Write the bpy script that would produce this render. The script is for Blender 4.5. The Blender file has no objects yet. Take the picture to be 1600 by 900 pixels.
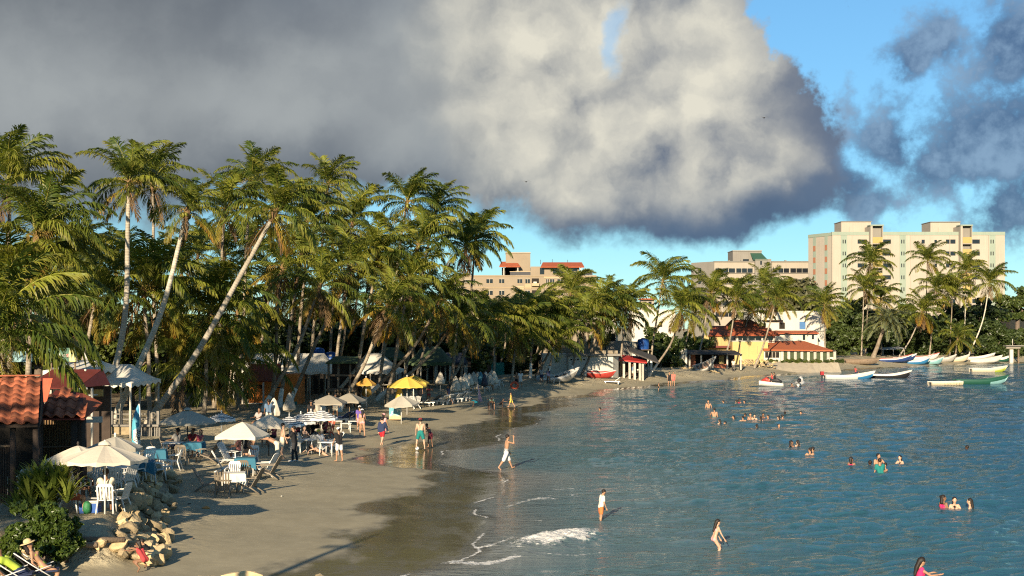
import bpy, bmesh, math, random
import numpy as np
from mathutils import Vector, Matrix, noise as mnoise
random.seed(7); np.random.seed(7)
SC = bpy.context.scene
COL = SC.collection
R = math.radians
F = 2133.0; H0 = 6.85; HY = 510.0      # focal length in photo pixels, eye height, horizon row

# ------------------------------------------------------------------ camera, sky, sun, exposure
cam_d = bpy.data.cameras.new('camera'); cam = bpy.data.objects.new('camera', cam_d); COL.objects.link(cam)
cam.location = (0, 0, H0); cam.rotation_euler = (R(90), 0, 0)
cam_d.sensor_width = 36; cam_d.lens = 36 * F / 1600; cam_d.shift_y = 60 / 1600
cam_d.clip_start = 0.5; cam_d.clip_end = 5000
SC.camera = cam
SUN_EL, SUN_AZ = R(17.5), R(15)          # the sun stands behind the camera, a little to its left
sd = bpy.data.lights.new('sun', 'SUN'); sun = bpy.data.objects.new('sun', sd); COL.objects.link(sun)
sd.energy = 5.0; sd.angle = R(0.53); sd.color = (1.0, 0.83, 0.60)
to_sun = Vector((-math.sin(SUN_AZ) * math.cos(SUN_EL), -math.cos(SUN_AZ) * math.cos(SUN_EL), math.sin(SUN_EL)))
sun.rotation_euler = to_sun.to_track_quat('Z', 'Y').to_euler()
sun.location = to_sun * 60
SC.view_settings.view_transform = 'Standard'; SC.view_settings.look = 'None'
SC.view_settings.exposure = 1.05; SC.view_settings.gamma = 1; SC.view_settings.use_curve_mapping = False
SC.render.engine = 'CYCLES'
SC.cycles.max_bounces = 6; SC.cycles.diffuse_bounces = 3; SC.cycles.glossy_bounces = 3
SC.cycles.transmission_bounces = 3; SC.cycles.transparent_max_bounces = 8
SC.cycles.caustics_reflective = False; SC.cycles.caustics_refractive = False
SC.cycles.sample_clamp_indirect = 4; SC.cycles.use_denoising = False; SC.cycles.filter_width = 1.15; SC.cycles.use_adaptive_sampling = True; SC.cycles.adaptive_threshold = .008

def lin(r, g, b):
    f = lambda c: (c / 255 / 12.92) if c / 255 <= .04045 else ((c / 255 + .055) / 1.055) ** 2.4
    return (f(r), f(g), f(b))

class NT:
    """small node-tree writer"""
    def __init__(s, tree): s.t = tree; s.t.nodes.clear()
    def n(s, typ, ins=None, **props):
        nd = s.t.nodes.new(typ)
        for k, v in props.items(): setattr(nd, k, v)
        for k, v in (ins or {}).items():
            s.set(nd.inputs[k], v)
        return nd
    def set(s, sock, v):
        if hasattr(v, 'is_linked'): s.t.links.new(v, sock)
        elif isinstance(v, tuple) and len(v) == 3 and sock.type == 'RGBA': sock.default_value = (*v, 1)
        else: sock.default_value = v
    def m(s, op, a, b=0.0, c=0.0, clamp=False):
        nd = s.n('ShaderNodeMath', {0: a, 1: b, 2: c}, operation=op, use_clamp=clamp); return nd.outputs[0]
    def v(s, op, a, b=(0, 0, 0)):
        nd = s.n('ShaderNodeVectorMath', {0: a, 1: b}, operation=op)
        return nd.outputs['Value'] if op in ('LENGTH', 'DISTANCE', 'DOT_PRODUCT') else nd.outputs[0]
    def scale(s, a, k):
        nd = s.n('ShaderNodeVectorMath', {0: a, 'Scale': k}, operation='SCALE'); return nd.outputs[0]
    def noise(s, vec, scale, detail=4, rough=.55, color=False, dist=0.0, lac=2.0):
        nd = s.n('ShaderNodeTexNoise', {'Scale': scale, 'Detail': detail, 'Roughness': rough, 'Distortion': dist, 'Lacunarity': lac})
        if vec is not None: s.set(nd.inputs['Vector'], vec)
        return nd.outputs['Color' if color else 'Fac']
    def step(s, x, a, b, lo=0.0, hi=1.0, smooth=True):
        nd = s.n('ShaderNodeMapRange', {'Value': x, 'From Min': a, 'From Max': b, 'To Min': lo, 'To Max': hi})
        nd.interpolation_type = 'SMOOTHSTEP' if smooth else 'LINEAR'; return nd.outputs[0]
    def mix(s, f, a, b, blend='MIX'):
        nd = s.n('ShaderNodeMix', data_type='RGBA', blend_type=blend)
        s.set(nd.inputs[0], f); s.set(nd.inputs[6], a); s.set(nd.inputs[7], b); return nd.outputs[2]

def make_world():
    w = bpy.data.worlds.new('World'); SC.world = w; w.use_nodes = True
    t = NT(w.node_tree)
    out = t.n('ShaderNodeOutputWorld')
    D = t.n('ShaderNodeTexCoord').outputs['Generated']
    sep = t.n('ShaderNodeSeparateXYZ', {0: D})
    az = t.m('ARCTAN2', sep.outputs[0], sep.outputs[1]); el = t.m('ARCSINE', sep.outputs[2])
    P0 = t.n('ShaderNodeCombineXYZ', {0: az, 1: el}).outputs[0]
    P0 = t.scale(P0, F / 100)                                   # about one unit for 100 photo pixels of angle
    def ang(px, py):
        a = math.atan((px - 800) / F); e = math.atan((HY - py) / F * math.cos(a)); return a * F / 100, e * F / 100
    w1 = t.noise(D, 5, 3, .5, True); w2 = t.noise(D, 17, 5, .6, True)
    warp = t.v('ADD', t.scale(t.v('SUBTRACT', w1, (.5, .5, .5)), 2.0), t.scale(t.v('SUBTRACT', w2, (.5, .5, .5)), 1.1))
    P = t.v('ADD', P0, warp)
    def blobs(lst, vec, k=.35):
        acc = None
        for px, py, rx, ry in lst:
            a, e = ang(px, py)
            q = t.v('MULTIPLY', t.v('SUBTRACT', vec, (a, e, 0)), (100 / rx, 100 / ry, 0))
            b = t.m('SUBTRACT', 1.0, t.v('LENGTH', q))
            acc = b if acc is None else t.m('SMOOTH_MAX', acc, b, k)
        return acc
    n_lo = t.noise(D, 9, 4, .5); n_mid = t.noise(D, 24, 6, .6); n_hi = t.noise(D, 60, 6, .62)
    c = lambda x: t.m('SUBTRACT', x, .5)
    # the big cumulus deck
    main = blobs([(-900, 60, 1150, 330), (150, 60, 900, 268), (520, 120, 460, 222), (800, 120, 380, 218), (965, 232, 250, 150), (1105, 285, 218, 100),
                  (1055, 70, 140, 160), (1165, 190, 130, 130), (1200, 270, 110, 95), (870, -300, 700, 260)], P, .25)
    main = t.m('ADD', main, t.m('ADD', t.m('MULTIPLY', c(n_mid), .55), t.m('MULTIPLY', c(n_hi), .3)))
    hole = blobs([(972, 66, 20, 46), (165, 318, 60, 34)], P)
    a_main = t.m('MULTIPLY', t.step(t.m('DIVIDE', t.m('ADD', main, .05), t.step(t.n('ShaderNodeSeparateXYZ', {0: P0}).outputs[1], 3.6, 1.6, .13, .40)), 0.0, 1.0), t.step(t.m('ADD', hole, t.m('MULTIPLY', c(n_hi), .8)), -.15, .75, 1.0, .5))
    # torn dark clouds on the right, going on out of frame and overhead
    right = blobs([(1560, 215, 210, 150), (1470, 240, 130, 100), (1390, 190, 130, 105), (1335, 290, 90, 60), (1590, 60, 125, 120), (1300, 250, 90, 90), (1425, 60, 70, 60), (1580, 330, 150, 90),
                   (1800, 200, 330, 260), (2300, 150, 500, 260), (2900, 0, 500, 200), (-2600, 0, 900, 240)], P, .3)
    gen = t.m('MULTIPLY', c(t.noise(D, 3.2, 5, .55)), 2.4)
    up = t.step(el, .20, .45)
    gen = t.m('SUBTRACT', t.m('MULTIPLY', t.m('ADD', gen, .25), up), t.m('SUBTRACT', 1.0, up))
    right = t.m('MAXIMUM', right, gen)
    right = t.m('ADD', right, t.m('ADD', t.m('ADD', t.m('MULTIPLY', c(n_mid), 1.6), t.m('MULTIPLY', c(n_hi), 1.1)), t.m('MULTIPLY', c(n_lo), .7)))
    a_right = t.m('MULTIPLY', t.step(right, .06, .68), .90)
    # thin wisps low over the houses
    # shading of the deck: bright billows where the sun strikes, slate base
    lit = blobs([(800, 40, 150, 170), (850, 170, 130, 150), (880, 270, 130, 100), (1050, 50, 160, 160), (1110, 140, 150, 140), (1010, 250, 170, 110), (1100, 235, 130, 90), (1180, 225, 80, 60), (945, 120, 120, 120)], P, .3)
    def billow(vec):
        a_ = t.n('ShaderNodeTexVoronoi', {'Vector': vec, 'Scale': 15.0, 'Smoothness': .8}, feature='SMOOTH_F1').outputs['Distance']
        b_ = t.n('ShaderNodeTexVoronoi', {'Vector': vec, 'Scale': 36.0, 'Smoothness': .7}, feature='SMOOTH_F1').outputs['Distance']
        return t.m('ADD', t.m('MULTIPLY', t.m('ADD', a_, t.m('MULTIPLY', b_, .42)), -1.0), t.m('MULTIPLY', t.noise(vec, 40, 6, .62), .45))
    wq = t.v('ADD', D, t.scale(t.v('SUBTRACT', w2, (.5, .5, .5)), .05))
    relief = t.m('SUBTRACT', billow(wq), billow(t.v('ADD', wq, (-.013, 0, .017))))
    L = t.m('MULTIPLY', t.step(t.m('ADD', lit, t.m('MULTIPLY', c(n_lo), .8)), -.25, .55), t.m('ADD', .64, t.m('MULTIPLY', relief, 1.15)), clamp=True)
    soft = blobs([(60, 130, 420, 130), (420, 165, 330, 90), (650, 130, 150, 150), (760, 260, 170, 90), (640, 215, 150, 120)], P)
    S = t.step(t.m('ADD', soft, t.m('MULTIPLY', c(n_lo), .9)), -.5, 1.0)
    py_ = t.n('ShaderNodeSeparateXYZ', {0: P}).outputs[1]
    base = t.step(py_, 3.3, 1.2)                                  # 0 high up, 1 at the cloud base
    px_ = t.n('ShaderNodeSeparateXYZ', {0: P}).outputs[0]
    dark = t.mix(t.step(px_, -6.0, 4.5), lin(112, 119, 127), lin(104, 118, 140))
    grey = t.mix(S, dark, lin(157, 163, 166))
    under = t.mix(t.step(px_, -3.0, 3.0), lin(108, 119, 130), lin(82, 107, 136))
    grey = t.mix(t.m('MULTIPLY', base, .95), grey, under); grey = t.mix(1.0, grey, t.mix(t.step(relief, -.35, .35), (.92, .925, .935), (1.08, 1.075, 1.06)), 'MULTIPLY')
    cloud = t.mix(t.m('MULTIPLY', L, t.step(base, 1.0, .2)), grey, lin(228, 224, 208))
    rc = t.mix(t.step(t.m('ADD', n_mid, t.m('MULTIPLY', c(n_hi), .6)), .35, .72), lin(74, 98, 134), lin(134, 160, 188))
    sky = t.n('ShaderNodeTexSky', sky_type='NISHITA', sun_disc=False, sun_elevation=SUN_EL, sun_rotation=math.pi + SUN_AZ, altitude=2500, air_density=1.0, dust_density=.1, ozone_density=3.5)
    tint = t.mix(1.0, sky.outputs[0], (0.96, 1.22, 1.12), 'MULTIPLY')
    haze_k = t.step(el, -.02, .30, .66, 1.0)
    tint = t.scale(tint, haze_k)
    bg_sky = t.n('ShaderNodeBackground', {0: tint, 1: SKY_K})
    EX = 2 ** -SC.view_settings.exposure
    bg_main = t.n('ShaderNodeBackground', {0: cloud, 1: EX}); bg_r = t.n('ShaderNodeBackground', {0: rc, 1: EX})
    m1 = t.n('ShaderNodeMixShader', {0: a_right, 1: bg_sky.outputs[0], 2: bg_r.outputs[0]})
    m2 = t.n('ShaderNodeMixShader', {0: a_main, 1: m1.outputs[0], 2: bg_main.outputs[0]})
    t.t.links.new(m2.outputs[0], out.inputs[0])
    w.cycles.sampling_method = 'MANUAL'; w.cycles.sample_map_resolution = 512
SKY_K = 0.064
make_world()

# ------------------------------------------------------------------ helpers
def thing(name, label, cat, loc=(0, 0, 0), rz=0.0, group=None):
    o = bpy.data.objects.new(name, None); COL.objects.link(o)
    o.location = loc; o.rotation_euler = (0, 0, rz); o.empty_display_size = .2
    o['label'] = label; o['category'] = cat
    if group: o['group'] = group
    return o
def tag(o, label, cat, group=None):
    o['label'] = label; o['category'] = cat
    if group: o['group'] = group
    return o
def copy_tree(o, parent=None):
    c = o.copy(); COL.objects.link(c); c.parent = parent
    for ch in o.children: copy_tree(ch, c)
    return c
def dup(o, loc, rz=0.0, label=None, group=None, sc=None):
    c = copy_tree(o); c.location = loc; c.rotation_euler = (0, 0, rz)
    if label: c['label'] = label
    if group: c['group'] = group
    if sc: c.scale = (sc, sc, sc)
    return c
def link(name, me, parent=None, mat=None):
    o = bpy.data.objects.new(name, me); COL.objects.link(o)
    if parent is not None: o.parent = parent
    if mat is not None:
        me.materials.clear()
        for mm in (mat if isinstance(mat, (list, tuple)) else [mat]): me.materials.append(mm)
    return o

class MB:
    """collects shapes, build() links them as one mesh object"""
    def __init__(s): s.v = []; s.f = []; s.m = []; s.sm = []
    def add(s, vs, fs, m=0, smooth=False):
        k = len(s.v); s.v += [tuple(p) for p in vs]
        for f in fs: s.f.append([i + k for i in f]); s.m.append(m); s.sm.append(smooth)
        return s
    def box(s, x0, x1, y0, y1, z0, z1, m=0):
        vs = [(x, y, z) for z in (z0, z1) for y in (y0, y1) for x in (x0, x1)]
        return s.add(vs, [(0, 2, 3, 1), (4, 5, 7, 6), (0, 1, 5, 4), (2, 6, 7, 3), (0, 4, 6, 2), (1, 3, 7, 5)], m)
    def obox(s, c, size, M=None, m=0):
        k = MB().box(-size[0] / 2, size[0] / 2, -size[1] / 2, size[1] / 2, -size[2] / 2, size[2] / 2)
        M = M or Matrix.Identity(3)
        return s.add([Vector(c) + M @ Vector(p) for p in k.v], k.f, m)
    def tube(s, pts, rad, n=8, m=0, cap=True, smooth=True):
        pts = [Vector(p) for p in pts]; N = len(pts)
        rad = rad if isinstance(rad, (list, tuple)) else [rad] * N
        vs = []; ref = None
        for i, p in enumerate(pts):
            d = (pts[min(i + 1, N - 1)] - pts[max(i - 1, 0)]).normalized()
            if ref is None: ref = Vector((1, 0, 0)) if abs(d.x) < .8 else Vector((0, 1, 0))
            a = (ref - d * ref.dot(d)).normalized(); b = d.cross(a); ref = a
            for k in range(n):
                t = 2 * math.pi * k / n; vs.append(p + (a * math.cos(t) + b * math.sin(t)) * rad[i])
        fs = [(i * n + k, i * n + (k + 1) % n, (i + 1) * n + (k + 1) % n, (i + 1) * n + k) for i in range(N - 1) for k in range(n)]
        if cap: fs += [tuple(range(n - 1, -1, -1)), tuple(range((N - 1) * n, N * n))]
        return s.add(vs, fs, m, smooth)
    def lathe(s, prof, n=16, c=(0, 0, 0), m=0, smooth=True, cap=True):
        vs = [(c[0] + r * math.cos(2 * math.pi * k / n), c[1] + r * math.sin(2 * math.pi * k / n), c[2] + z) for r, z in prof for k in range(n)]
        N = len(prof)
        fs = [(i * n + k, i * n + (k + 1) % n, (i + 1) * n + (k + 1) % n, (i + 1) * n + k) for i in range(N - 1) for k in range(n)]
        if cap: fs += [tuple(range(n - 1, -1, -1)), tuple(range((N - 1) * n, N * n))]
        return s.add(vs, fs, m, smooth)
    def ell(s, c, r, n=10, k=7, m=0, M=None):
        r = r if isinstance(r, (tuple, list)) else (r, r, r)
        vs = []; M = M or Matrix.Identity(3)
        for i in range(1, k):
            th = math.pi * i / k
            for j in range(n):
                ph = 2 * math.pi * j / n
                vs.append(Vector(c) + M @ Vector((r[0] * math.sin(th) * math.cos(ph), r[1] * math.sin(th) * math.sin(ph), r[2] * math.cos(th))))
        vs += [Vector(c) + M @ Vector((0, 0, r[2])), Vector(c) - M @ Vector((0, 0, r[2]))]
        T, B = len(vs) - 2, len(vs) - 1
        fs = [(i * n + j, (i + 1) * n + j, (i + 1) * n + (j + 1) % n, i * n + (j + 1) % n) for i in range(k - 2) for j in range(n)]
        fs += [(T, j, (j + 1) % n) for j in range(n)] + [(B, (k - 2) * n + (j + 1) % n, (k - 2) * n + j) for j in range(n)]
        return s.add(vs, fs, m, True)
    def cone(s, p, q, r0, r1, n=9, m=0):
        """capsule with two radii"""
        p = Vector(p); q = Vector(q); d = q - p
        if d.length < 1e-6: return s.ell(p, r0, n, 6, m)
        u = d.normalized(); pts = []; rs = []
        for t in (-.98, -.75, -.4): pts.append(p + u * r0 * t); rs.append(r0 * math.sqrt(1 - t * t))
        pts += [p, q]; rs += [r0, r1]
        for t in (.4, .75, .98): pts.append(q + u * r1 * t); rs.append(r1 * math.sqrt(1 - t * t))
        return s.tube(pts, rs, n, m)
    def prism(s, poly, z0, z1, m=0):
        """extrude an xy outline between two heights"""
        n = len(poly); vs = [(x, y, z0) for x, y in poly] + [(x, y, z1) for x, y in poly]
        return s.add(vs, [tuple(range(n - 1, -1, -1)), tuple(range(n, 2 * n))] + [(i, (i + 1) % n, n + (i + 1) % n, n + i) for i in range(n)], m)
    def slab(s, quad, th, m=0):
        """thick sheet from four points, thickness along its normal"""
        q = [Vector(p) for p in quad]; nn = (q[1] - q[0]).cross(q[-1] - q[0]).normalized() * th
        k = len(q); vs = q + [p - nn for p in q]
        return s.add(vs, [tuple(range(k)), tuple(range(2 * k - 1, k - 1, -1))] + [(i, k + i, k + (i + 1) % k, (i + 1) % k) for i in range(k)], m)
    def mesh(s, name):
        me = bpy.data.meshes.new(name); me.from_pydata(s.v, [], s.f)
        if any(s.m): me.polygons.foreach_set('material_index', s.m)
        me.polygons.foreach_set('use_smooth', s.sm); me.update(); return me
    def build(s, name, mat, parent=None, loc=None, rz=None):
        o = link(name, s.mesh(name), parent, mat)
        if any(s.m): o.data.polygons.foreach_set('material_index', s.m)
        if loc is not None: o.location = loc
        if rz is not None: o.rotation_euler = (0, 0, rz)
        return o

_M = {}
def mat(name, col, rough=.7, var=.12, scale=2.0, bump=0.0, bscale=20.0, spec=.3, metal=0.0, rnd=.0, streak=0.0, dirt=None, trans=0.0, coat=0.0):
    """plain procedural surface: mottled colour, optional rain streaks, fine relief, change from object to object"""
    if name in _M: return _M[name]
    m = bpy.data.materials.new(name); m.use_nodes = True; t = NT(m.node_tree)
    out = t.n('ShaderNodeOutputMaterial'); p = t.n('ShaderNodeBsdfPrincipled', {'Roughness': rough, 'Metallic': metal, 'Specular IOR Level': spec, 'Coat Weight': coat})
    co = t.n('ShaderNodeTexCoord').outputs['Object']; oi = t.n('ShaderNodeObjectInfo').outputs['Random']
    vec = t.v('ADD', co, t.scale(t.n('ShaderNodeCombineXYZ', {0: oi, 1: oi, 2: oi}).outputs[0], 37.0))
    n1 = t.noise(vec, scale, 5, .6)
    k = t.step(n1, .25, .75, 1 - var, 1 + var, False)
    if rnd: k = t.m('MULTIPLY', k, t.step(oi, 0, 1, 1 - rnd, 1 + rnd, False))
    c = t.n('ShaderNodeVectorMath', {0: col, 'Scale': k}, operation='SCALE').outputs[0]
    if streak:
        sv = t.v('MULTIPLY', vec, (3.0, 3.0, .12)); sn = t.noise(sv, 1.3, 5, .7)
        c = t.mix(t.m('MULTIPLY', t.step(sn, .48, .72), streak), c, dirt or tuple(x * .35 for x in col))
    elif dirt:
        c = t.mix(t.step(t.noise(vec, scale * .6, 6, .65), .5, .75, 0, .6), c, dirt)
    t.set(p.inputs['Base Color'], c)
    if bump:
        b = t.n('ShaderNodeBump', {'Height': t.noise(vec, bscale, 4, .6), 'Strength': bump, 'Distance': .05}); t.set(p.inputs['Normal'], b.outputs[0])
    sh = p.outputs[0]
    if trans:
        tr = t.n('ShaderNodeBsdfTranslucent', {0: c}); sh = t.n('ShaderNodeMixShader', {0: trans, 1: sh, 2: tr.outputs[0]}).outputs[0]
    t.t.links.new(sh, out.inputs[0]); _M[name] = m; return m

# ------------------------------------------------------------------ the lie of the land
YS = [0, 20, 32, 39, 45, 51, 58, 64, 70, 75, 81, 93, 104, 114, 122, 130, 143, 157, 172, 187, 209, 225, 243, 256, 270, 290]
XS = [-6, -4.5, -3.4, -2.6, -1.4, -.6, -1.0, -1.6, -3.0, -3.6, -1.6, .9, 1.5, 3.6, 5.0, 6.6, 10.5, 17, 26.6, 35, 49, 63, 80, 96, 125, 420]
DZ = [(-400, -6), (-60, -4), (-25, -2.5), (-9, -1.0), (-3, -.2), (0, 0), (3, .085), (5.5, .16), (8, .28), (12, .62), (18, 1.0), (40, 1.3), (150, 1.6), (2000, 3)]
def fbm(x, y, oct=4, seed=0):
    """cheap smooth value noise for arrays"""
    x = np.asarray(x, float); y = np.asarray(y, float); tot = np.zeros(np.broadcast(x, y).shape); amp = .5
    for o in range(oct):
        xi = np.floor(x); yi = np.floor(y); fx = x - xi; fy = y - yi
        fx = fx * fx * (3 - 2 * fx); fy = fy * fy * (3 - 2 * fy)
        h = lambda a, b: np.modf(np.abs(np.sin(a * 127.1 + b * 311.7 + seed * 17.3) * 43758.5453))[0]
        tot += amp * ((h(xi, yi) * (1 - fx) + h(xi + 1, yi) * fx) * (1 - fy) + (h(xi, yi + 1) * (1 - fx) + h(xi + 1, yi + 1) * fx) * fy)
        x = x * 2.03 + 5.1; y = y * 2.03 + 1.7; amp *= .5
    return tot / (1 - .5 ** oct)
def sst(x, a, b):
    t = np.clip((x - a) / (b - a), 0, 1); return t * t * (3 - 2 * t)
def shore_d(x, y):
    xs = np.interp(y, YS, XS); sl = (np.interp(y + 2, YS, XS) - np.interp(y - 2, YS, XS)) / 4
    lobes = .8 * np.sin(y * .33 + .4) + .3 * np.sin(y * .8 + 1.0)
    d = (xs + lobes * sst(y, 20, 40) - x) / np.sqrt(1 + sl * sl)
    return (d + (fbm(x * .35, y * .35, 3, 3) - .5) * 1.3) * (1 + 1.5 * sst(y, 105, 150))
def terr(x, y):
    x = np.asarray(x, float); y = np.asarray(y, float)
    d = shore_d(x, y)
    z = np.interp(d, [a for a, b in DZ], [b for a, b in DZ])
    e = -11.15 - (y - 40) * .19                                   # edge of the walled terrace
    tm = sst(e - x, -.35, .9) * sst(y, 36.8, 38.6) * (1 - sst(y, 54, 60))
    z = z + tm * np.clip(1.28 - z, 0, 2)
    dry = sst(z, .25, .8)
    z = z + (fbm(x * .55, y * .4, 4, 1) - .5) * .20 * dry + (fbm(x * 2.3, y * 2.3, 3, 2) - .5) * .05 * dry
    return z
def TZ(x, y): return float(terr(x, y))
def at(px, py, Y): return Vector(((px - 800) / F * Y, Y, H0 - (py - HY) / F * Y))
def G(px, py, lift=0.0):
    """where the sight line through a photo pixel meets the ground (or the water)"""
    a, b = 10.0, 900.0; ys = np.geomspace(a, b, 500); p = (px - 800) / F
    f = H0 - (py - HY) / F * ys - np.maximum(terr(p * ys, ys), 0) - lift
    i = int(np.argmax(f < 0)) if (f < 0).any() else len(ys) - 1
    y0, y1 = ys[max(i - 1, 0)], ys[i]
    for _ in range(18):
        ym = (y0 + y1) / 2
        if H0 - (py - HY) / F * ym - max(TZ(p * ym, ym), 0) - lift > 0: y0 = ym
        else: y1 = ym
    return Vector((p * y0, y0, max(TZ(p * y0, y0), 0) + lift))

def grid_mesh(name, X, Y, Z, mat_, attrs=None):
    r, c = X.shape; me = bpy.data.meshes.new(name)
    vs = np.stack([X, Y, Z], -1).reshape(-1, 3)
    i = np.arange(r * c).reshape(r, c)
    q = np.stack([i[:-1, :-1], i[:-1, 1:], i[1:, 1:], i[1:, :-1]], -1).reshape(-1, 4)
    me.vertices.add(len(vs)); me.vertices.foreach_set('co', vs.ravel())
    me.loops.add(q.size); me.loops.foreach_set('vertex_index', q.ravel().astype(np.int32))
    me.polygons.add(len(q)); me.polygons.foreach_set('loop_start', np.arange(0, q.size, 4, dtype=np.int32))
    me.polygons.foreach_set('use_smooth', np.ones(len(q), bool)); me.update(calc_edges=True)
    for k, a in (attrs or {}).items():
        at_ = me.attributes.new(k, 'FLOAT', 'POINT'); at_.data.foreach_set('value', a.ravel().astype(np.float32))
    return link(name, me, None, mat_)

# ---- sand
def sand_material():
    m = bpy.data.materials.new('sand'); m.use_nodes = True; t = NT(m.node_tree)
    out = t.n('ShaderNodeOutputMaterial'); p = t.n('ShaderNodeBsdfPrincipled')
    pos = t.n('ShaderNodeNewGeometry').outputs['Position']; z = t.n('ShaderNodeSeparateXYZ', {0: pos}).outputs[2]
    flat = t.v('MULTIPLY', pos, (1, .6, 1))
    zn = t.m('ADD', z, t.m('MULTIPLY', t.m('SUBTRACT', t.noise(flat, .35, 4, .6), .5), .16))
    wet = t.step(zn, .125, .09); damp = t.step(zn, .62, .20)
    n = t.noise(pos, .8, 6, .65); sp = t.noise(pos, 9, 4, .7)
    dry = t.mix(t.step(n, .3, .7), (.34, .29, .19), (.45, .39, .265))
    dry = t.mix(t.step(sp, .62, .74, 0, .55), dry, (.14, .115, .08))
    dmp = t.mix(t.step(t.noise(flat, 1.4, 5, .6), .3, .7), (.285, .25, .168), (.335, .295, .20))
    c = t.mix(damp, dry, dmp); c = t.mix(wet, c, (.125, .11, .075))
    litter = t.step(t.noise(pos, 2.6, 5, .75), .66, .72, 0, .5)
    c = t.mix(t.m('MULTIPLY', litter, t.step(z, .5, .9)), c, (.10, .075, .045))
    soil_shade = t.m('MULTIPLY', t.step(t.m('ADD', z, t.m('MULTIPLY', t.m('SUBTRACT', n, .5), .5)), .92, 1.25), t.step(t.n('ShaderNodeSeparateXYZ', {0: pos}).outputs[0], -13.0, -21.0))
    c = t.mix(soil_shade, c, t.mix(t.step(sp, .35, .7), (.075, .055, .035), (.16, .12, .075)))  # dark soil and leaf litter, with the grove's shade painted into the colour
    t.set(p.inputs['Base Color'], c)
    t.set(p.inputs['Roughness'], t.mix(wet, t.mix(damp, (.9, .9, .9), (.62, .62, .62)), t.mix(t.step(t.noise(flat, .9, 4, .6), .4, .62), (.03, .03, .03), (.20, .20, .20))))
    t.set(p.inputs['Specular IOR Level'], t.m('ADD', t.m('MULTIPLY', wet, .45), .1))
    foot = t.n('ShaderNodeTexVoronoi', {'Vector': pos, 'Scale': 2.3}, feature='SMOOTH_F1').outputs['Distance']
    h = t.m('ADD', t.m('MULTIPLY', t.step(foot, .1, .5), .35), t.m('ADD', t.noise(pos, 3.5, 5, .65), t.m('MULTIPLY', t.noise(pos, 30, 3, .6), .12)))
    b = t.n('ShaderNodeBump', {'Height': h, 'Distance': .24}); t.set(b.inputs['Strength'], t.step(zn, .20, .62, 0.03, 1.0))
    rip = t.noise(t.v('MULTIPLY', pos, (1, 3.2, 1)), 2.2, 3, .5)
    b2 = t.n('ShaderNodeBump', {'Height': rip, 'Distance': .02, 'Normal': b.outputs[0], 'Strength': .10}); t.set(p.inputs['Normal'], b2.outputs[0])
    t.t.links.new(p.outputs[0], out.inputs[0]); return m

ys = np.concatenate([np.linspace(-60, 24, 22), np.geomspace(25, 290, 420), np.geomspace(300, 4000, 24)])
xs = np.concatenate([-np.geomspace(3000, 46, 16), np.linspace(-44, 14, 210), np.geomspace(16, 3000, 90)])
X, Y = np.meshgrid(xs, ys)
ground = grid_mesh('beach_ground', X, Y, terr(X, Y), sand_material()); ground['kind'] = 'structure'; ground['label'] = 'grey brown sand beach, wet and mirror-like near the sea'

# ---- sea
def water_material():
    m = bpy.data.materials.new('sea_water'); m.use_nodes = True; t = NT(m.node_tree)
    out = t.n('ShaderNodeOutputMaterial'); p = t.n('ShaderNodeBsdfPrincipled', {'IOR': 1.33, 'Specular IOR Level': .5})
    dep = t.n('ShaderNodeAttribute', attribute_name='depth').outputs['Fac']; foam = t.n('ShaderNodeAttribute', attribute_name='foam').outputs['Fac']
    pos = t.n('ShaderNodeNewGeometry').outputs['Position']
    c = t.mix(t.step(dep, .0, .30), (.20, .195, .17), (.09, .145, .155))
    c = t.mix(t.step(dep, .25, 1.3), c, (.024, .092, .118)); c = t.mix(t.step(dep, 1.2, 3.6), c, (.010, .054, .095))
    big = t.noise(t.v('MULTIPLY', pos, (1, .5, 1)), .07, 4, .6)
    c = t.mix(t.step(big, .35, .7, 0, .45), c, (.014, .070, .085))
    fn = t.noise(t.v('MULTIPLY', pos, (1, 1.0, 1)), 5.0, 6, .72)
    fm = t.step(t.m('ADD', foam, t.m('MULTIPLY', t.m('SUBTRACT', fn, .5), 1.2)), .5, .72)
    c = t.mix(fm, c, (.78, .76, .70))
    t.set(p.inputs['Base Color'], c); t.set(p.inputs['Roughness'], t.step(fm, 0, 1, .06, .7))
    r1 = t.noise(t.v('MULTIPLY', pos, (.62, 1.25, 1)), 3.4, 5, .62, dist=.4); r2 = t.noise(t.v('MULTIPLY', pos, (.6, 1.3, 1)), 1.0, 4, .6)
    calm = t.step(dep, .0, .12, .75, 1.0)
    b1 = t.n('ShaderNodeBump', {'Height': r2, 'Distance': .3, 'Strength': .5}); b = t.n('ShaderNodeBump', {'Height': r1, 'Distance': .13, 'Normal': b1.outputs[0]}); t.set(b.inputs['Strength'], calm)
    b3 = t.n('ShaderNodeBump', {'Height': fn, 'Distance': .15, 'Normal': b.outputs[0]}); t.set(b3.inputs['Strength'], t.m('MULTIPLY', fm, .9))
    t.set(p.inputs['Normal'], b3.outputs[0])
    tr = t.n('ShaderNodeBsdfTransparent')
    a = t.m('MAXIMUM', t.step(dep, .001, .04, .3, 1.0), fm)
    mx = t.n('ShaderNodeMixShader', {0: a, 1: tr.outputs[0], 2: p.outputs[0]})
    t.t.links.new(mx.outputs[0], out.inputs[0]); return m
ys = np.concatenate([np.linspace(8, 31, 20), 1 / np.linspace(1 / 31.5, 1 / 300, 760)])
u = np.linspace(0, 1, 470)
X = np.empty((len(ys), len(u))); Y = np.empty_like(X)
for i, y in enumerate(ys):
    x0 = np.interp(y, YS, XS) - 3.2; x1 = max(y * .40 + 6, x0 + 30); X[i] = x0 + (x1 - x0) * u; Y[i] = y
dep = np.clip(-terr(X, Y), -.05, 8)
rs = np.random.RandomState(3); Z = np.zeros_like(X); amp = sst(dep, -.02, 1.4)
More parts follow.
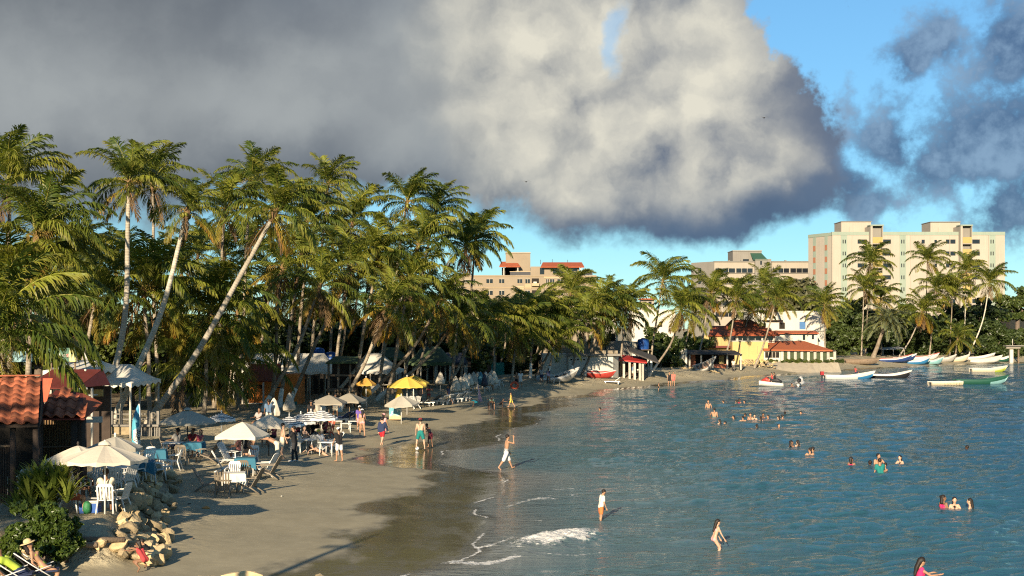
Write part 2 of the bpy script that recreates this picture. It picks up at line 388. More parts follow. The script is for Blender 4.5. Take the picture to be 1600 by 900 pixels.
cell = np.maximum(np.gradient(Y, axis=0), (X[:, 1:2] - X[:, :1]))
MODS = [.45 + 1.1 * fbm(X * .08 + k, Y * .08, 2, k) for k in range(5)]; PHS = [1.1 * fbm(X * .2, Y * .2, 2, k + 50) for k in range(5)]
for k in range(70):
    lam = float(np.exp(rs.uniform(math.log(.4), math.log(5.5)))); th = R(-62 + rs.normal(0, 34)); ph = rs.uniform(0, 6.28)
    kx, ky = math.cos(th) * 2 * math.pi / lam, math.sin(th) * 2 * math.pi / lam
    fade = 1 - sst(cell, lam * .22, lam * .5)
    mod = MODS[k % 5]
    Z += fade * mod * .0042 * lam ** .85 * np.sin(kx * X + ky * Y + ph + PHS[(k * 3 + 1) % 5] * 2)
dsh = -shore_d(X, Y)
for c0, a0, w0 in ((4.0, .055, 1.1), (8.6, .085, 1.5), (14.5, .10, 2.0), (21.5, .10, 2.4)):      # low swells coming in
    ph = dsh + 2.6 * (fbm(X * .06, Y * .06, 2, 9 + int(c0)) - .5) * 3 - c0
    Z += a0 * np.exp(-(ph / w0) ** 2) * sst(fbm(X * .09 + c0, Y * .09, 2, 4), .38, .62)
# one small breaker
bx = (X - 1.5) / 1.7; by = (Y - 43.6 - (X - 1.4) * .75) / 1.6
brk = np.exp(-(bx ** 2 + by ** 2) ** 1.0)
Z = Z * (amp * .97 + .03) + .26 * brk * (.5 + fbm(X * 3, Y * 3, 3, 8)) + .004
foam = 1.12 * brk * (.55 + .6 * fbm(X * 1.6, Y * 1.6, 3, 12))
edge = np.exp(-((dep - .006) / .009) ** 2) * sst(fbm(X * .5, Y * .5, 3, 21), .36, .58)
foam = np.maximum(foam, edge * .72)
lines = np.abs(fbm(X * .22, Y * .30, 3, 31) - .5); near = sst(dep, .01, .06) * (1 - sst(dep, .22, .5))
foam = np.maximum(foam, near * (1 - sst(lines, .0, .035)) * .60 * sst(fbm(X * .4, Y * .4, 2, 5), .4, .6))
for px0, px1, py0, n_ in ((640, 800, 886, .7), (735, 800, 857, .62), (785, 860, 792, .6)):
    a_ = G(px0, py0); c_ = G(px1, py0 - 14); t_ = np.clip((X - a_.x) / max(c_.x - a_.x, .1), 0, 1)
    yy = a_.y + (c_.y - a_.y) * t_ + .5 * np.sin(X * 2.2)
    foam = np.maximum(foam, n_ * np.exp(-((Y - yy) / .55) ** 2) * sst(X, a_.x - .4, a_.x + .3) * (1 - sst(X, c_.x, c_.x + .8)))
sea = grid_mesh('sea_water', X, Y, Z, water_material(), {'depth': dep, 'foam': foam}); sea['kind'] = 'structure'; sea['label'] = 'rippled blue green sea with small foam lines at the edge'

# ------------------------------------------------------------------ vegetation
def leaf_material(name, lo, hi, tip, trans=.3, rough=.45, tipk=.5):
    m = bpy.data.materials.new(name); m.use_nodes = True; t = NT(m.node_tree)
    out = t.n('ShaderNodeOutputMaterial'); p = t.n('ShaderNodeBsdfPrincipled', {'Roughness': rough, 'Specular IOR Level': .35})
    oi = t.n('ShaderNodeObjectInfo').outputs['Random']; pos = t.n('ShaderNodeNewGeometry'); a = t.n('ShaderNodeAttribute', attribute_name='tip').outputs['Fac']
    rnd = pos.outputs['Random Per Island']
    f = t.m('ADD', t.m('MULTIPLY', oi, .6), t.m('MULTIPLY', t.noise(pos.outputs['Position'], 1.2, 3, .6), .55)); f = t.m('ADD', f, t.m('MULTIPLY', t.m('SUBTRACT', rnd, .5), .35))
    c = t.mix(t.step(f, .25, .95), lo, hi)
    c = t.mix(t.m('MULTIPLY', t.step(a, .55, 1.0), t.step(oi, .15, 1, .1, tipk)), c, tip)
    t.set(p.inputs['Base Color'], c)
    tr = t.n('ShaderNodeBsdfTranslucent', {0: t.mix(1.0, c, (1.25, 1.2, .55), 'MULTIPLY')})
    mx = t.n('ShaderNodeMixShader', {0: trans, 1: p.outputs[0], 2: tr.outputs[0]})
    t.t.links.new(mx.outputs[0], out.inputs[0]); return m
FR_G = leaf_material('palm_leaf', (.056, .090, .014), (.235, .255, .034), (.25, .19, .04), .38)
FR_Y = leaf_material('palm_leaf_yellowing', (.17, .15, .022), (.30, .21, .03), (.26, .11, .02), .3, .5, .9)
FR_D = leaf_material('palm_leaf_dry', (.085, .055, .028), (.17, .105, .045), (.12, .075, .035), .15, .8, .3)
FR_B = leaf_material('palm_leaf_blue', (.085, .105, .055), (.15, .17, .085), (.17, .15, .07), .2, .5, .3)
RACH = mat('palm_rachis', (.20, .19, .04), .5, .2, rnd=.25)
RACH_D = mat('palm_rachis_dry', (.17, .10, .045), .8, .2)

def frond_mesh(el0, L, droop, seed, n=52, hang=.5, wind=0.0, width=.060, llen=1.05):
    rs = random.Random(seed); K = 13; pts = [Vector((0, 0, 0))]; tans = []
    for i in range(K):
        s = (i + .5) / K; e = max(el0 - droop * s ** 1.35, R(-86)); yw = wind * s * s
        tv = Vector((math.cos(e) * math.cos(yw), math.cos(e) * math.sin(yw), math.sin(e))); tans.append(tv); pts.append(pts[-1] + tv * (L / K))
    V = []; Fc = []; MI = []; TIP = []
    mb = MB(); mb.tube(pts, [.042 * (1 - i / K) ** .8 + .006 for i in range(K + 1)], 4, 1)
    V = list(mb.v); Fc = list(mb.f); MI = [1] * len(Fc); TIP = [0.0] * len(V)
    def samp(s):
        x = s * K; i = min(int(x), K - 1); return pts[i].lerp(pts[i + 1], x - i), tans[i].lerp(tans[min(i + 1, K - 1)], x - i).normalized()
    roll = rs.uniform(-.35, .35)
    for k in range(n):
        s = .13 + .87 * (k / (n - 1)) ** .95
        p, tv = samp(min(s, .999)); side0 = tv.cross(Vector((0, 0, 1)))
        side0 = side0.normalized() if side0.length > .05 else Vector((0, -1, 0)); up = side0.cross(tv).normalized()
        M = Matrix.Rotation(roll * s, 3, tv); side0 = M @ side0; up = M @ up
        ll = llen * (math.sin(math.pi * (.10 + .83 * s)) ** .55) * (1.0 if s < .9 else .8)
        for sg in (-1, 1):
            if rs.random() < .05: continue
            l = ll * rs.uniform(.82, 1.1); a = R(20 + 36 * s + rs.uniform(-15, 15))
            d0 = (side0 * sg * math.cos(a) + tv * math.sin(a) + up * (.30 - .25 * s + rs.uniform(-.22, .22))).normalized()
            g = hang * rs.uniform(.5, 1.4)
            d1 = (d0 + Vector((0, 0, -g))).normalized(); d2 = (d0 + Vector((0, 0, -2.1 * g))).normalized()
            if wind: d1 = (d1 + Vector((0, wind * .35, 0))).normalized(); d2 = (d2 + Vector((0, wind * .6, 0))).normalized()
            q0 = p; q1 = q0 + d0 * l * .34; q2 = q1 + d1 * l * .36; q3 = q2 + d2 * l * .32
            wv = (tv - d1 * tv.dot(d1)); wv = (wv.normalized() if wv.length > .05 else up) * width * .5
            tw = (wv + up * width * .2)
            b = len(V); V += [q0 - wv * .5, q0 + wv * .5, q1 - tw, q1 + tw, q2 - wv * .85, q2 + wv * .85, q3]
            Fc += [(b, b + 1, b + 3, b + 2), (b + 2, b + 3, b + 5, b + 4), (b + 4, b + 5, b + 6)]; MI += [0] * 3; t0 = .35 * s
            TIP += [t0, t0, .3 + t0, .3 + t0, .6 + t0, .6 + t0, 1.0]
    me = bpy.data.meshes.new('frond'); me.from_pydata([tuple(v) for v in V], [], Fc)
    me.polygons.foreach_set('material_index', MI)
    at_ = me.attributes.new('tip', 'FLOAT', 'POINT'); at_.data.foreach_set('value', TIP); me.update(); return me
def fr(el0, L, droop, seed, mats, **kw):
    me = frond_mesh(R(el0), L, R(droop), seed, **kw)
    for m_ in mats: me.materials.append(m_)
    return me
GR = (FR_G, RACH); YE = (FR_Y, RACH); DR = (FR_D, RACH_D)
FRONDS = {  # by how high the leaf leaves the heart
    'up': [fr(82, 3.6, 55, 1, GR, hang=.35), fr(74, 4.0, 80, 2, GR, hang=.5, wind=.3), fr(78, 3.9, 68, 3, GR, hang=.42, wind=-.25)],
    'high': [fr(58, 4.3, 82, 4, GR, hang=.65, wind=.3), fr(52, 4.4, 95, 5, GR, hang=.75), fr(60, 4.2, 75, 6, GR, hang=.62, wind=-.3)],
    'mid': [fr(30, 4.4, 85, 7, GR, hang=.85), fr(36, 4.5, 105, 8, GR, hang=.95, wind=.3), fr(24, 4.3, 75, 9, GR, hang=.88, wind=-.3)],
    'low': [fr(2, 4.2, 72, 10, GR, hang=1.0), fr(-8, 4.1, 62, 11, GR, hang=.8, wind=.2), fr(8, 4.3, 90, 12, GR, hang=.75)],
    'yellow': [fr(-22, 3.9, 52, 13, YE, hang=.85), fr(-34, 3.7, 42, 14, YE, hang=.8, wind=.2)],
    'dry': [fr(-58, 2.9, 30, 15, DR, n=34, hang=.9, width=.06, llen=.7), fr(-66, 2.5, 20, 16, DR, n=30, hang=.9, width=.06, llen=.6)]}
BLUE = [fr(e, 3.9, d, 30 + e, (FR_B, RACH), hang=.35, width=.05, llen=.6, n=60) for e, d in ((70, 90), (45, 110), (20, 95), (-5, 75))]

def trunk_material():
    m = bpy.data.materials.new('palm_trunk'); m.use_nodes = True; t = NT(m.node_tree)
    out = t.n('ShaderNodeOutputMaterial'); p = t.n('ShaderNodeBsdfPrincipled', {'Roughness': .85, 'Specular IOR Level': .15})
    a = t.n('ShaderNodeAttribute', attribute_name='len').outputs['Fac']; pos = t.n('ShaderNodeNewGeometry').outputs['Position']; oi = t.n('ShaderNodeObjectInfo').outputs['Random']
    n = t.noise(pos, 2.5, 5, .65); n2 = t.noise(pos, 9, 4, .7)
    ring = t.m('SINE', t.m('ADD', t.m('MULTIPLY', a, 42.0), t.m('MULTIPLY', n, 5.0)))
    c = t.mix(t.step(n, .3, .72), (.16, .125, .085), (.36, .31, .235)); c = t.mix(t.step(oi, .2, 1, 0, .55), c, (.13, .095, .065))
    c = t.mix(t.step(ring, .6, 1.0, 0, .28), c, (.10, .08, .055)); c = t.mix(t.step(n2, .55, .75, 0, .5), c, (.46, .43, .36))
    t.set(p.inputs['Base Color'], c)
    b = t.n('ShaderNodeBump', {'Height': t.m('ADD', ring, n2), 'Strength': .35, 'Distance': .03}); t.set(p.inputs['Normal'], b.outputs[0])
    t.t.links.new(p.outputs[0], out.inputs[0]); return m
TRUNK = trunk_material()
TRUNK_PALE = TRUNK.copy(); TRUNK_PALE.name = 'palm_trunk_pale'
for nd in TRUNK_PALE.node_tree.nodes:
    if nd.type == 'MIX' and not nd.inputs[6].is_linked and not nd.inputs[7].is_linked: nd.inputs[6].default_value = (.40, .36, .28, 1); nd.inputs[7].default_value = (.62, .57, .47, 1)
LIME = mat('lime_wash', (.66, .63, .56), .85, .15, 4, dirt=(.35, .31, .25))
NUT = mat('coconut', (.17, .16, .03), .5, .3, rnd=.5); FIBRE = mat('palm_fibre', (.20, .125, .06), .9, .35, 9, .6, 30); STALK = mat('flower_stalk', (.36, .23, .06), .7, .3, rnd=.3)
def stalk_mesh():
    mb = MB()
    mb.tube([(0, 0, 0), (.25, 0, .12), (.5, 0, .08), (.7, 0, -.08)], [.02, .016, .012, .006], 4)
    for k in range(9):
        s = .3 + k * .05; mb.tube([(s, 0, .1), (s + .12, (.16 if k % 2 else -.16), -.05), (s + .16, (.2 if k % 2 else -.2), -.28)], [.008, .007, .003], 3)
    me = mb.mesh('flower_stalk'); me.materials.append(STALK); return me
STALK_ME = stalk_mesh()
_n = MB(); _n.ell((0, 0, -.16), (.115, .115, .15), 8, 6); _n.tube([(0, 0, 0), (0, 0, -.05)], .012, 4); NUT_ME = _n.mesh('coconut'); NUT_ME.materials.append(NUT)
def tube_len(me, mb_n, pts):
    """store the running length along a tube for the rings of the bark"""
    L = 0; vals = []
    for i, p in enumerate(pts):
        if i: L += (p - pts[i - 1]).length
        vals += [L] * mb_n
    a = me.attributes.new('len', 'FLOAT', 'POINT'); a.data.foreach_set('value', vals)

def palm(crown, base, label, group=None, bow=0.0, bow2=0.0, r0=.15, fronds=26, size=1.0, seed=0, paint=0.0, nuts=4, yellow=2, dry=2, pale=False, kind='coconut', wind=.35, name='coconut_palm'):
    rs = random.Random(seed * 31 + 5); size *= rs.uniform(.82, .96)
    base = Vector(base); crown = Vector(crown)
    t = thing(name, label, 'palm tree', base, 0, group)
    top = crown - base; pts = []; K = 16
    for i in range(K + 1):
        s = i / K; p = top * s; p += Vector((bow, bow2, 0)) * math.sin(math.pi * s) * (1 - .25 * s) + Vector((.05 * math.sin(s * 9 + seed), .05 * math.cos(s * 7 + seed), 0)) * min(s * 4, 1)
        pts.append(p)
    pts[0].z -= .35
    rad = [r0 * (1.45 - 1.1 * min(i / 1.6, 1) * .4 - .42 * i / K) for i in range(K + 1)]
    mb = MB(); mb.tube(pts, rad, 9, cap=False); me = mb.mesh('trunk'); tube_len(me, 9, pts)
    link('trunk', me, t, TRUNK_PALE if pale else TRUNK)
    if paint:
        q = []; ra = []; L = 0
        for i in range(K + 1):
            if i: L += (pts[i] - pts[i - 1]).length
            if L - .35 > paint: break
            q.append(pts[i]); ra.append(rad[i] + .012)
        if len(q) > 1: MB().tube(q, ra, 9, cap=False).build('whitewash_band', LIME, t)
    head = pts[-1]; dirv = (pts[-1] - pts[-3]).normalized()
    tilt = Vector((0, 0, 1)).rotation_difference((dirv + Vector((0, 0, 1.2))).normalized()).to_matrix()
    mb = MB(); mb.tube([head - dirv * .5, head - dirv * .15, head + dirv * .2, head + dirv * .5], [rad[-1], r0 * 1.05, r0 * .95, r0 * .3], 8); mb.build('crown_heart', FIBRE, t)
    def put(me, azi, tl, sc, nm='frond', off=0.0):
        o = bpy.data.objects.new(nm, me); COL.objects.link(o); o.parent = t
        M = tilt @ Matrix.Rotation(azi, 3, 'Z') @ Matrix.Rotation(tl, 3, 'Y') @ Matrix.Rotation(rs.uniform(-.25, .25), 3, 'X')
        o.matrix_local = Matrix.Translation(head + dirv * off) @ M.to_4x4() @ Matrix.Scale(sc, 4); return o
    if kind == 'blue':
        for k in range(fronds):
            put(BLUE[min(3, int(k / fronds * 4))], k * 2.399 + rs.uniform(-.2, .2), rs.uniform(-.12, .12), size * rs.uniform(.9, 1.1), off=.3 - .5 * k / fronds)
        return t
    cls = ['up'] * 7 + ['high'] * 8 + ['mid'] * 7 + ['low'] * 4
    for k in range(fronds):
        c = cls[min(len(cls) - 1, int(k / fronds * len(cls)))]
        azi = k * 2.399 + rs.uniform(-.35, .35)
        azi -= wind * math.sin(azi)                                       # the breeze combs the leaves towards the sea
        put(rs.choice(FRONDS[c]), azi, rs.uniform(-.13, .13), size * rs.uniform(.84, 1.1), off=.42 - .5 * k / fronds)
    for k in range(yellow): put(rs.choice(FRONDS['yellow']), rs.uniform(0, 6.28), rs.uniform(-.15, .15), size * rs.uniform(.85, 1.05), off=-.08)
    for k in range(dry): put(rs.choice(FRONDS['dry']), rs.uniform(0, 6.28), rs.uniform(-.2, .2), size * rs.uniform(.8, 1.1), 'dry_frond', -.15)
    for k in range(nuts):
        o = put(NUT_ME, rs.uniform(0, 6.28), 0, rs.uniform(.8, 1.1), 'coconut'); a = rs.uniform(0, 6.28); o.location = head + Vector((math.cos(a) * .26, math.sin(a) * .26, rs.uniform(-.12, .1)))
        o.rotation_euler = (rs.uniform(-.4, .4), rs.uniform(-.4, .4), 0)
    if nuts:
        for k in range(5): put(STALK_ME, rs.uniform(0, 6.28), rs.uniform(-.5, .1), rs.uniform(.8, 1.3), 'flower_stalk', .05)
    return t

def leaf_cloud(name, seed, n_clump, n_leaf, R3, leaf=.16, flat=.75, fill=.35):
    """crown: leaf-sized faces gathered in clumps on boughs through an uneven volume"""
    rs = np.random.RandomState(seed); V = []; cl = []
    while len(cl) < n_clump:
        p = rs.uniform(-1, 1, 3); r = np.linalg.norm(p)
        lump = .72 + .36 * math.sin(p[0] * 4.1 + seed) * math.cos(p[1] * 3.7 - seed) + .2 * math.sin(p[2] * 7 + 2 * seed + p[0] * 3)
        if r > lump or p[2] < -.75 or r < lump * fill: continue
        cl.append(p)
    cl = np.array(cl) * np.array(R3)
    vs = []; tip = []
    for c_ in cl:
        rad = rs.uniform(.5, 1.15) * min(R3) * .27; k = int(n_leaf * rs.uniform(.6, 1.4))
        d = rs.normal(size=(k, 3)); d /= np.linalg.norm(d, axis=1)[:, None]; d[:, 2] *= flat
        pos = c_ + d * rad * rs.uniform(.35, 1.0, (k, 1)) ** .5
        nrm = d * .7 + rs.normal(size=(k, 3)) * .5 + np.array([0, 0, .35]); nrm /= np.linalg.norm(nrm, axis=1)[:, None]
        a = np.cross(nrm, rs.normal(size=(k, 3))); a /= np.linalg.norm(a, axis=1)[:, None] + 1e-9; b = np.cross(nrm, a)
        s = leaf * rs.uniform(.6, 1.3, (k, 1)); w = s * .55
        q = np.stack([pos - a * s, pos + b * w - nrm * s * .15, pos + a * s, pos - b * w - nrm * s * .15], 1); vs.append(q.reshape(-1, 3)); tip += [0, .3, .9, .3] * k
    vs = np.concatenate(vs); nq = len(vs) // 4; me = bpy.data.meshes.new(name)
    me.from_pydata(vs.tolist(), [], np.arange(nq * 4).reshape(-1, 4).tolist())
    at_ = me.attributes.new('tip', 'FLOAT', 'POINT'); at_.data.foreach_set('value', tip); me.update(); return me, cl
LF_D = leaf_material('leaf_dark', (.022, .038, .012), (.058, .082, .020), (.09, .10, .022), .25, .4, .3)
LF_M = leaf_material('leaf_mid', (.04, .065, .016), (.11, .135, .026), (.14, .14, .03), .3, .4, .3)
LF_O = leaf_material('leaf_olive', (.07, .075, .038), (.13, .125, .055), (.15, .12, .05), .25, .6, .3)
BARK = mat('tree_bark', (.13, .10, .075), .9, .3, 4, .6, 14)
CROWNS = []
for sd_, (rx, ry, rz) in ((3, (3.4, 3.0, 2.6)), (8, (3.0, 3.2, 2.9)), (13, (3.8, 3.0, 2.3))):
    CROWNS.append(leaf_cloud('crown', sd_, 150, 72, (rx, ry, rz), .21))
def tree(base, h, w, label, seed=0, m=None, group=None, lean=0.0, name='broadleaf_tree', squash=1.0):
    t = thing(name, label, 'tree', base, 0, group); rs = random.Random(seed)
    me, cl = CROWNS[seed % 3]; m = m or LF_D
    sc = w / 6.4; cz = h - 2.4 * sc * squash
    o = bpy.data.objects.new('crown', me); COL.objects.link(o); o.parent = t
    if not me.materials: me.materials.append(m)
    o.material_slots[0].link = 'OBJECT'; o.material_slots[0].material = m
    o.location = (lean, 0, cz); o.scale = (sc, sc, sc * squash); rz = rs.uniform(0, 6.28); o.rotation_euler = (0, 0, rz)
    mb = MB(); top = Vector((lean * .7, 0, max(cz - 1.2 * sc, .8))); r = .035 * h + .05
    mb.tube([(0, 0, -.4), (lean * .2, .05, top.z * .5), top], [r * 1.3, r, r * .75], 8)
    ca, sa = math.cos(rz), math.sin(rz)
    for k in range(9):
        c_ = cl[(k * 17) % len(cl)] * sc; e = Vector((ca * c_[0] - sa * c_[1] + lean, sa * c_[0] + ca * c_[1], c_[2] * squash + cz))
        mb.tube([top - Vector((0, 0, .4)), top.lerp(e, .5) + Vector((0, 0, .2)), e], [r * .55, r * .3, r * .1], 5)
    mb.build('trunk', BARK, t); return t

# ---- palms: crown seat in the photo, distance, foot, and how the stem bends
def P(cx, cy, Y, bx, label, by=None, dY=0.0, **kw):
    c = at(cx, cy, Y); Yb = Y + dY; b = Vector(((bx - 800) / F * Yb, Yb, 0)); b.z = TZ(b.x, b.y)
    kw.setdefault('seed', int(cx * 7 + cy)); kw['size'] = kw.get('size', 1.0) * (1.0 if Y < 140 else 1.22 if Y < 240 else 1.42); kw['fronds'] = int(kw.get('fronds', 26) * (1.0 if Y < 140 else 1.2)); return palm(c, b, label, **kw)
# the tall pale stems at the left
P(14, 292, 70, -2, 'tall coconut palm at the very left edge with straight brown stem', fronds=28, nuts=6, r0=.15, bow=.1, size=.95)
P(55, 372, 64, 30, 'coconut palm near the left edge with dark leaves blown right', fronds=24, nuts=5, bow=.1, wind=.6, seed=11)
P(201, 290, 75, 152, 'tall coconut palm with pale slender stem, leftmost of the three leaning ones', pale=True, bow=.75, fronds=26, nuts=7, r0=.19, wind=.1, seed=4, size=.82)
P(294, 332, 77, 170, 'coconut palm with pale bent stem, middle of the three leaning ones', pale=True, bow=.55, fronds=22, nuts=5, r0=.19, dry=3, size=.72, seed=9)
P(427, 334, 76, 222, 'coconut palm with long pale stem leaning far right over the tables', pale=True, bow=.5, fronds=28, nuts=8, r0=.195, yellow=3, seed=5, size=.95, dY=1.5)
P(237, 292, 96, 246, 'coconut palm standing close behind the leftmost pale stem', fronds=22, nuts=3, seed=6)
P(226, 455, 82, 236, 'low full coconut palm with hanging leaves between the pale stems', fronds=32, nuts=8, yellow=5, size=1.3, seed=3)
P(-14, 535, 50, -40, 'low coconut palm at the left edge arching over the red tiled hut', fronds=30, nuts=5, yellow=3, size=1.15, seed=12)
P(20, 455, 66, 8, 'mid height coconut palm in the thicket above the red tiled hut', fronds=28, nuts=3, yellow=2, size=1.3, seed=14)
P(152, 470, 80, 108, 'short coconut palm with brown leaning stem behind the maroon roof', fronds=20, nuts=4, yellow=2, size=1.0, bow=-.1, seed=15)
P(352, 330, 98, 335, 'coconut palm rising behind the pale leaning stems', fronds=24, nuts=3, seed=16)
P(392, 285, 102, 372, 'coconut palm topping the crown of the far leaning stem', fronds=24, nuts=2, seed=17)
P(328, 492, 86, 318, 'coconut palm hanging low behind the grey parasol', fronds=32, nuts=4, yellow=4, size=1.2, seed=18)
P(512, 290, 118, 480, 'coconut palm with wind-bent dark top, highest in mid grove', fronds=24, nuts=2, wind=.7, seed=19)
P(480, 350, 108, 462, 'coconut palm just left of the highest mid grove palm', fronds=26, nuts=3, dry=3, seed=20)
P(552, 345, 112, 520, 'coconut palm right of the highest mid grove palm', fronds=26, nuts=2, seed=21)
P(636, 318, 116, 590, 'coconut palm with dark tufted top, tallest beside the sky gap', fronds=26, nuts=3, wind=.6, seed=22)
P(678, 335, 120, 628, 'coconut palm with top blown right at the edge of the sky gap', fronds=24, nuts=2, wind=.75, seed=23)
P(652, 385, 108, 602, 'coconut palm full of leaves below the two tufted tops', fronds=28, nuts=3, yellow=3, seed=24)
P(590, 400, 104, 548, 'coconut palm in the heart of the grove above the green tents', fronds=28, nuts=3, seed=25)
P(728, 388, 126, 704, 'coconut palm with shaggy round crown left of the tan flats', fronds=30, nuts=3, yellow=3, dry=5, seed=26, wind=.1)
P(744, 376, 130, 718, 'coconut palm with shaggy round crown in front of the tan flats', fronds=30, nuts=3, yellow=3, dry=5, seed=27, wind=.2)
P(500, 450, 94, 408, 'coconut palm with yellow hanging leaves on a stem leaning from the orange bar', fronds=20, nuts=3, yellow=6, dry=4, paint=1.6, bow=.4, seed=28)
P(604, 480, 98, 528, 'coconut palm with yellow hanging leaves over the white tent', fronds=20, nuts=3, yellow=7, dry=4, paint=1.2, bow=.3, seed=29)
P(440, 420, 96, 424, 'coconut palm with brown skirt of dead leaves above the long white roof', fronds=22, nuts=2, yellow=2, dry=8, seed=30)
P(470, 400, 99, 436, 'slim coconut palm with dark stem crossing the orange wall', fronds=22, nuts=2, yellow=2, dry=4, paint=1.8, seed=31)
P(548, 420, 102, 450, 'coconut palm on the farthest right stem crossing the orange wall', fronds=22, nuts=2, yellow=2, dry=3, paint=1.6, seed=32)
P(640, 440, 104, 508, 'coconut palm on a pale stem sweeping up from the brown parasols', fronds=22, nuts=2, yellow=4, dry=3, bow=.7, pale=True, seed=33)
P(688, 470, 108, 560, 'coconut palm on a whitewashed stem lying low toward the yellow parasols', fronds=24, nuts=3, yellow=4, dry=2, bow=.9, paint=2.2, seed=34)
P(715, 500, 112, 584, 'coconut palm on a whitewashed stem next to the yellow parasols', fronds=22, nuts=2, yellow=4, dry=2, bow=.8, paint=2.0, seed=35)
P(748, 505, 128, 700, 'coconut palm with dark leaves above the closed white parasols', fronds=26, nuts=2, seed=36)
P(775, 502, 138, 770, 'dark coconut palm below the tan flats balcony', fronds=26, nuts=2, seed=37)
P(810, 518, 140, 798, 'coconut palm with arching leaves left of the white shed', fronds=26, nuts=2, yellow=2, seed=38)
P(835, 500, 150, 828, 'coconut palm with grey stem and white painted foot by the dark hedge', fronds=24, nuts=2, paint=1.6, seed=39)
P(868, 508, 152, 836, 'coconut palm standing beside the white painted one left of the shed', fronds=24, nuts=2, bow=.5, seed=40)
P(892, 458, 172, 886, 'coconut palm in front of the right end of the tan flats', fronds=24, nuts=2, seed=41)
P(868, 535, 148, 853, 'short young coconut palm in front of the white shed wall', fronds=20, nuts=0, dry=0, yellow=0, size=.85, paint=1.8, seed=42)
P(912, 500, 158, 890, 'coconut palm on a leaning stem before the bare block house', fronds=20, nuts=3, paint=1.6, dry=3, size=.95, seed=43)
P(942, 478, 160, 908, 'coconut palm leaning right across the white shed roof', fronds=24, nuts=3, yellow=2, bow=.4, seed=44)
P(978, 482, 164, 968, 'coconut palm with tall tuft right of the block house window', fronds=26, nuts=3, yellow=2, seed=45)
P(1036, 440, 172, 1016, 'tall coconut palm with white painted foot by the red eaves shelter', fronds=24, nuts=3, paint=2.4, yellow=1, bow=-.2, seed=46)
P(1064, 484, 168, 1012, 'coconut palm bending up from the sand beside the taller painted one', fronds=24, nuts=2, paint=2.4, dry=7, yellow=3, bow=.9, seed=47)
P(1110, 458, 200, 1090, 'coconut palm left of the yellow house with thick crown', fronds=26, nuts=2, yellow=2, dry=4, seed=48)
P(1150, 466, 198, 1128, 'coconut palm in front of the red tiled hip roof', fronds=26, nuts=2, yellow=2, dry=4, bow=.4, seed=49)
P(1212, 468, 200, 1178, 'coconut palm leaning across the yellow wall', fronds=26, nuts=3, yellow=3, bow=.4, seed=50)
P(1288, 478, 222, 1290, 'coconut palm right of the blue shuttered window', fronds=24, nuts=2, yellow=2, seed=51)
P(1360, 412, 262, 1352, 'tallest coconut palm before the left stair tower of the white block', fronds=24, nuts=0, yellow=2, seed=52)
P(1350, 452, 258, 1346, 'lower coconut palm before the left stair tower of the white block', fronds=22, nuts=0, seed=53)
P(1376, 468, 262, 1378, 'small coconut palm under the tallest one before the white block', fronds=18, nuts=0, seed=54)
P(1449, 408, 268, 1446, 'tall coconut palm before the middle of the white block', fronds=22, nuts=0, size=.9, seed=55)
P(1440, 488, 254, 1404, 'coconut palm with pale stem leaning right over the beached boats', fronds=24, nuts=2, pale=True, bow=.6, yellow=3, dry=4, seed=56)
P(1462, 452, 262, 1452, 'coconut palm between the two tall ones before the white block', fronds=24, nuts=0, seed=57)
P(1488, 460, 264, 1484, 'coconut palm left of the slender pair at the right', fronds=22, nuts=0, seed=58)
P(1510, 424, 266, 1506, 'slender coconut palm with straight pale stem before the right stair tower', fronds=22, nuts=0, pale=True, size=.95, seed=59)
P(1546, 442, 260, 1512, 'slender coconut palm with long curved stem at the right end of the block', fronds=22, nuts=0, pale=True, size=.92, bow=.9, seed=60)
P(1496, 530, 256, 1492, 'young coconut palm among the dark trees behind the beached boats', fronds=18, nuts=0, dry=0, size=.8, seed=61)
P(1384, 506, 247, 1364, 'grey green feather palm with drooping round crown and thick trunk', kind='blue', fronds=46, nuts=0, r0=.42, size=1.0, seed=62, name='feather_palm')
# the depth of the grove
rs = random.Random(99)
ORD = ['first', 'second', 'third', 'fourth', 'fifth', 'sixth', 'seventh', 'eighth', 'ninth', 'tenth', 'eleventh', 'twelfth', 'thirteenth', 'fourteenth', 'fifteenth', 'sixteenth', 'seventeenth', 'eighteenth', 'nineteenth', 'twentieth', 'twenty-first', 'twenty-second', 'twenty-third']
DEEP_SPOTS = [(100, 430, 92), (120, 400, 104), (60, 440, 100), (285, 420, 112), (310, 395, 120), (350, 400, 110), (390, 380, 116), (420, 455, 112), (455, 470, 118), (520, 380, 128), (545, 470, 120), (575, 440, 124),
                                 (610, 420, 128), (625, 500, 118), (650, 470, 132), (670, 505, 128), (790, 505, 160), (845, 495, 168), (370, 490, 104), (270, 500, 100), (180, 420, 108), (560, 400, 136), (905, 492, 178), (955, 505, 172), (1085, 490, 205), (1170, 490, 214), (1195, 450, 226)]
DEEP = {p[0]: 'coconut palm, ' + ORD[k] for grp in ([q for q in DEEP_SPOTS if q[0] < 820], [q for q in DEEP_SPOTS if q[0] >= 820]) for k, p in enumerate(sorted(grp))}
for i, (cx, cy, Y) in enumerate(DEEP_SPOTS):
    g = 'coconut palms deep in the grove' if cx < 820 else 'coconut palms behind the shore houses'
    P(cx, cy, Y, cx - rs.uniform(5, 25), DEEP[cx] + (' from the left among the half hidden palms deep in the grove' if cx < 820 else ' from the left of the palms half hidden behind the shore houses'), group=g, fronds=22, nuts=0, yellow=2, dry=2, bow=rs.uniform(-.2, .5), seed=200 + i)
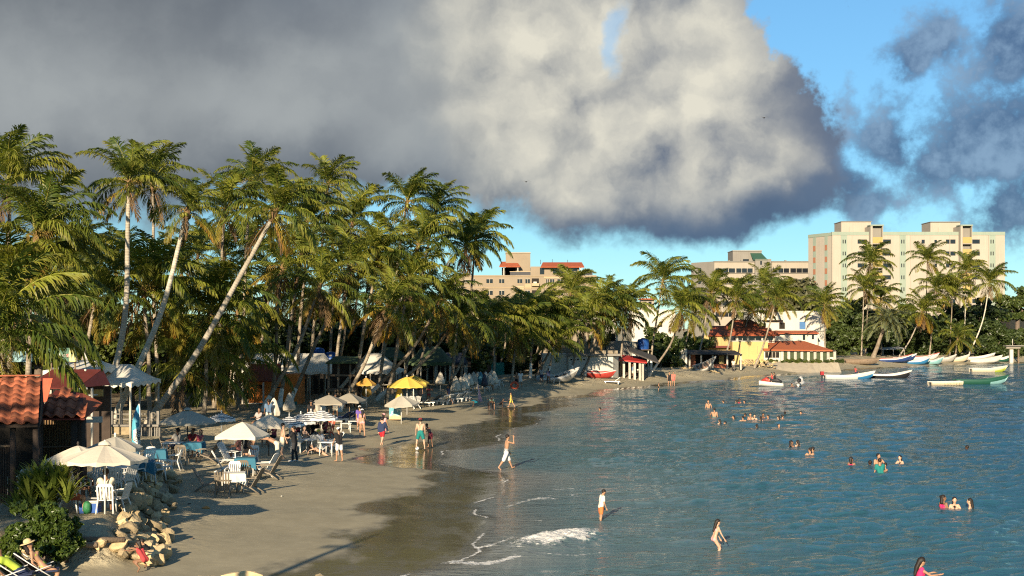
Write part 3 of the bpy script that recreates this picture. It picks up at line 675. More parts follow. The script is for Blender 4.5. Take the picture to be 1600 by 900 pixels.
# broadleaf trees and thicket
def T(px, pyt, Y, w, label, m=None, seed=0, group=None, sq=1.0, lean=0, base=None):
    b = at(px, 500, Y); b.z = TZ(b.x, b.y) if base is None else base
    top = at(px, pyt, Y).z; return tree(b, top - b.z, w, label, seed, m, group, lean, squash=sq)
T(118, 455, 96, 7.0, 'dense dark green tree behind the maroon roof', LF_M, 1)
T(60, 470, 84, 6.0, 'bushy green tree in the thicket at the left edge', LF_D, 2)
T(205, 520, 98, 6.0, 'leafy tree behind the white garden tents', LF_D, 3)
P(285, 575, 86, 288, 'young coconut palm with low leaves behind the leaning stems', fronds=22, nuts=0, dry=1, yellow=2, size=1.25, seed=63)
P(368, 560, 94, 372, 'young coconut palm with low leaves beside the orange bar', fronds=22, nuts=0, dry=1, yellow=3, size=1.25, seed=64)
T(420, 485, 124, 8.5, 'leafy tree behind the long white roof', LF_D, 6)
T(520, 470, 136, 9.5, 'dark tree filling the grove behind the blue tanks', LF_D, 7)
T(610, 480, 142, 9.5, 'dark tree behind the green tents', LF_D, 8)
T(700, 490, 150, 10, 'dark tree behind the closed parasols', LF_D, 9)
T(775, 488, 176, 12, 'tall dark tree below the left of the tan flats', LF_D, 10)
T(820, 492, 182, 11, 'dark tree below the middle of the tan flats', LF_D, 11)
T(795, 545, 162, 7.5, 'low dark hedge tree beside the yellow house wall', LF_D, 12)
T(858, 494, 186, 10, 'dark tree just left of the block house', LF_M, 13)
T(1238, 438, 262, 17, 'broad olive tree in front of the grey hotel', LF_O, 14, sq=.8)
T(1256, 470, 258, 13, 'dark green tree between hotel and white block', LF_D, 15)
T(1322, 488, 262, 12, 'dark green tree just right of the tiled pavilion', LF_D, 16)
T(1345, 470, 272, 12, 'dark tree behind the grey feather palm', LF_D, 17)
T(1412, 478, 278, 13, 'dense tree right of the grey feather palm', LF_D, 18)
T(1455, 500, 268, 11, 'round dark tree above the beached boats', LF_D, 19)
T(1480, 478, 282, 13, 'dense tree behind the young palm and boats', LF_M, 20)
T(1530, 468, 278, 12, 'dense tree at the right end of the white block', LF_D, 21)
T(1550, 505, 268, 10, 'dark tree above the rightmost beached boats', LF_D, 22)
T(1590, 450, 286, 10, 'airy tree at the right edge of the picture', LF_M, 23)
T(1600, 515, 274, 9, 'dark bush at the right edge above the sand', LF_D, 24)
T(1500, 512, 266, 8, 'low dark bush behind the cream beached boat', LF_D, 25)
T(1390, 530, 270, 8, 'low dark bush behind the blue beached boats', LF_D, 26)
T(1082, 520, 208, 6, 'bright green bush left of the yellow house', LF_M, 27)
T(1032, 520, 190, 7, 'green bush beside the blue roof tank', LF_M, 28)

for i, (px, pt, Y, w) in enumerate(((15, 500, 112, 10), (85, 505, 118, 10), (165, 500, 116, 10), (245, 510, 120, 10), (325, 500, 122, 10.5), (395, 505, 128, 11), (470, 500, 140, 11), (560, 500, 150, 11), (640, 505, 158, 12), (730, 500, 168, 12))):
    T(px, pt, Y, w, 'dark leafy tree, ' + ORD[i] + ' from the left at the back of the grove', LF_D if i % 3 else LF_M, 40 + i, 'trees closing the back of the grove', .95)

# ------------------------------------------------------------------ buildings
CREAM = mat('cream_plaster', (.34, .30, .245), .85, .08, .25, streak=.45, dirt=(.40, .37, .29))
MINT = mat('mint_plaster', (.235, .28, .225), .85, .08, .4, streak=.8, dirt=(.20, .23, .19))
OCHRE = mat('ochre_paint', (0.345, 0.255, 0.090), .7, .1)
GREYC = mat('grey_concrete', (.205, .19, .165), .9, .10, .4, streak=.45, dirt=(.15, .135, .115))
BAND = mat('pale_band_plaster', (.30, .265, .215), .85, .08, .4, streak=.5, dirt=(.24, .20, .16))
TANP = mat('tan_plaster', (.235, .19, .135), .85, .08, .4, streak=.35, dirt=(.30, .22, .13))
TANL = mat('light_tan_plaster', (0.368, 0.280, 0.172), .85, .08, .4, streak=.25, dirt=(.34, .27, .17))
DARK = mat('dark_glass', (.012, .014, .017), .12, .3, 1.0, spec=.6)
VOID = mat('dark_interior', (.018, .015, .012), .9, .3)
WHITEP = mat('white_plaster', (0.508, 0.476, 0.402), .85, .10, .6, streak=.45, dirt=(.42, .38, .30))
SHUT = mat('brown_shutter', (.30, .13, .075), .7, .1)
REDROOF = mat('red_roof', (0.323, 0.081, 0.034), .8, .22, 2.0, .5, 6, dirt=(.16, .05, .03))
MAROON = mat('maroon_sheet', (.12, .025, .018), .6, .15, streak=.3)
GREENR = mat('green_sheet', (.035, .09, .06), .6, .15)
YELLOWP = mat('yellow_plaster', (0.459, 0.344, 0.139), .85, .06, .8, streak=.25, dirt=(.42, .30, .12))
ORANGE = mat('orange_plaster', (.62, .19, .035), .8, .08, .8)
TEAL = mat('teal_paint', (.03, .18, .16), .7, .1)
CORAL = mat('coral_plaster', (0.493, 0.170, 0.093), .85, .1, streak=.3, dirt=(.3, .1, .06))
BLOCKM = mat('raw_block', (.24, .20, .145), .95, .18, 1.2, .6, 9, dirt=(.12, .10, .075))
WOOD = mat('weathered_wood', (.17, .125, .085), .9, .25, 3, .5, 18, rnd=.25)
WOODD = mat('dark_wood', (.045, .032, .024), .85, .25, 3, .4, 18, rnd=.25)
PALEW = mat('pale_post', (0.425, 0.391, 0.323), .85, .15, 3, dirt=(.25, .22, .17), rnd=.15)
TENTW = mat('white_canvas', (0.686, 0.651, 0.563), .75, .06, .8, .15, 3, dirt=(.50, .47, .40), trans=.12)
TENTG = mat('green_canvas', (.055, .085, .038), .8, .15, 1.2, .2, 3)
NAVY = mat('navy_canvas', (.035, .04, .055), .8, .2)
BLUE_T = mat('blue_plastic', (.018, .075, .28), .4, .1, rnd=.1)
STONE = mat('rough_stone', (.33, .26, .155), .92, .25, 2.2, .9, 7, dirt=(.11, .09, .06), rnd=.32)
STONE_L = mat('pale_stone', (.50, .38, .21), .92, .22, 2.2, .9, 7, dirt=(.16, .12, .075), rnd=.3)
REED = mat('reed_mat', (.20, .125, .06), .9, .25, 5, .4, 25)
RAIL = mat('dark_rail', (.03, .03, .035), .5, .1)

class Bld:
    """a building set out from its photo outline at one distance: x and z from pixels, y in metres behind the front"""
    def __init__(s, name, label, cat, cx, Y, base=None, group=None):
        s.k = Y / F; s.cx = cx; x = (cx - 800) * s.k; s.b = TZ(x, Y) - .3 if base is None else base
        s.t = thing(name, label, cat, (x, Y, s.b), 0, group)
    def x(s, px): return (px - s.cx) * s.k
    def xd(s, px, y): return s.x(px) + (px - 800) * y / F
    def z(s, py): return H0 - (py - HY) * s.k - s.b
    def box(s, name, m, px0, px1, py0, py1, y0=0.0, y1=6.0, par=None):
        z0 = 0 if py1 is None else s.z(py1)
        return MB().box(s.x(px0), s.x(px1), y0, y1, z0, s.z(py0)).build(name, m, par or s.t)
    def wall(s, name, m, px0, px1, py0, py1, holes=(), y=0.0, th=.3, back=True, hname='window', hmat=None, bars=0, sill=None, panes=True):
        """wall panel with real openings; a pane sits deep in each"""
        X0, X1, Z0, Z1 = s.x(px0), s.x(px1), (0 if py1 is None else s.z(py1)), s.z(py0)
        H = [(s.x(a), s.x(b), s.z(d), s.z(c)) for a, b, c, d in holes]
        xs_ = sorted({X0, X1, *[h[0] for h in H], *[h[1] for h in H]}); zs_ = sorted({Z0, Z1, *[h[2] for h in H], *[h[3] for h in H]})
        mb = MB(); full = lambda i, j: not any(h[0] - 1e-6 <= (xs_[i] + xs_[i + 1]) / 2 <= h[1] and h[2] <= (zs_[j] + zs_[j + 1]) / 2 <= h[3] for h in H)
        nx, nz = len(xs_) - 1, len(zs_) - 1
        for i in range(nx):
            for j in range(nz):
                if not full(i, j): continue
                a, b, c, d = xs_[i], xs_[i + 1], zs_[j], zs_[j + 1]
                mb.add([(a, y, c), (b, y, c), (b, y, d), (a, y, d)], [(0, 1, 2, 3)]); mb.add([(a, y + th, c), (b, y + th, c), (b, y + th, d), (a, y + th, d)], [(3, 2, 1, 0)])
                if i == 0 or not full(i - 1, j): mb.add([(a, y, c), (a, y, d), (a, y + th, d), (a, y + th, c)], [(0, 1, 2, 3)])
                if i == nx - 1 or not full(i + 1, j): mb.add([(b, y, c), (b, y, d), (b, y + th, d), (b, y + th, c)], [(3, 2, 1, 0)])
                if j == 0 or not full(i, j - 1): mb.add([(a, y, c), (b, y, c), (b, y + th, c), (a, y + th, c)], [(3, 2, 1, 0)])
                if j == nz - 1 or not full(i, j + 1): mb.add([(a, y, d), (b, y, d), (b, y + th, d), (a, y + th, d)], [(0, 1, 2, 3)])
        o = mb.build(name, m, s.t)
        for h in (H if panes else ()):
            w = MB().box(h[0] + .005, h[1] - .005, y + min(th * .55, .12), y + th * .8, h[2] + .005, h[3] - .005).build(hname, hmat or DARK, s.t)
            if bars:
                f = MB(); n = bars
                for q in range(1, n): xx = h[0] + (h[1] - h[0]) * q / n; f.box(xx - .04, xx + .04, y + .02, y + min(th * .53, .11), h[2] + .01, h[3] - .01)
                f.box(h[0] + .006, h[1] - .006, y + .03, y + min(th * .52, .10), h[3] - .09, h[3] - .012)
                f.build('frame', PALEW, w)
            if sill: MB().box(h[0] - .06, h[1] + .06, y - .08, y - .004, h[2] - .1, h[2] - .005).build('sill', sill, w)
        return o
    def slope(s, name, m, pts, th=.12):
        """roof sheet: points (px, py, y)"""
        return MB().slab([(s.x(a), y, H0 - (b - HY) * (s.k + y / F) - s.b) for a, b, y in pts], th).build(name, m, s.t)

# --- the white apartment block
b = Bld('apartment_block', 'long cream apartment block with eight storeys and two stair towers', 'building', 1430, 320, 1.0)
rows = [377.5 + 18.62 * i for i in range(6)]
holes = []
for r in rows:
    for a in ((1340, 1354.5), (1378, 1392), (1478, 1493), (1517, 1531)): holes.append((a[0], a[1], r - 3.3, r + 3.3))
    for a in (1316.5, 1320, 1408, 1411.5, 1547.5, 1551): holes.append((a, a + 1.7, r - 3, r + 3))
    holes.append((1460, 1464, r - 2.7, r + 2.7))
holes += [(1440, 1445, r - 3, r + 3) for r in rows[:1]]
b.wall('front_wall', CREAM, 1300, 1570, 363.2, None, holes, 0, .5)
mb = MB(); mb.prism([(b.x(1300) + .01, .52), (b.x(1570) - .02, .52), (b.x(1570) - .02, 15), (b.xd(1263.5, 15), 15), (b.xd(1263, 9), 9), (b.xd(1281, 4.6), 4.6)], 0, b.z(363.6)); mb.build('main_body', CREAM, b.t)
for a, c in ((1313.5, 1323.8), (1405.5, 1415.5), (1544.5, 1555.5)):
    b.wall('mint_strip', MINT, a, c, 367.6, 540, [h_ for h_ in holes if a < h_[0] < c], -.06, .055, panes=False)
b.box('parapet_stain_band', MINT, 1299.6, 1570.4, 362.2, 367.4, -.10, .48)
for i in range(9): b.box('parapet_joint', CREAM, 1300.5 + 30.5 * i, 1301.6 + 30.5 * i, 367.6, 520, -.12, -.005)
for (p0, y0), (p1, y1) in (((1263, 9.0), (1281, 4.6)), ((1281, 4.6), (1300, .52))):
    A = Vector((b.xd(p0, y0), y0, 0)); C = Vector((b.xd(p1, y1) if p1 < 1300 else b.x(1300) + .01, y1, 0)); d = (C - A).normalized(); n = Vector((d.y, -d.x, 0)); ang_ = math.atan2(d.y, d.x)
    Mz = Matrix.Rotation(ang_, 3, 'Z'); L_ = (C - A).length
    MB().obox(A + d * L_ * .5 + n * .05 + Vector((0, 0, b.z(365.4))), (L_, .10, .75), Mz).build('parapet_stain_band', MINT, b.t)
    MB().obox(A + d * L_ * .55 + n * .03 + Vector((0, 0, b.z(366) / 2)), (L_ * .26, .07, b.z(368)), Mz).build('mint_strip', MINT, b.t)
    for r in [386 + 18.5 * i for i in range(5)]:
        w = MB().obox(A + d * L_ * .55 + n * .09 + Vector((0, 0, b.z(r))), (L_ * .2, .06, 1.3), Mz).build('shutter', SHUT, b.t)
for p0, p1, yt, y_off in ((1321, 1368, 344.6, 4), (1462, 1509, 345.2, 4)):
    b.box('lift_house', CREAM, p0, p1, yt, 363.5, y_off, y_off + 7); b.box('roof_slab', GREYC, p0 - .6, p1 + .6, yt - 1, yt - .05, y_off - .3, y_off + 7.3)
    b.box('vent_door', BAND, p0 + 12, p0 + 13, yt + 8, 362, y_off - .05, y_off - .004)
for p0, p1 in ((1357.5, 1377), (1497.5, 1515.6)):
    b.box('stair_pier', CREAM, p0, p0 + 3.2, 353.8, None, -1.6, -.13); b.box('stair_pier', CREAM, p1 - 1.0, p1, 353.8, None, -1.6, -.13)
    b.box('stair_back', GREYC, p0 + 3.3, p1 - 1.1, 354, None, -.35, -.13); b.box('stair_roof', MINT, p0 - .6, p1 + .8, 351.8, 353.7, -1.8, 1.5)
    b.box('stair_head', CREAM, p0 + .2, p1 - .2, 353.9, 363, .01, 3.9)
    for i in range(8):
        y_ = 371.2 + 18.62 * i; b.box('stair_balustrade', OCHRE, p0 + 3.3, p1 - 1.1, y_, y_ + 9.5, -1.75, -1.5); b.box('landing', BAND, p0 + 3.3, p1 - 1.1, y_ + 9.6, y_ + 11, -1.7, -.36)
        MB().slab([(b.x(p0 + 4), -.5, b.z(y_ + 11)), (b.x(p1 - 2), -.5, b.z(y_ + 4)), (b.x(p1 - 2), -1.3, b.z(y_ + 4)), (b.x(p0 + 4), -1.3, b.z(y_ + 11))], .25).build('stair_flight', CREAM, b.t)
# --- grey hotel
b = Bld('hotel_building', 'weathered grey hotel with long dark window bands beside the cream block', 'building', 1172, 345, 1.0)
fl = [(418.6, 426.2), (435.8, 443.2), (453, 460.4), (470, 477.6), (487, 495)]
b.wall('left_wing_wall', BAND, 1116, 1179, 409.2, None, [(1118, 1148.5, a, c) for a, c in fl] + [(1150.5, 1176, a, c) for a, c in fl], 0, .6, hname='window_band', bars=3)
b.wall('right_wing_wall', BAND, 1204.2, 1266, 409.2, None, [(1207, 1233, a, c) for a, c in fl] + [(1235, 1262.5, a, c) for a, c in fl], 0, .6, hname='window_band', bars=3)
b.box('left_cornice', GREYC, 1115.5, 1178.8, 408, 409.1, -.4, 1); b.box('right_cornice', GREYC, 1204.4, 1266.6, 408, 409.1, -.4, 1)
for a, c in fl[:4]:
    b.box('sill_band', GREYC, 1116.2, 1178.7, c + .2, c + 1.0, -.25, -.004); b.box('sill_band', GREYC, 1204.5, 1265.8, c + .2, c + 1.0, -.25, -.004)
MB().prism([(b.x(1116) - .02, .3), (b.x(1116) - .02, 16), (b.xd(1080.5, 16), 16), (b.xd(1080, 8), 8)], 0, b.z(408.4)).build('left_flank', GREYC, b.t)
for r in (421, 438.5, 456): 
    MB().box(b.xd(1093, 5.2) - .35, b.xd(1093, 5.2) + .35, 4.6, 5.8, b.z(r + 3.4), b.z(r - 3.4)).build('flank_window', DARK, b.t)
b.wall('centre_shaft', GREYC, 1179.2, 1204, 405, None, [(1186.8, 1189.6, r - 3, r + 3) for r in (411, 428.5, 446, 463, 480)], -.9, .5)
b.box('shaft_body', GREYC, 1179.4, 1203.8, 405.4, None, -.38, 12); b.box('wing_body', GREYC, 1116.3, 1179, 409.6, None, .62, 14); b.box('wing_body', GREYC, 1204.3, 1265.8, 409.6, None, .62, 14)
b.box('roof_house', GREYC, 1148, 1193.5, 391.2, 409, 3, 11); b.box('roof_house_slab', BAND, 1147.5, 1194, 390.2, 391.1, 2.7, 11.2); b.box('roof_house_window', DARK, 1164, 1173, 404, 407.8, 2.86, 2.99)
b.slope('green_awning', GREENR, [(1176, 405.8, -1.0), (1198.5, 405.8, -1.0), (1193, 395.5, 2.9), (1175.5, 395.5, 2.9)], .15)
for px in (1140, 1229, 1160): b.box('roof_vent', GREYC, px, px + 2.4, 406, 408, 2, 3)
# --- tan flats
b = Bld('tan_flats', 'tan apartment house with red roofed penthouses half hidden by palms', 'building', 820, 330, 1.0)
r1 = (435.5, 442.6); r2 = (453.5, 461); r3 = (472, 479)
wins = [(737, 742, *r1), (725.5, 733, 437, 443), (808.5, 816, *r1), (821, 828, *r1), (853.5, 857.5, *r1), (859.5, 866, *r1), (871, 880, *r1), (903, 915, *r1), (903, 915, *r2), (853, 866, *r2), (821, 828, *r2), (808.5, 816, *r2), (871, 880, *r2), (737, 742, *r2), (760, 770, *r1), (780, 788, *r1), (780, 788, *r2), (760, 770, *r2)]
b.wall('front_wall', TANP, 706, 932, 430, None, wins, 0, .5, bars=2, sill=TANL)
b.box('main_body', TANP, 706.3, 931.7, 430.3, None, .52, 14)
b.box('light_panel', TANL, 806, 818.8, 447, 452.4, -.10, -.004); b.box('light_panel', TANL, 850, 899, 431.5, 434.6, -.10, -.004); b.box('light_panel', TANL, 820, 830, 443.8, 451, -.10, -.004)
for y_ in (432, 449.5): b.box('string_course', TANL, 705.6, 932.4, y_ - .7, y_ + .1, -.22, -.11)
b.box('roof_tower', TANP, 790, 829, 394.2, 430, 4, 11); b.box('roof_tower_cap', TANL, 789.6, 829.4, 393, 394.1, 3.8, 11.2)
b.wall('penthouse_wall', TANP, 829.3, 906, 415.6, 429.9, [(844, 851, 417.5, 428), (864.5, 881, 418.5, 428), (891.5, 903, 418, 429)], 3.0, .4)
b.box('penthouse_body', TANP, 829.6, 905.7, 415.9, 429.9, 3.42, 10); b.box('white_door', WHITEP, 882, 889.8, 417.5, 429.5, 2.9, 2.99)
b.slope('penthouse_roof', REDROOF, [(845, 416.6, 1.6), (913.5, 416.6, 1.6), (911, 409.8, 6), (849, 409.8, 6)], .25)
b.slope('terrace_roof', REDROOF, [(780, 416, 1.6), (813, 416, 1.6), (808, 408.8, 5), (783, 408.8, 5)], .25)
b.box('terrace_void', VOID, 784, 806, 417, 429.8, 4.0, 4.2)
for px in (786.5, 808.5, 907.5): b.box('terrace_post', WHITEP, px, px + 1.4, 415.8, 429.8, 2.0, 2.25)
for p0, p1 in ((797, 828.5), (891, 926)): b.box('dark_railing', RAIL, p0, p1, 424.8, 429.6, .3, .4); b.box('rail_cap', TANL, p0 - .5, p1 + .5, 423.8, 424.7, .25, .45)
for px, h in ((845.5, 404), (864, 403), (888.5, 404)): MB().tube([(b.x(px), 6, b.z(411)), (b.x(px), 6, b.z(h))], .06, 5).build('roof_mast', RAIL, b.t)
for p0, p1, yy in ((831, 842, 435), (831, 842, 453.5)): b.box('balcony_void', VOID, p0, p1, yy, yy + 7.5, -.06, -.004); b.box('balcony_wall', TANL, p0 - .4, p1 + .4, yy + 7.7, yy + 12, -.9, -.12)
for p0, yy in ((726, 439), (833.5, 440.2)): b.box('air_conditioner', WHITEP, p0, p0 + 5, yy, yy + 3, -.6, -.13)
# --- white terrace houses high behind the shore
b = Bld('white_house', 'white two storey house with one blue shuttered window', 'house', 1236, 232, 1.0)
b.wall('upper_wall', WHITEP, 1176, 1291, 487.5, 517, [(1217.5, 1226.5, 504, 514), (1192, 1197, 505, 511)], 0, .35, hmat=VOID)
b.box('blue_shutter', mat('blue_paint', (.05, .14, .30), .6, .1), 1249, 1258.5, 502.5, 514, -.09, -.004); b.box('main_body', WHITEP, 1176.3, 1290.7, 487.8, None, .37, 9)
b.box('parapet', WHITEP, 1226, 1291.4, 485.8, 487.4, -.12, .6); b.box('eave_shade', WOODD, 1190, 1222, 500, 501.2, -.9, -.005)
b.wall('lower_wall', WHITEP, 1211, 1271, 519.4, None, [(1248, 1252, 522, 531), (1262, 1265.5, 523, 530)], -3.2, .3)
b.box('lower_body', WHITEP, 1211.3, 1270.7, 519.8, None, -2.88, -.14)
b.slope('red_eave', REDROOF, [(1209, 520.2, -3.9), (1272, 520.2, -3.9), (1272, 516.4, -.15), (1209, 516.4, -.15)], .15)
b = Bld('white_house', 'white house with small red roofed top room behind the palms', 'house', 1025, 236, 1.0)
b.wall('front_wall', WHITEP, 988, 1055, 484, None, [(1008, 1013, 503, 511), (1030, 1035, 503, 511)], 0, .3); b.box('main_body', WHITEP, 988.3, 1054.7, 484.4, None, .32, 8)
b.wall('top_room_wall', BAND, 1004, 1024, 468, 483.9, [(1007, 1012, 471, 479), (1015, 1020, 471, 479)], 2, .3); b.box('top_room_body', BAND, 1004.3, 1023.7, 468.4, 483.9, 2.32, 6); b.box('top_roof', REDROOF, 1002.5, 1026, 466, 467.9, 1.2, 6.6)
b.slope('stair_parapet', WHITEP, [(1040, 500, -.1), (1056, 492, -.1), (1056, 486, 2), (1040, 494, 2)], .3)
b = Bld('cream_house', 'cream house glimpsed behind the palms over the shed', 'house', 925, 238, 1.0)
b.wall('front_wall', WHITEP, 890, 962, 472, None, [(918, 924, 482, 490)], 0, .3); b.box('main_body', WHITEP, 890.3, 961.7, 472.4, None, .32, 8)
b.slope('red_roof', REDROOF, [(884, 500, -3), (908, 500, -3), (906, 492, .0), (886, 492, .0)], .2)
# --- bare block house and white shed
b = Bld('block_house', 'bare grey block house with one white framed window', 'house', 895, 170)
b.wall('front_wall', BLOCKM, 842, 946, 501, None, [(920, 926.5, 522.5, 533), (912.5, 916, 524, 532)], 0, .3, bars=2, sill=PALEW); b.box('main_body', BLOCKM, 842.3, 945.7, 501.4, None, .32, 6)
b.box('roof_slab', GREYC, 840, 948, 498.6, 500.9, -.5, 6.4)
for i in range(6): b.box('block_course', BLOCKM, 842.5, 911, 507 + 7.2 * i, 507.8 + 7.2 * i, -.035, -.003)
b.box('annex_wall', GREYC, 947, 984, 533, None, -.2, 4.5); b.box('annex_opening', VOID, 950, 962, 521, 532.6, .4, 3); b.box('annex_post', WHITEP, 962.4, 966, 519, 532.8, .4, .7)
b = Bld('white_shed', 'low whitewashed shed behind the boats on the sand', 'shed', 940, 160)
b.wall('front_wall', WHITEP, 888, 958, 556.5, None, [(891 + 5 * i, 894.4 + 5 * i, 560.8, 563) for i in range(5)], 0, .3, hname='vent', hmat=VOID); b.box('main_body', WHITEP, 888.3, 957.7, 557, None, .32, 5); MB().prism([(b.x(958.1), .05), (b.x(968), 1.6), (b.x(968), 5), (b.x(958.1), 5)], 0, b.z(557.5)).build('end_wall', WHITEP, b.t)
b.box('left_wall', WHITEP, 848, 887.8, 553, None, .5, 5); b.box('roof_edge', GREYC, 886, 969, 553, 556.2, -.35, 5.4); b.box('roof_hump', BLOCKM, 930, 966, 548, 552.8, .6, 4)
b = Bld('beach_shelter', 'open shelter with red eaves and white posts beside the white shed', 'shelter', 988, 163)
b.slope('roof', mat('red_sheet', (.36, .03, .025), .5, .12), [(966, 561.5, -.6), (1010, 566, -.6), (1011, 557, 4), (968, 554, 4)], .15)
for px in (974.5, 983.5, 991.5, 999.5, 1004): MB().box(b.x(px) - .13, b.x(px) + .13, -.3, -.04, 0, b.z(564.8)).build('post', PALEW, b.t)
b.box('back_wall', WOODD, 969, 1009, 568, None, 3.2, 3.4); b.box('counter', WHITEP, 986, 1003, 577, 579, .5, 1.4)
b.slope('upper_roof', mat('tar_sheet', (.06, .055, .05), .8, .2), [(985, 549, -.2), (1030, 567, -.2), (1030, 556, 4.5), (985, 540, 4.5)], .15)
b = Bld('roof_tank', 'blue water tank on a stand above the shelter', 'water tank', 1005, 172)
MB().lathe([(.0, 0), (.72, .0), (.74, .1), (.74, .55), (.76, .6), (.74, .65), (.74, 1.1), (.62, 1.28), (.25, 1.36), (.24, 1.45), (0, 1.45)], 16, (0, 0, b.z(546))).build('tank', BLUE_T, b.t)
for sx in (-.6, .6):
    for sy in (-.5, .5): MB().box(sx - .06, sx + .06, sy - .06, sy + .06, 0, b.z(546.4)).build('leg', PALEW, b.t)
MB().box(-.9, .9, -.8, .8, b.z(547), b.z(546.1)).build('platform', WOOD, b.t); b.box('lean_to', WHITEP, 984, 1000, 534, 546, 1, 2.5)
# --- shacks and colonnade in front of the yellow house
b = Bld('colonnade', 'small white arched colonnade left of the dark canopy shack', 'colonnade', 1068, 190)
for px in (1061.5, 1066.5, 1071.5): MB().box(b.x(px) - .17, b.x(px) + .17, -.17, .17, 0, b.z(551)).build('pillar', WHITEP, b.t)
b.box('lintel', WHITEP, 1060, 1073.4, 545, 550.8, -.22, .22); b.box('back_wall', GREYC, 1060, 1074, 546, None, 2.0, 2.2)
b = Bld('canopy_shack', 'shack under a flat dark canopy with coral walls', 'shack', 1115, 192)
b.slope('canopy', mat('tar_roof', (.03, .028, .027), .8, .2), [(1072, 552.5, -1.5), (1157, 553.5, -1.5), (1155, 547.5, 4), (1074, 546.5, 4)], .15)
for px in (1076, 1094, 1112, 1134.5, 1155.5): MB().box(b.x(px) - .11, b.x(px) + .11, -1.1, -.88, 0, b.z(552.2)).build('post', PALEW, b.t)
b.box('back_wall', WOODD, 1074, 1154, 552, None, 3.4, 3.6); b.box('coral_wall', CORAL, 1078, 1089, 555, None, 1.6, 1.8); b.box('coral_counter', CORAL, 1112.5, 1135, 568.8, 576, -.6, .0); b.box('white_base', WHITEP, 1112.3, 1135.2, 576.2, None, -.64, .04)
b.box('doorway', VOID, 1117, 1124, 556, 568.6, 1.5, 1.9); b.box('yellow_panel', YELLOWP, 1126, 1134, 556, 568.6, 1.5, 1.7)
b = Bld('yellow_house', 'yellow shore house with a blank sunlit wall and red hip roof', 'house', 1165, 212)
b.box('yellow_wall', YELLOWP, 1138, 1192.5, 533.2, None, -4, 0)
for py in range(0, 3): b.box('wall_crack', TANP, 1150 + 13 * py, 1150.4 + 13 * py, 540, 560 - 4 * py, -4.02, -4.003)
b.wall('upper_wall', WHITEP, 1150, 1212, 522.5, 532.9, [(1154, 1167, 524, 532), (1171, 1190, 524.5, 532), (1193, 1208, 524.5, 532)], .3, .3, bars=2)
b.box('upper_body', WHITEP, 1150.3, 1211.7, 522.9, None, .62, 7)
b.slope('hip_roof_front', REDROOF, [(1117, 523.5, -.9), (1217, 523.5, -.9), (1180, 499.5, 4.5), (1150, 499.5, 4.5)], .15)
b.slope('hip_roof_side', REDROOF, [(1217, 523.2, -.9), (1217, 518, 9), (1181, 499.3, 4.7)], .15)
b.slope('left_red_roof', REDROOF, [(1104, 524, -2), (1140, 524, -2), (1138, 509, 3), (1116, 509, 3)], .15)
b.wall('brown_wall', mat('mustard_plaster', (.42, .30, .13), .85, .12, .8, streak=.4), 1098, 1137.5, 524.2, None, [(1105.5, 1110, 527, 531), (1128, 1132, 526, 530)], -1.6, .3)
b.box('brown_body', TANP, 1098.3, 1137.3, 524.6, None, -1.28, 4); b.box('red_band', MAROON, 1097, 1137.4, 540, 543, -2.6, -1.62)
b.box('parapet_coping', WHITEP, 1137.5, 1193, 532.2, 533.1, -4.1, .2)
b = Bld('tiled_pavilion', 'long pavilion with red sloping roof and green screens between cream columns', 'pavilion', 1250, 208)
b.slope('roof', mat('orange_tile_roof', (0.340, 0.098, 0.038), .8, .15, 2.5, .6, 7), [(1192, 546, -.8), (1299, 547, -.8), (1270, 532.8, 6.0), (1192, 532.8, 6.0)], .2)
b.box('fascia', WOODD, 1192, 1304, 546.6, 548, -.75, -.5); cols = [1221.5 + 10.25 * i for i in range(9)]
for px in cols: MB().box(b.x(px) - .2, b.x(px) + .2, -.35, .05, b.z(568), b.z(548.1)).build('column', PALEW, b.t)
scr = mat('green_screen', (.05, .065, .03), .8, .25, 3, .4, 20)
for a, c in zip(cols[:-1], cols[1:]): b.box('green_screen', scr, a + 2.1, c - 2.1, 549, 566, -.12, -.05)
b.wall('side_wall', WHITEP, 1193, 1219, 548.3, None, [(1195, 1217, 549, 559)], -.3, .3, hmat=VOID, bars=4)
b.box('plinth', WHITEP, 1193, 1304.5, 567.3, None, -.42, -.31); b.box('end_panel', WHITEP, 1296, 1304, 558, 567, -.2, -.13)
pr = at(1250, 575, 204)
def ramp(name, label, px0, px1, Y, top, run, m):
    x0, x1 = (px0 - 800) / F * Y, (px1 - 800) / F * Y; t = thing(name, label, 'revetment', ((x0 + x1) / 2, Y, 0)); mb = MB(); n = 22; w = x1 - x0
    vs = []; rs_ = random.Random(px0)
    for i in range(n + 1):
        xx = -w / 2 + w * i / n; z0 = TZ(xx + (x0 + x1) / 2, Y - run) - .2
        for j, (yy, zz) in enumerate(((-run, z0), (-run * .55, z0 + (top - z0) * .5), (-.2, top), (1.5, top + .02), (1.5, 0))): vs.append((xx, yy + rs_.uniform(-.12, .12), zz + rs_.uniform(-.07, .07) * (j < 3)))
    fs = [(i * 5 + j, (i + 1) * 5 + j, (i + 1) * 5 + j + 1, i * 5 + j + 1) for i in range(n) for j in range(4)]
    mb.add(vs, fs); mb.build('sloping_face', m, t); return t
rv = ramp('concrete_revetment', 'pale sloping concrete revetment below the tiled pavilion', 1194, 1309, 206, 1.42, 4.6, mat('pale_concrete', (0.374, 0.323, 0.238), .92, .12, 1.5, .5, 6, dirt=(.26, .22, .16)))
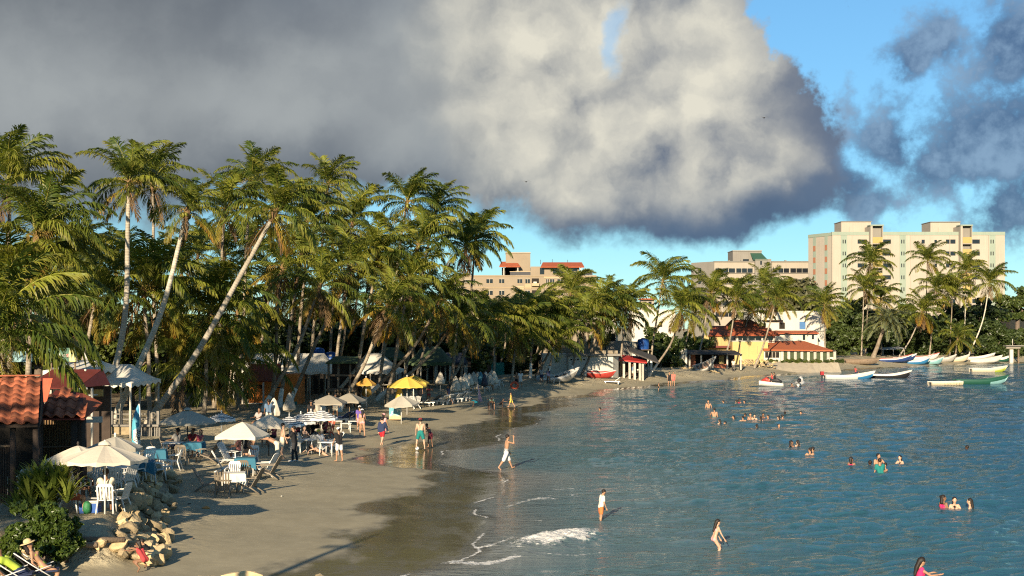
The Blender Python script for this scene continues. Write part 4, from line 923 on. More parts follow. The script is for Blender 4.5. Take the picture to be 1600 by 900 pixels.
for i in range(16):
    x = -5 + 11 * i / 15 + random.uniform(-.25, .25)
    me, _ = CROWNS[i % 3]; o = bpy.data.objects.new('creeper', me); COL.objects.link(o); o.parent = rv; o.location = (x, -.1, 1.6 + random.uniform(-.1, .15)); s_ = random.uniform(.10, .17); o.scale = (s_ * 1.2, s_, s_ * .9)
    o.material_slots[0].link = 'OBJECT'; o.material_slots[0].material = LF_M
# --- small pieces at the right edge
b = Bld('small_house', 'small tan house under the tree at the right edge', 'house', 1590, 300)
b.wall('front_wall', TANL, 1578, 1606, 483, None, [(1582, 1586, 488, 494)], 0, .3); b.box('side_wall', TANP, 1578.3, 1605.7, 483.5, None, .32, 6); b.box('roof_slab', BAND, 1576.5, 1607, 481.8, 482.9, -.3, 6.3)
b = Bld('pump_shed', 'white square post and slab shelter at the right edge of the beach', 'shelter', 1580, 256)
b.box('post', WHITEP, 1577.5, 1582.5, 546, None, -.3, .3); b.box('roof_slab', GREYC, 1570, 1598, 539.5, 541, -.8, 1); b.box('beam', BAND, 1572, 1594, 541.2, 544.5, -.2, .2); MB().tube([(b.x(1581), -.4, b.z(541)), (b.x(1581), -.4, b.z(530))], .07, 6).build('pole', PALEW, b.t); b.box('post', WOOD, 1592, 1594, 541.2, None, .4, .7)
b = Bld('shade_awning', 'grey flat awning on poles behind the blue beached boats', 'awning', 1392, 262)
b.slope('sheet', mat('pale_tarp', (.42, .41, .38), .8, .1), [(1374, 546.5, -2), (1411, 544.5, -2), (1411, 541.5, 3), (1376, 543.5, 3)], .06)
for px in (1376, 1392, 1409): MB().tube([(b.x(px), -1.7, 0), (b.x(px), -1.7, b.z(545.4))], .08, 6).build('pole', PALEW, b.t)

# --- bars and tents in the grove (distance in metres from the camera)
def tent(name, label, px0, px1, pyt, pye, Y, depth, m, cat='tent', peak=.35, post_m=None, valance=.25, sag=.12, n_posts=2):
    b = Bld(name, label, cat, (px0 + px1) / 2, Y); x0, x1 = b.x(px0), b.x(px1); ze = b.z(pye); zt = H0 - (pyt - HY) * (Y + depth / 2) / F - b.b
    ra = (x1 - x0) * peak / 2; cx = (x0 + x1) / 2; NX, NY = 14, 10; vs = []
    for j in range(NY + 1):
        for i in range(NX + 1):
            u, v = i / NX, j / NY; xx = x0 + (x1 - x0) * u; yy = depth * v
            fx = min(1, min(xx - x0, x1 - xx) / max((x1 - x0) / 2 - ra, .01)); fy = min(1, min(v, 1 - v) * 2)
            f = min(fx, fy); zz = ze + (zt - ze) * (f ** (1 + sag * 3)); vs.append((xx, yy, zz))
    fs = [(j * (NX + 1) + i, j * (NX + 1) + i + 1, (j + 1) * (NX + 1) + i + 1, (j + 1) * (NX + 1) + i) for j in range(NY) for i in range(NX)]
    mb = MB().add(vs, fs, 0, True)
    ring = [(x0, 0), (x1, 0), (x1, depth), (x0, depth)]
    for k in range(4):
        (a, c), (d, e) = ring[k], ring[(k + 1) % 4]; n = 10
        q = []
        for i in range(n + 1): s_ = i / n; q += [(a + (d - a) * s_, c + (e - c) * s_, ze), (a + (d - a) * s_, c + (e - c) * s_, ze - valance * (.75 + .25 * math.cos(s_ * n * math.pi)))]
        mb.add(q, [(2 * i, 2 * i + 1, 2 * i + 3, 2 * i + 2) for i in range(n)], 0, False)
    o = mb.build('canopy', m, b.t); md = o.modifiers.new('thick', 'SOLIDIFY'); md.thickness = .02
    for i in range(n_posts + 1):
        for yy in (.15, depth - .15):
            px_ = x0 + .12 + (x1 - x0 - .24) * i / n_posts; MB().tube([(px_, yy, 0), (px_, yy, ze - .02)], .06, 6).build('post', post_m or PALEW, b.t)
    return b
tent('tent', 'long white hipped tent roof above the orange bar', 362, 516, 552, 581, 106, 9, TENTW, peak=.72, n_posts=5)
tent('tent', 'white pyramid tent between the kiosk and the yellow parasols', 536, 621, 551.5, 581, 118, 8, TENTW, peak=.25)
tent('tent', 'green hipped tent behind the white pyramid tent', 574, 634, 542.5, 560, 132, 8, TENTG, peak=.35)
tent('tent', 'broad green tent above the yellow parasols', 632, 706, 541, 568, 128, 9, TENTG, peak=.4, n_posts=3)
tent('tent', 'low white tent behind the leaning palms at left', 136, 206, 569, 599, 72, 6, TENTW, peak=.3)
tent('tent', 'long white tent behind the maroon roof', 66, 142, 563, 579, 70, 6, TENTW, peak=.75)
tent('awning', 'dark navy awning behind the closed white parasols', 676, 728, 551, 567, 134, 6, NAVY, 'awning', peak=.8, post_m=WHITEP)
b = Bld('orange_bar', 'orange beach bar with teal base and maroon awning', 'bar', 428, 103)
b.wall('front_wall', ORANGE, 388, 464, 585, None, [(392, 409, 601, 608), (430, 442, 604.5, 606.8)], 0, .25, hmat=VOID); b.box('main_body', ORANGE, 388.3, 463.7, 585.5, None, .27, 4)
b.box('teal_base', TEAL, 433, 464.3, 627.5, None, -.06, -.004)
b.slope('maroon_awning', MAROON, [(386, 595, -2.2), (447, 595, -2.2), (436, 568, .9), (388, 568, .9)], .08)
for i in range(12): b.box('railing_slat', ORANGE, 388 + 1.9 * i, 389 + 1.9 * i, 602, 612, -.9, -.82)
b.box('ledge', PALEW, 386, 420, 628, 629.6, -1.4, -.9); b.box('bright_panel', mat('orange_light', (.75, .32, .08), .8, .1), 433, 446, 586, 596, -.08, -.005)
for px in (387, 419): MB().tube([(b.x(px), -2.0, 0), (b.x(px), -2.0, b.z(594.8))], .07, 6).build('post', PALEW, b.t)
b = Bld('wooden_kiosk', 'weathered wooden kiosk with small green roof between the tents', 'kiosk', 541, 103)
b.slope('roof', TENTG, [(513, 566.5, -1.6), (562, 566, -1.6), (556, 556.5, 1.6), (520, 556.5, 1.6)], .1)
for px in (516, 531, 549, 559): MB().tube([(b.x(px), -1.2, 0), (b.x(px) + .04, -1.2, b.z(565.6))], .09, 7).build('post', WOOD, b.t)
b.box('counter', WOOD, 514, 560, 606, 610, -1.6, -.6); b.box('upper_rail', WOOD, 515, 560, 584, 587, -1.35, -1.1); b.box('back_wall', WOODD, 515, 560, 568, None, 1.4, 1.6)
for i in range(7): MB().box(b.x(517 + i * 6) - .07, b.x(517 + i * 6) + .07, -1.15, -1.05, 0, b.z(606.2)).build('board', WOOD, b.t)
b = Bld('grey_store', 'grey plastered store room under the white pyramid tent', 'store room', 585, 121)
b.wall('front_wall', GREYC, 548, 622, 583, None, [(556, 562, 600, 618), (574, 580, 592, 618), (600, 606, 596, 618)], 0, .2, hname='doorway', hmat=VOID); b.box('main_body', GREYC, 548.3, 621.7, 583.4, None, .22, 4)
b.box('ledge', PALEW, 592, 612, 600, 601.6, -.5, -.005)
b = Bld('dark_bar', 'dark open bar in the shade behind the long white tent', 'bar', 490, 116)
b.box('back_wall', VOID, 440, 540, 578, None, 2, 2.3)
for i in range(9): MB().tube([(b.x(452 + 9.5 * i), -.8 + .4 * (i % 2), 0), (b.x(452 + 9.5 * i), -.8 + .4 * (i % 2), b.z(584))], .09, 6).build('post', WOOD, b.t)
b.box('bar_counter', WOODD, 450, 520, 612, None, .4, 1.0)
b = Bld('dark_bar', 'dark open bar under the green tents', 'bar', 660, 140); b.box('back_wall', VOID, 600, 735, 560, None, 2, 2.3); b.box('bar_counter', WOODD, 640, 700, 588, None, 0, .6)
for i in range(6): MB().tube([(b.x(640 + 14 * i), -.6, 0), (b.x(640 + 14 * i), -.6, b.z(566))], .1, 6).build('post', PALEW, b.t)
b.box('serving_shelf', WHITEP, 655, 668, 577, 579, -.4, .3)
for px, pyt, lab in ((496.5, 543, 'larger blue water tank above the white roof'), (517, 549.5, 'smaller blue water tank above the white roof')):
    b = Bld('water_tank', lab, 'water tank', px, 119); w_ = 9.5 * 119 / F * (1.15 if px < 500 else 1.0); zt = b.z(pyt); zb = b.z(565)
    MB().lathe([(0, 0), (w_, 0), (w_ * 1.03, .06), (w_ * 1.03, .3), (w_, .34), (w_ * 1.03, .38), (w_ * 1.03, zt - zb - .3), (w_ * .85, zt - zb - .1), (w_ * .3, zt - zb), (0, zt - zb)], 14, (0, 0, zb)).build('tank', BLUE_T, b.t)
    b.box('stand', WOOD, px - 11, px + 11, 565.3, None, -.6, .6); b.box('tank_mark', WHITEP, px - 1.5, px + 2.5, 554, 556.5, -w_ * 1.03 - .03, -w_ * 1.03 + .05)
b = Bld('white_villa', 'white villa with arches glimpsed between the palm stems', 'house', 445, 152)
b.wall('front_wall', WHITEP, 395, 500, 500, None, [(414 + 9 * i, 420 + 9 * i, 513, 519) for i in range(3)] + [(418, 424, 528, 536), (432, 438, 528, 536)], 0, .3, hmat=VOID); b.box('main_body', WHITEP, 395.3, 499.7, 500.5, None, .32, 6); b.box('balcony', TANL, 408, 446, 521, 525, -1.2, -.005)
b = Bld('yellow_house', 'yellow house with pink upper wall glimpsed past the dark hedge', 'house', 792, 176)
b.wall('front_wall', YELLOWP, 770, 812, 530, None, [(783, 785.5, 542, 552), (797, 800, 545, 553)], 0, .3); b.box('main_body', YELLOWP, 770.3, 811.7, 530.4, None, .32, 6); b.box('pink_upper', CORAL, 772, 806, 512, 529.8, .2, 5)
b = Bld('brown_house', 'shaded brown house with one dark window behind the grove', 'house', 760, 158)
b.wall('front_wall', mat('brown_plaster', (.18, .105, .07), .9, .15), 738, 776, 540, None, [(748, 759, 553, 564)], 0, .3, hmat=VOID); b.box('main_body', WOODD, 738.3, 775.7, 540.4, None, .32, 6); b.box('grey_fence', TEAL, 768, 788, 566, None, -1.5, -1.4)
b = Bld('maroon_stall', 'food stall with maroon sheet roof behind the red tiled hut', 'stall', 100, 62)
b.slope('roof', MAROON, [(48, 606, -.6), (127, 606, -.6), (137, 577, 2.2), (56, 577, 2.2)], .06)
b.slope('gable_roof', MAROON, [(127.5, 606, -.6), (152, 601, 2.0), (138, 577, 2.2)], .05)
b.box('back_wall', WOODD, 58, 150, 606.5, None, 2.2, 2.3); b.box('counter', PALEW, 84, 150, 616, 618, -.4, .3); b.box('yellow_panel', OCHRE, 119, 145, 611, 622, 1.5, 1.6); b.box('side_panel', PALEW, 78, 96, 608, 616, .5, .6)
for px in (60, 84, 110, 148): MB().tube([(b.x(px), -.4, 0), (b.x(px), -.4, b.z(605.6))], .06, 6).build('post', PALEW, b.t)
for px, py in ((79.5, 601), (141, 577.5), (143, 606), (131, 607), (116, 608)): MB().ell((b.x(px), -.7, b.z(py)), .055, 8, 6).build('bulb', TENTW, b.t)
# sign board
b = Bld('sign_board', 'green sign board with red and yellow corner above the maroon roof', 'sign', 97, 68)
sg = bpy.data.materials.new('sign_print'); sg.use_nodes = True; t = NT(sg.node_tree); p = t.n('ShaderNodeBsdfPrincipled', {'Roughness': .5}); o_ = t.n('ShaderNodeOutputMaterial')
co = t.n('ShaderNodeTexCoord').outputs['Object']; sx = t.n('ShaderNodeSeparateXYZ', {0: co}); nn = t.noise(co, 6, 4, .6)
c = t.mix(t.step(t.m('ADD', sx.outputs[0], t.m('MULTIPLY', nn, .2)), .42, .52), (.012, .10, .06), (.60, .58, .22)); c = t.mix(t.step(nn, .62, .7, 0, .5), c, (.5, .5, .42))
t.set(p.inputs['Base Color'], c); t.t.links.new(p.outputs[0], o_.inputs[0])
b.box('board', sg, 76, 119, 543.5, 565, 0, .06); b.box('frame', WOODD, 75.4, 119.6, 565.2, 566.4, -.02, .08)
for px in (79, 116): MB().tube([(b.x(px), .12, 0), (b.x(px), .12, b.z(545))], .05, 6).build('post', WOOD, b.t)
b.box('red_mark', mat('red_print', (.45, .03, .02), .6, .1), 104, 107.5, 553, 558, -.015, -.003)
def text(body, size, m, parent, loc, rot, align='CENTER', ext=.004, shear=0.0, name='lettering', sp=1.0):
    cu = bpy.data.curves.new(name, 'FONT'); cu.body = body; cu.size = size; cu.align_x = align; cu.align_y = 'CENTER'; cu.extrude = ext; cu.shear = shear; cu.space_character = sp
    tmp = bpy.data.objects.new('tmp', cu); ts = bpy.data.scenes.new('lettering'); ts.collection.objects.link(tmp); ts.view_layers[0].update(); me = bpy.data.meshes.new_from_object(tmp.evaluated_get(ts.view_layers[0].depsgraph)); bpy.data.objects.remove(tmp); bpy.data.curves.remove(cu); bpy.data.scenes.remove(ts)
    o = link(name, me, parent, m); o.location = loc; o.rotation_euler = rot; return o
text('Restaurant', .26, WHITEP, b.t, (b.x(95), -.015, b.z(555)), (R(90), 0, 0))
b = Bld('sign_board', 'pale blue printed banner at the left above the tents', 'sign', 42, 70)
b.box('board', mat('pale_blue_print', (.25, .42, .46), .6, .5, 3), 15, 50, 549, 565.5, 0, .05)
for px in (18, 47): MB().tube([(b.x(px), .1, 0), (b.x(px), .1, b.z(549.5))], .05, 6).build('post', WOOD, b.t)

# --- red tiled hut at the left edge
TILE = mat('clay_tile', (0.225, 0.070, 0.034), .85, .45, 1.3, .6, 9, rnd=.6, dirt=(.085, .04, .022))
def tile_mesh(w, l):
    mb = MB(); n = 8; vs = []
    for j, (v, dz) in enumerate(((0, 0.03), (.5, .02), (1, 0))):
        for i in range(n + 1):
            u = i / n; vs.append(((u - .5) * w * (1.06 - .03 * j), v * l, dz + .075 * math.sin(u * 2 * math.pi) ** 1 * .7 + .03))
    k = len(vs); vs += [(x, y, z - .03) for x, y, z in vs]
    fs = [(j * (n + 1) + i, j * (n + 1) + i + 1, (j + 1) * (n + 1) + i + 1, (j + 1) * (n + 1) + i) for j in range(2) for i in range(n)]
    fs += [(i + 1, i, k + i, k + i + 1) for i in range(n)]
    fs += [tuple(reversed([q + k for q in f])) for f in fs[:2 * n]]
    mb.add(vs, fs, 0, True); me = mb.mesh('tile'); me.materials.append(TILE); return me
TME = tile_mesh(.44, .42)
def tiled(parent, A, U, Vv, nu, nv, su, sv, cut=None):
    """lay tiles from eave corner A along U, climbing along V"""
    U = U.normalized(); Vv = Vv.normalized(); N = U.cross(Vv).normalized(); Mx = Matrix((U, Vv, N)).transposed()
    for j in range(nv):
        for i in range(nu):
            if cut and cut(i * su, j * sv): continue
            o = bpy.data.objects.new('tile', TME); COL.objects.link(o); o.parent = parent
            o.matrix_local = Matrix.Translation(A + U * (i * su + su / 2) + Vv * (j * sv) + N * (.012 * random.random())) @ Mx.to_4x4() @ Matrix.Rotation(random.uniform(-.03, .03), 4, 'X') @ Matrix.Diagonal((su / .42, sv / .33, 1, 1))
b = Bld('tiled_hut', 'thatch-walled hut with wavy red clay tile roof at the left edge', 'hut', 60, 42, 1.0); b.t.rotation_euler.z = R(17.5)
e0 = Vector((b.x(-36), -.9, b.z(659) )); r0_ = Vector((b.x(-36), 1.9, H0 - (590 - HY) * (42 + 1.9) / F - b.b))
U = Vector((1, 0, 0)); Vv = r0_ - e0; wid = b.x(60) - b.x(-36); n_u = 5; n_v = 10
MB().slab([e0 + Vector((0, 0, -.05)), e0 + Vector((wid, 0, -.05)), r0_ + Vector((wid, 0, -.05)), r0_ + Vector((0, 0, -.05))], .06).build('roof_deck', WOODD, b.t)
tiled(b.t, e0, U, Vv, n_u, n_v, wid / n_u, Vv.length / n_v)
bk = r0_ + Vector((0, 2.8, -1.3)); MB().slab([r0_ + Vector((0, .02, -.03)), r0_ + Vector((wid, .02, -.03)), bk + Vector((wid, 0, 0)), bk], .06).build('rear_roof', REDROOF, b.t)
b.box('ridge_cap', TILE, -36, 60.5, 588.6, 590.6, 1.75, 2.05)
MB().slab([e0 + Vector((wid + .01, .05, -.1)), r0_ + Vector((wid + .01, 0, -.1)), bk + Vector((wid + .01, 0, 0)), Vector((e0.x + wid + .01, bk.y, e0.z)), ], .05).build('gable_board', WOODD, b.t)
for px, yy in ((-20, -.6), (24, -.6), (57, -.6), (57, 3.6)): MB().tube([(b.x(px), yy, 0), (b.x(px), yy, b.z(661))], .09, 8).build('post', WOODD, b.t)
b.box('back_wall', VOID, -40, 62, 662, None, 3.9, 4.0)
for i in range(10): MB().tube([(b.x(-12 + i * 3.6), 1.2, 0), (b.x(-12 + i * 3.6), 1.2, b.z(700 + (i % 3) * 3))], .035, 5).build('railing_bar', WOODD, b.t)
b.box('railing', WOOD, -30, 24, 699, 702, 1.1, 1.28)
b = Bld('tiled_hut', 'reed walled annex with low red hip roof beside the tiled hut', 'hut', 98, 45.5, 1.0); b.t.rotation_euler.z = R(14)
ea = [Vector((b.x(58), -1.2, b.z(650))), Vector((b.x(134), -1.2, b.z(651))), Vector((b.x(154), 1.6, b.z(634))), Vector((b.x(80), 2.0, b.z(613.5)))]
MB().slab([ea[0], ea[1], ea[3] + Vector((.9, 0, -.12)), ea[3]], .05).build('front_roof', MAROON, b.t); MB().slab([ea[1], ea[2], ea[3] + Vector((.9, 0, -.12))], .05).build('side_roof', REDROOF, b.t)
U = (ea[1] - ea[0]); Vv = ea[3] - ea[0]; Vv = Vv - U.normalized() * Vv.dot(U.normalized())
L_, Hh = U.length, Vv.length
tiled(b.t, ea[0] + Vector((0, 0, .03)), U, Vv, 5, 7, L_ / 5, Hh / 7, cut=lambda u, v: u > L_ * (1 - .62 * v / Hh) or u + .25 < .28 * v)
MB().slab([Vector((b.x(60), 1.9, b.z(633))), Vector((b.x(67), 1.9, b.z(632))), Vector((b.x(75), 2.1, b.z(594.5))), Vector((b.x(60), 2.1, b.z(594.5)))], .1).build('gable_tiles', mat('fresh_tile', (.50, .10, .05), .75, .15, 4, .4, 12), b.t)
b.box('reed_wall', REED, 62, 112, 652, None, 1.5, 1.6)
for i in range(12): b.box('reed_rib', WOODD, 63 + i * 4.1, 63.6 + i * 4.1, 653, None, 1.44, 1.495)
for px, yy in ((117, -.9), (131, -.9), (118, 1.4), (64, -.9)): MB().tube([(b.x(px) + .05, yy, 0), (b.x(px), yy, b.z(651))], [.09, .1], 8).build('post', WOODD, b.t)
b.box('white_panel', PALEW, 100, 150, 662, 672, 3.4, 3.5); b.box('rail', WOOD, 62, 112, 702, 704, 1.3, 1.42)
for px in (30, 45, 72): pass

# ------------------------------------------------------------------ beach furniture
PLAST = mat('white_plastic', (0.629, 0.612, 0.561), .45, .05, 2, rnd=.1, dirt=(.55, .52, .45))
PLASTB = mat('brown_plastic', (.20, .165, .12), .5, .12, 2, rnd=.15)
CANV = mat('cream_canvas', (0.651, 0.581, 0.458), .8, .06, 1.5, .2, 6, rnd=.06, trans=.15)
CANVG = mat('grey_canvas', (.40, .37, .30), .8, .08, 1.5, .2, 6, trans=.1)
CANVB = mat('taupe_canvas', (.29, .26, .205), .8, .1, 1.5, .2, 6, trans=.1)
CANVY = mat('yellow_canvas', (.72, .50, .09), .8, .07, 1.5, .2, 6, trans=.15)
CANVO = mat('gold_canvas', (.55, .30, .06), .8, .1, 1.5, .2, 6, trans=.1)
METAL = mat('pale_metal', (.62, .60, .55), .45, .06)
DPOLE = mat('dark_pole', (.06, .05, .042), .6, .1)
def stripe_mat():
    m = bpy.data.materials.new('striped_canvas'); m.use_nodes = True; t = NT(m.node_tree); p = t.n('ShaderNodeBsdfPrincipled', {'Roughness': .8}); o_ = t.n('ShaderNodeOutputMaterial')
    a = t.n('ShaderNodeAttribute', attribute_name='rad').outputs['Fac']; s_ = t.m('SINE', t.m('MULTIPLY', a, 34.0))
    t.set(p.inputs['Base Color'], t.mix(t.step(s_, -.15, .15), (.07, .075, .085), (.72, .70, .65))); t.t.links.new(p.outputs[0], o_.inputs[0]); return m
STRIPE = stripe_mat()
def parasol(loc, r, h, rise, m, label, n=8, pole=None, valance=.14, tilt=(0, 0), group=None, rot=.2, vent=False):
    t = thing('beach_parasol', label, 'parasol', loc, 0, group)
    MB().tube([(0, 0, -.1), (0, 0, h + .08)], .028, 8).build('pole', pole or PLAST, t); MB().lathe([(.0, 0), (.05, .0), (.03, .06), (.0, .09)], 8, (0, 0, h + .05)).build('finial', pole or PLAST, t)
    M = Matrix.Rotation(tilt[0], 3, 'X') @ Matrix.Rotation(tilt[1], 3, 'Y'); top = Vector((0, 0, h)); K = 5; sub = 4; N = n * sub; vs = []; rad = []
    for k in range(K + 1):
        f = k / K
        for i in range(N):
            ph = 2 * math.pi * i / N + rot; w = (i % sub) / sub; seg = math.cos(math.pi / n) / math.cos((w - .5) * 2 * math.pi / n)
            rr = r * f * seg; zz = -rise * (f ** 1.18) + .055 * r * math.sin(math.pi * w) * -f * (1 - .3 * f); vs.append(top + M @ Vector((rr * math.cos(ph), rr * math.sin(ph), zz))); rad.append(f)
    for i in range(N):
        ph = 2 * math.pi * i / N + rot; w = (i % sub) / sub; seg = math.cos(math.pi / n) / math.cos((w - .5) * 2 * math.pi / n); rr = r * seg * 1.005
        vs.append(top + M @ Vector((rr * math.cos(ph), rr * math.sin(ph), -rise - valance * (1 - .25 * abs(math.sin(2 * math.pi * w)))))); rad.append(1.0)
    fs = [(k * N + i, k * N + (i + 1) % N, (k + 1) * N + (i + 1) % N, (k + 1) * N + i) for k in range(K + 1) for i in range(N)]
    mb = MB().add(vs, fs, 0, False); me = mb.mesh('canopy'); a_ = me.attributes.new('rad', 'FLOAT', 'POINT'); a_.data.foreach_set('value', rad); link('canopy', me, t, m)
    for i in range(n):
        ph = 2 * math.pi * i / n + rot; e = top + M @ Vector((r * .97 * math.cos(ph), r * .97 * math.sin(ph), -rise * .99 - .03)); MB().tube([top - Vector((0, 0, .06)), e], .012, 4).build('rib', pole or PLAST, t)
    if vent:
        MB().lathe([(r * .16, -.03), (r * .1, .05), (.0, .09)], n, (0, 0, h + .02), cap=False).build('vent_cap', m, t)
    return t
def closed_parasol(loc, h, r, m, label, group=None, seed=0):
    t = thing('closed_parasol', label, 'parasol', loc, 0, group); rs = random.Random(seed)
    MB().tube([(0, 0, -.1), (0, 0, h)], .03, 6).build('pole', METAL, t); n = 16; prof = [(.22, .35), (.95, .42), (1.0, .52), (.72, .72), (.42, .9), (.16, .98), (.05, 1.0)]
    vs = [((r * p * (1 + .22 * (i % 2) * (1 - z))) * math.cos(2 * math.pi * i / n), r * p * (1 + .22 * (i % 2) * (1 - z)) * math.sin(2 * math.pi * i / n), h * z + rs.uniform(-.03, .03)) for p, z in prof for i in range(n)]
    MB().add(vs, [(k * n + i, k * n + (i + 1) % n, (k + 1) * n + (i + 1) % n, (k + 1) * n + i) for k in range(len(prof) - 1) for i in range(n)] + [tuple(range((len(prof) - 1) * n, len(prof) * n))], 0, False).build('folded_canopy', m, t); return t
def UP(px, pyfoot, pxw, pytop, pyedge, m, label, lift=0, **kw):
    g = G(px, pyfoot); k = g.y / F; h = (pyfoot - pytop) * k; return parasol(g, pxw * k / 2, h, (pyedge - pytop) * k * .92, m, label, **kw)
UP(164, 803, 132, 694, 718, CANV, 'cream parasol on white pole over the drinkers on the terrace', vent=True, rot=.1)
UP(122, 792, 98, 696, 718, CANV, 'cream parasol with dark pole, partly hidden behind the front one', pole=DPOLE, rot=.5)
UP(180, 775, 84, 682, 700, CANVG, 'grey parasol peeking out behind the front cream parasol', rot=.3)
UP(293, 712, 86, 640, 660, CANVG, 'round grey parasol over the shaded tables under the palms', pole=DPOLE, vent=True)
UP(379, 738, 92, 659, 682, CANV, 'square cream parasol over the blue table', n=4, rot=.62, pole=DPOLE)
UP(420, 712, 72, 647, 666, CANV, 'square cream parasol behind the one over the blue table', n=4, rot=.7, pole=DPOLE)
for i, (px, pf, w, pt, pe) in enumerate(((452, 700, 48, 650, 664), (470, 694, 50, 646, 660), (486, 690, 48, 642, 657), (502, 694, 52, 640, 654), (346, 704, 46, 645, 655))):
    UP(px, pf, w, pt, pe, STRIPE, ['leftmost black and white striped parasol of the overlapping row', 'second striped parasol in the overlapping row', 'third striped parasol in the overlapping row', 'striped parasol with pale pole at the right end of the row', 'striped parasol in the shade behind the grey one'][i], rot=.2 + i * .3)
UP(514, 668, 70, 617, 630, CANVB, 'wide taupe parasol left of the wooden kiosk foot', n=4, rot=.75, pole=WOOD)
UP(546, 662, 60, 614, 627, CANVB, 'taupe parasol behind the wider taupe one', n=4, rot=.6, pole=WOOD)
UP(636, 648, 62, 588.5, 604, CANVY, 'front yellow parasol of the bright pair', pole=PLAST)
UP(646, 640, 50, 586.5, 599, CANVY, 'rear yellow parasol of the bright pair', pole=PLAST)
UP(627, 662, 54, 618, 632, CANVG, 'pale grey parasol tilted over the picture board', n=6, tilt=(.1, -.05))
UP(572, 640, 32, 590, 601, CANVO, 'gold parasol half folded in front of the grey store', n=6)
closed = [(573, 636, 592, 'gold closed parasol beside the kiosk post', CANVO, .36), (542, 632, 593, 'narrow gold closed parasol left of the kiosk post', CANVO, .24), (624, 645, 600, 'yellow closed parasol in front of the yellow pair', CANVY, .3)]
for px, pf, pt, lab, m, r in closed: g = G(px, pf); closed_parasol(g, (pf - pt) * g.y / F, r, m, lab)
whites = [(452, 660, 614), (428, 668, 622), (500, 656, 622), (494, 658, 624), (688, 612, 581), (712, 626, 588), (720, 625, 588), (727, 616, 583), (733, 614, 583), (740, 613, 581), (726, 622, 586), (759, 613, 581), (768, 610, 578), (772, 612, 580), (747, 606, 581), (765, 614, 582)]
wl = ['closed white parasol in front of the orange bar', 'closed grey white parasol left of the one at the orange bar', 'closed white parasol left of the taupe canopy', 'closed parasol behind the striped row', 'closed parasol beside the white awning post', 'closed white parasol at the front of the lounger row', 'closed white parasol second at the lounger row', 'closed white parasol behind the first two of the lounger row']
for i, (px, pf, pt) in enumerate(whites):
    g = G(px, pf); closed_parasol(g, (pf - pt) * g.y / F, .38 if i < 4 else .42, CANV if i % 3 else CANVG, wl[i] if i < len(wl) else 'closed white parasol, ' + ORD[sorted(w[0] for w in whites[len(wl):]).index(px)] + ' from the left among the far chairs', 'closed white parasols' if i >= len(wl) else None, i)
g = G(751, 613); closed_parasol(g, 32 * g.y / F, .34, mat('blue_canvas', (.06, .20, .26), .8, .1), 'closed teal parasol among the white ones')
g = G(757, 616); closed_parasol(g, 33 * g.y / F, .3, NAVY, 'closed navy parasol among the far white ones')

# chairs
def armchair(m):
    """stackable plastic armchair facing +y"""
    t = thing('plastic_chair', 'white plastic chair', 'chair'); mb = MB()
    mb.slab([(-.23, .24, .44), (-.22, -.2, .41), (.22, -.2, .41), (.23, .24, .44)], .03); mb.build('seat', m, t)
    mb = MB(); n = 6
    for i in range(n):
        x = -.21 + .42 * i / (n - 1); mb.slab([(x - .026, -.2, .42), (x + .026, -.2, .42), (x * 1.05 + .026, -.33, .84 - .05 * abs(x)), (x * 1.05 - .026, -.33, .84 - .05 * abs(x))], .018)
    mb.slab([(-.25, -.325, .80), (.25, -.325, .80), (.19, -.35, .90), (-.19, -.35, .90)], .022); mb.build('backrest', m, t)
    for s in (-1, 1):
        MB().tube([(s * .25, .24, .42), (s * .27, .25, .62), (s * .275, .1, .655), (s * .265, -.2, .665), (s * .24, -.29, .7)], .024, 5).build('arm', m, t)
        MB().tube([(s * .225, .22, .43), (s * .26, .27, 0)], [.03, .022], 6).build('leg', m, t); MB().tube([(s * .215, -.19, .41), (s * .25, -.33, 0)], [.03, .022], 6).build('leg', m, t)
    return t
def recliner(m):
    """slatted beach armchair with raked back facing +y"""
    t = thing('beach_chair', 'raked beach chair', 'chair')
    MB().slab([(-.25, .34, .38), (-.25, -.22, .27), (.25, -.22, .27), (.25, .34, .38)], .03).build('seat', m, t)
    mb = MB()
    for i in range(6): x = -.23 + .46 * i / 5; mb.slab([(x - .03, -.22, .28), (x + .03, -.22, .28), (x * 1.1 + .032, -.62, 1.0 - 1.0 * x * x), (x * 1.1 - .032, -.62, 1.0 - 1.0 * x * x)], .02)
    mb.slab([(-.26, -.40, .62), (.26, -.40, .62), (.26, -.43, .67), (-.26, -.43, .67)], .03); mb.build('backrest', m, t)
    for s in (-1, 1):
        MB().slab([(s * .25 - .05, .40, .56), (s * .25 + .06, .40, .56), (s * .27 + .05, -.45, .60), (s * .27 - .03, -.45, .60)], .025).build('arm', m, t)
        MB().tube([(s * .26, .34, .55), (s * .26, .38, 0)], [.03, .035], 5).build('leg', m, t); MB().tube([(s * .26, .2, .36), (s * .26, -.2, .22), (s * .27, -.55, 0)], [.03, .035, .03], 5).build('leg', m, t)
    return t
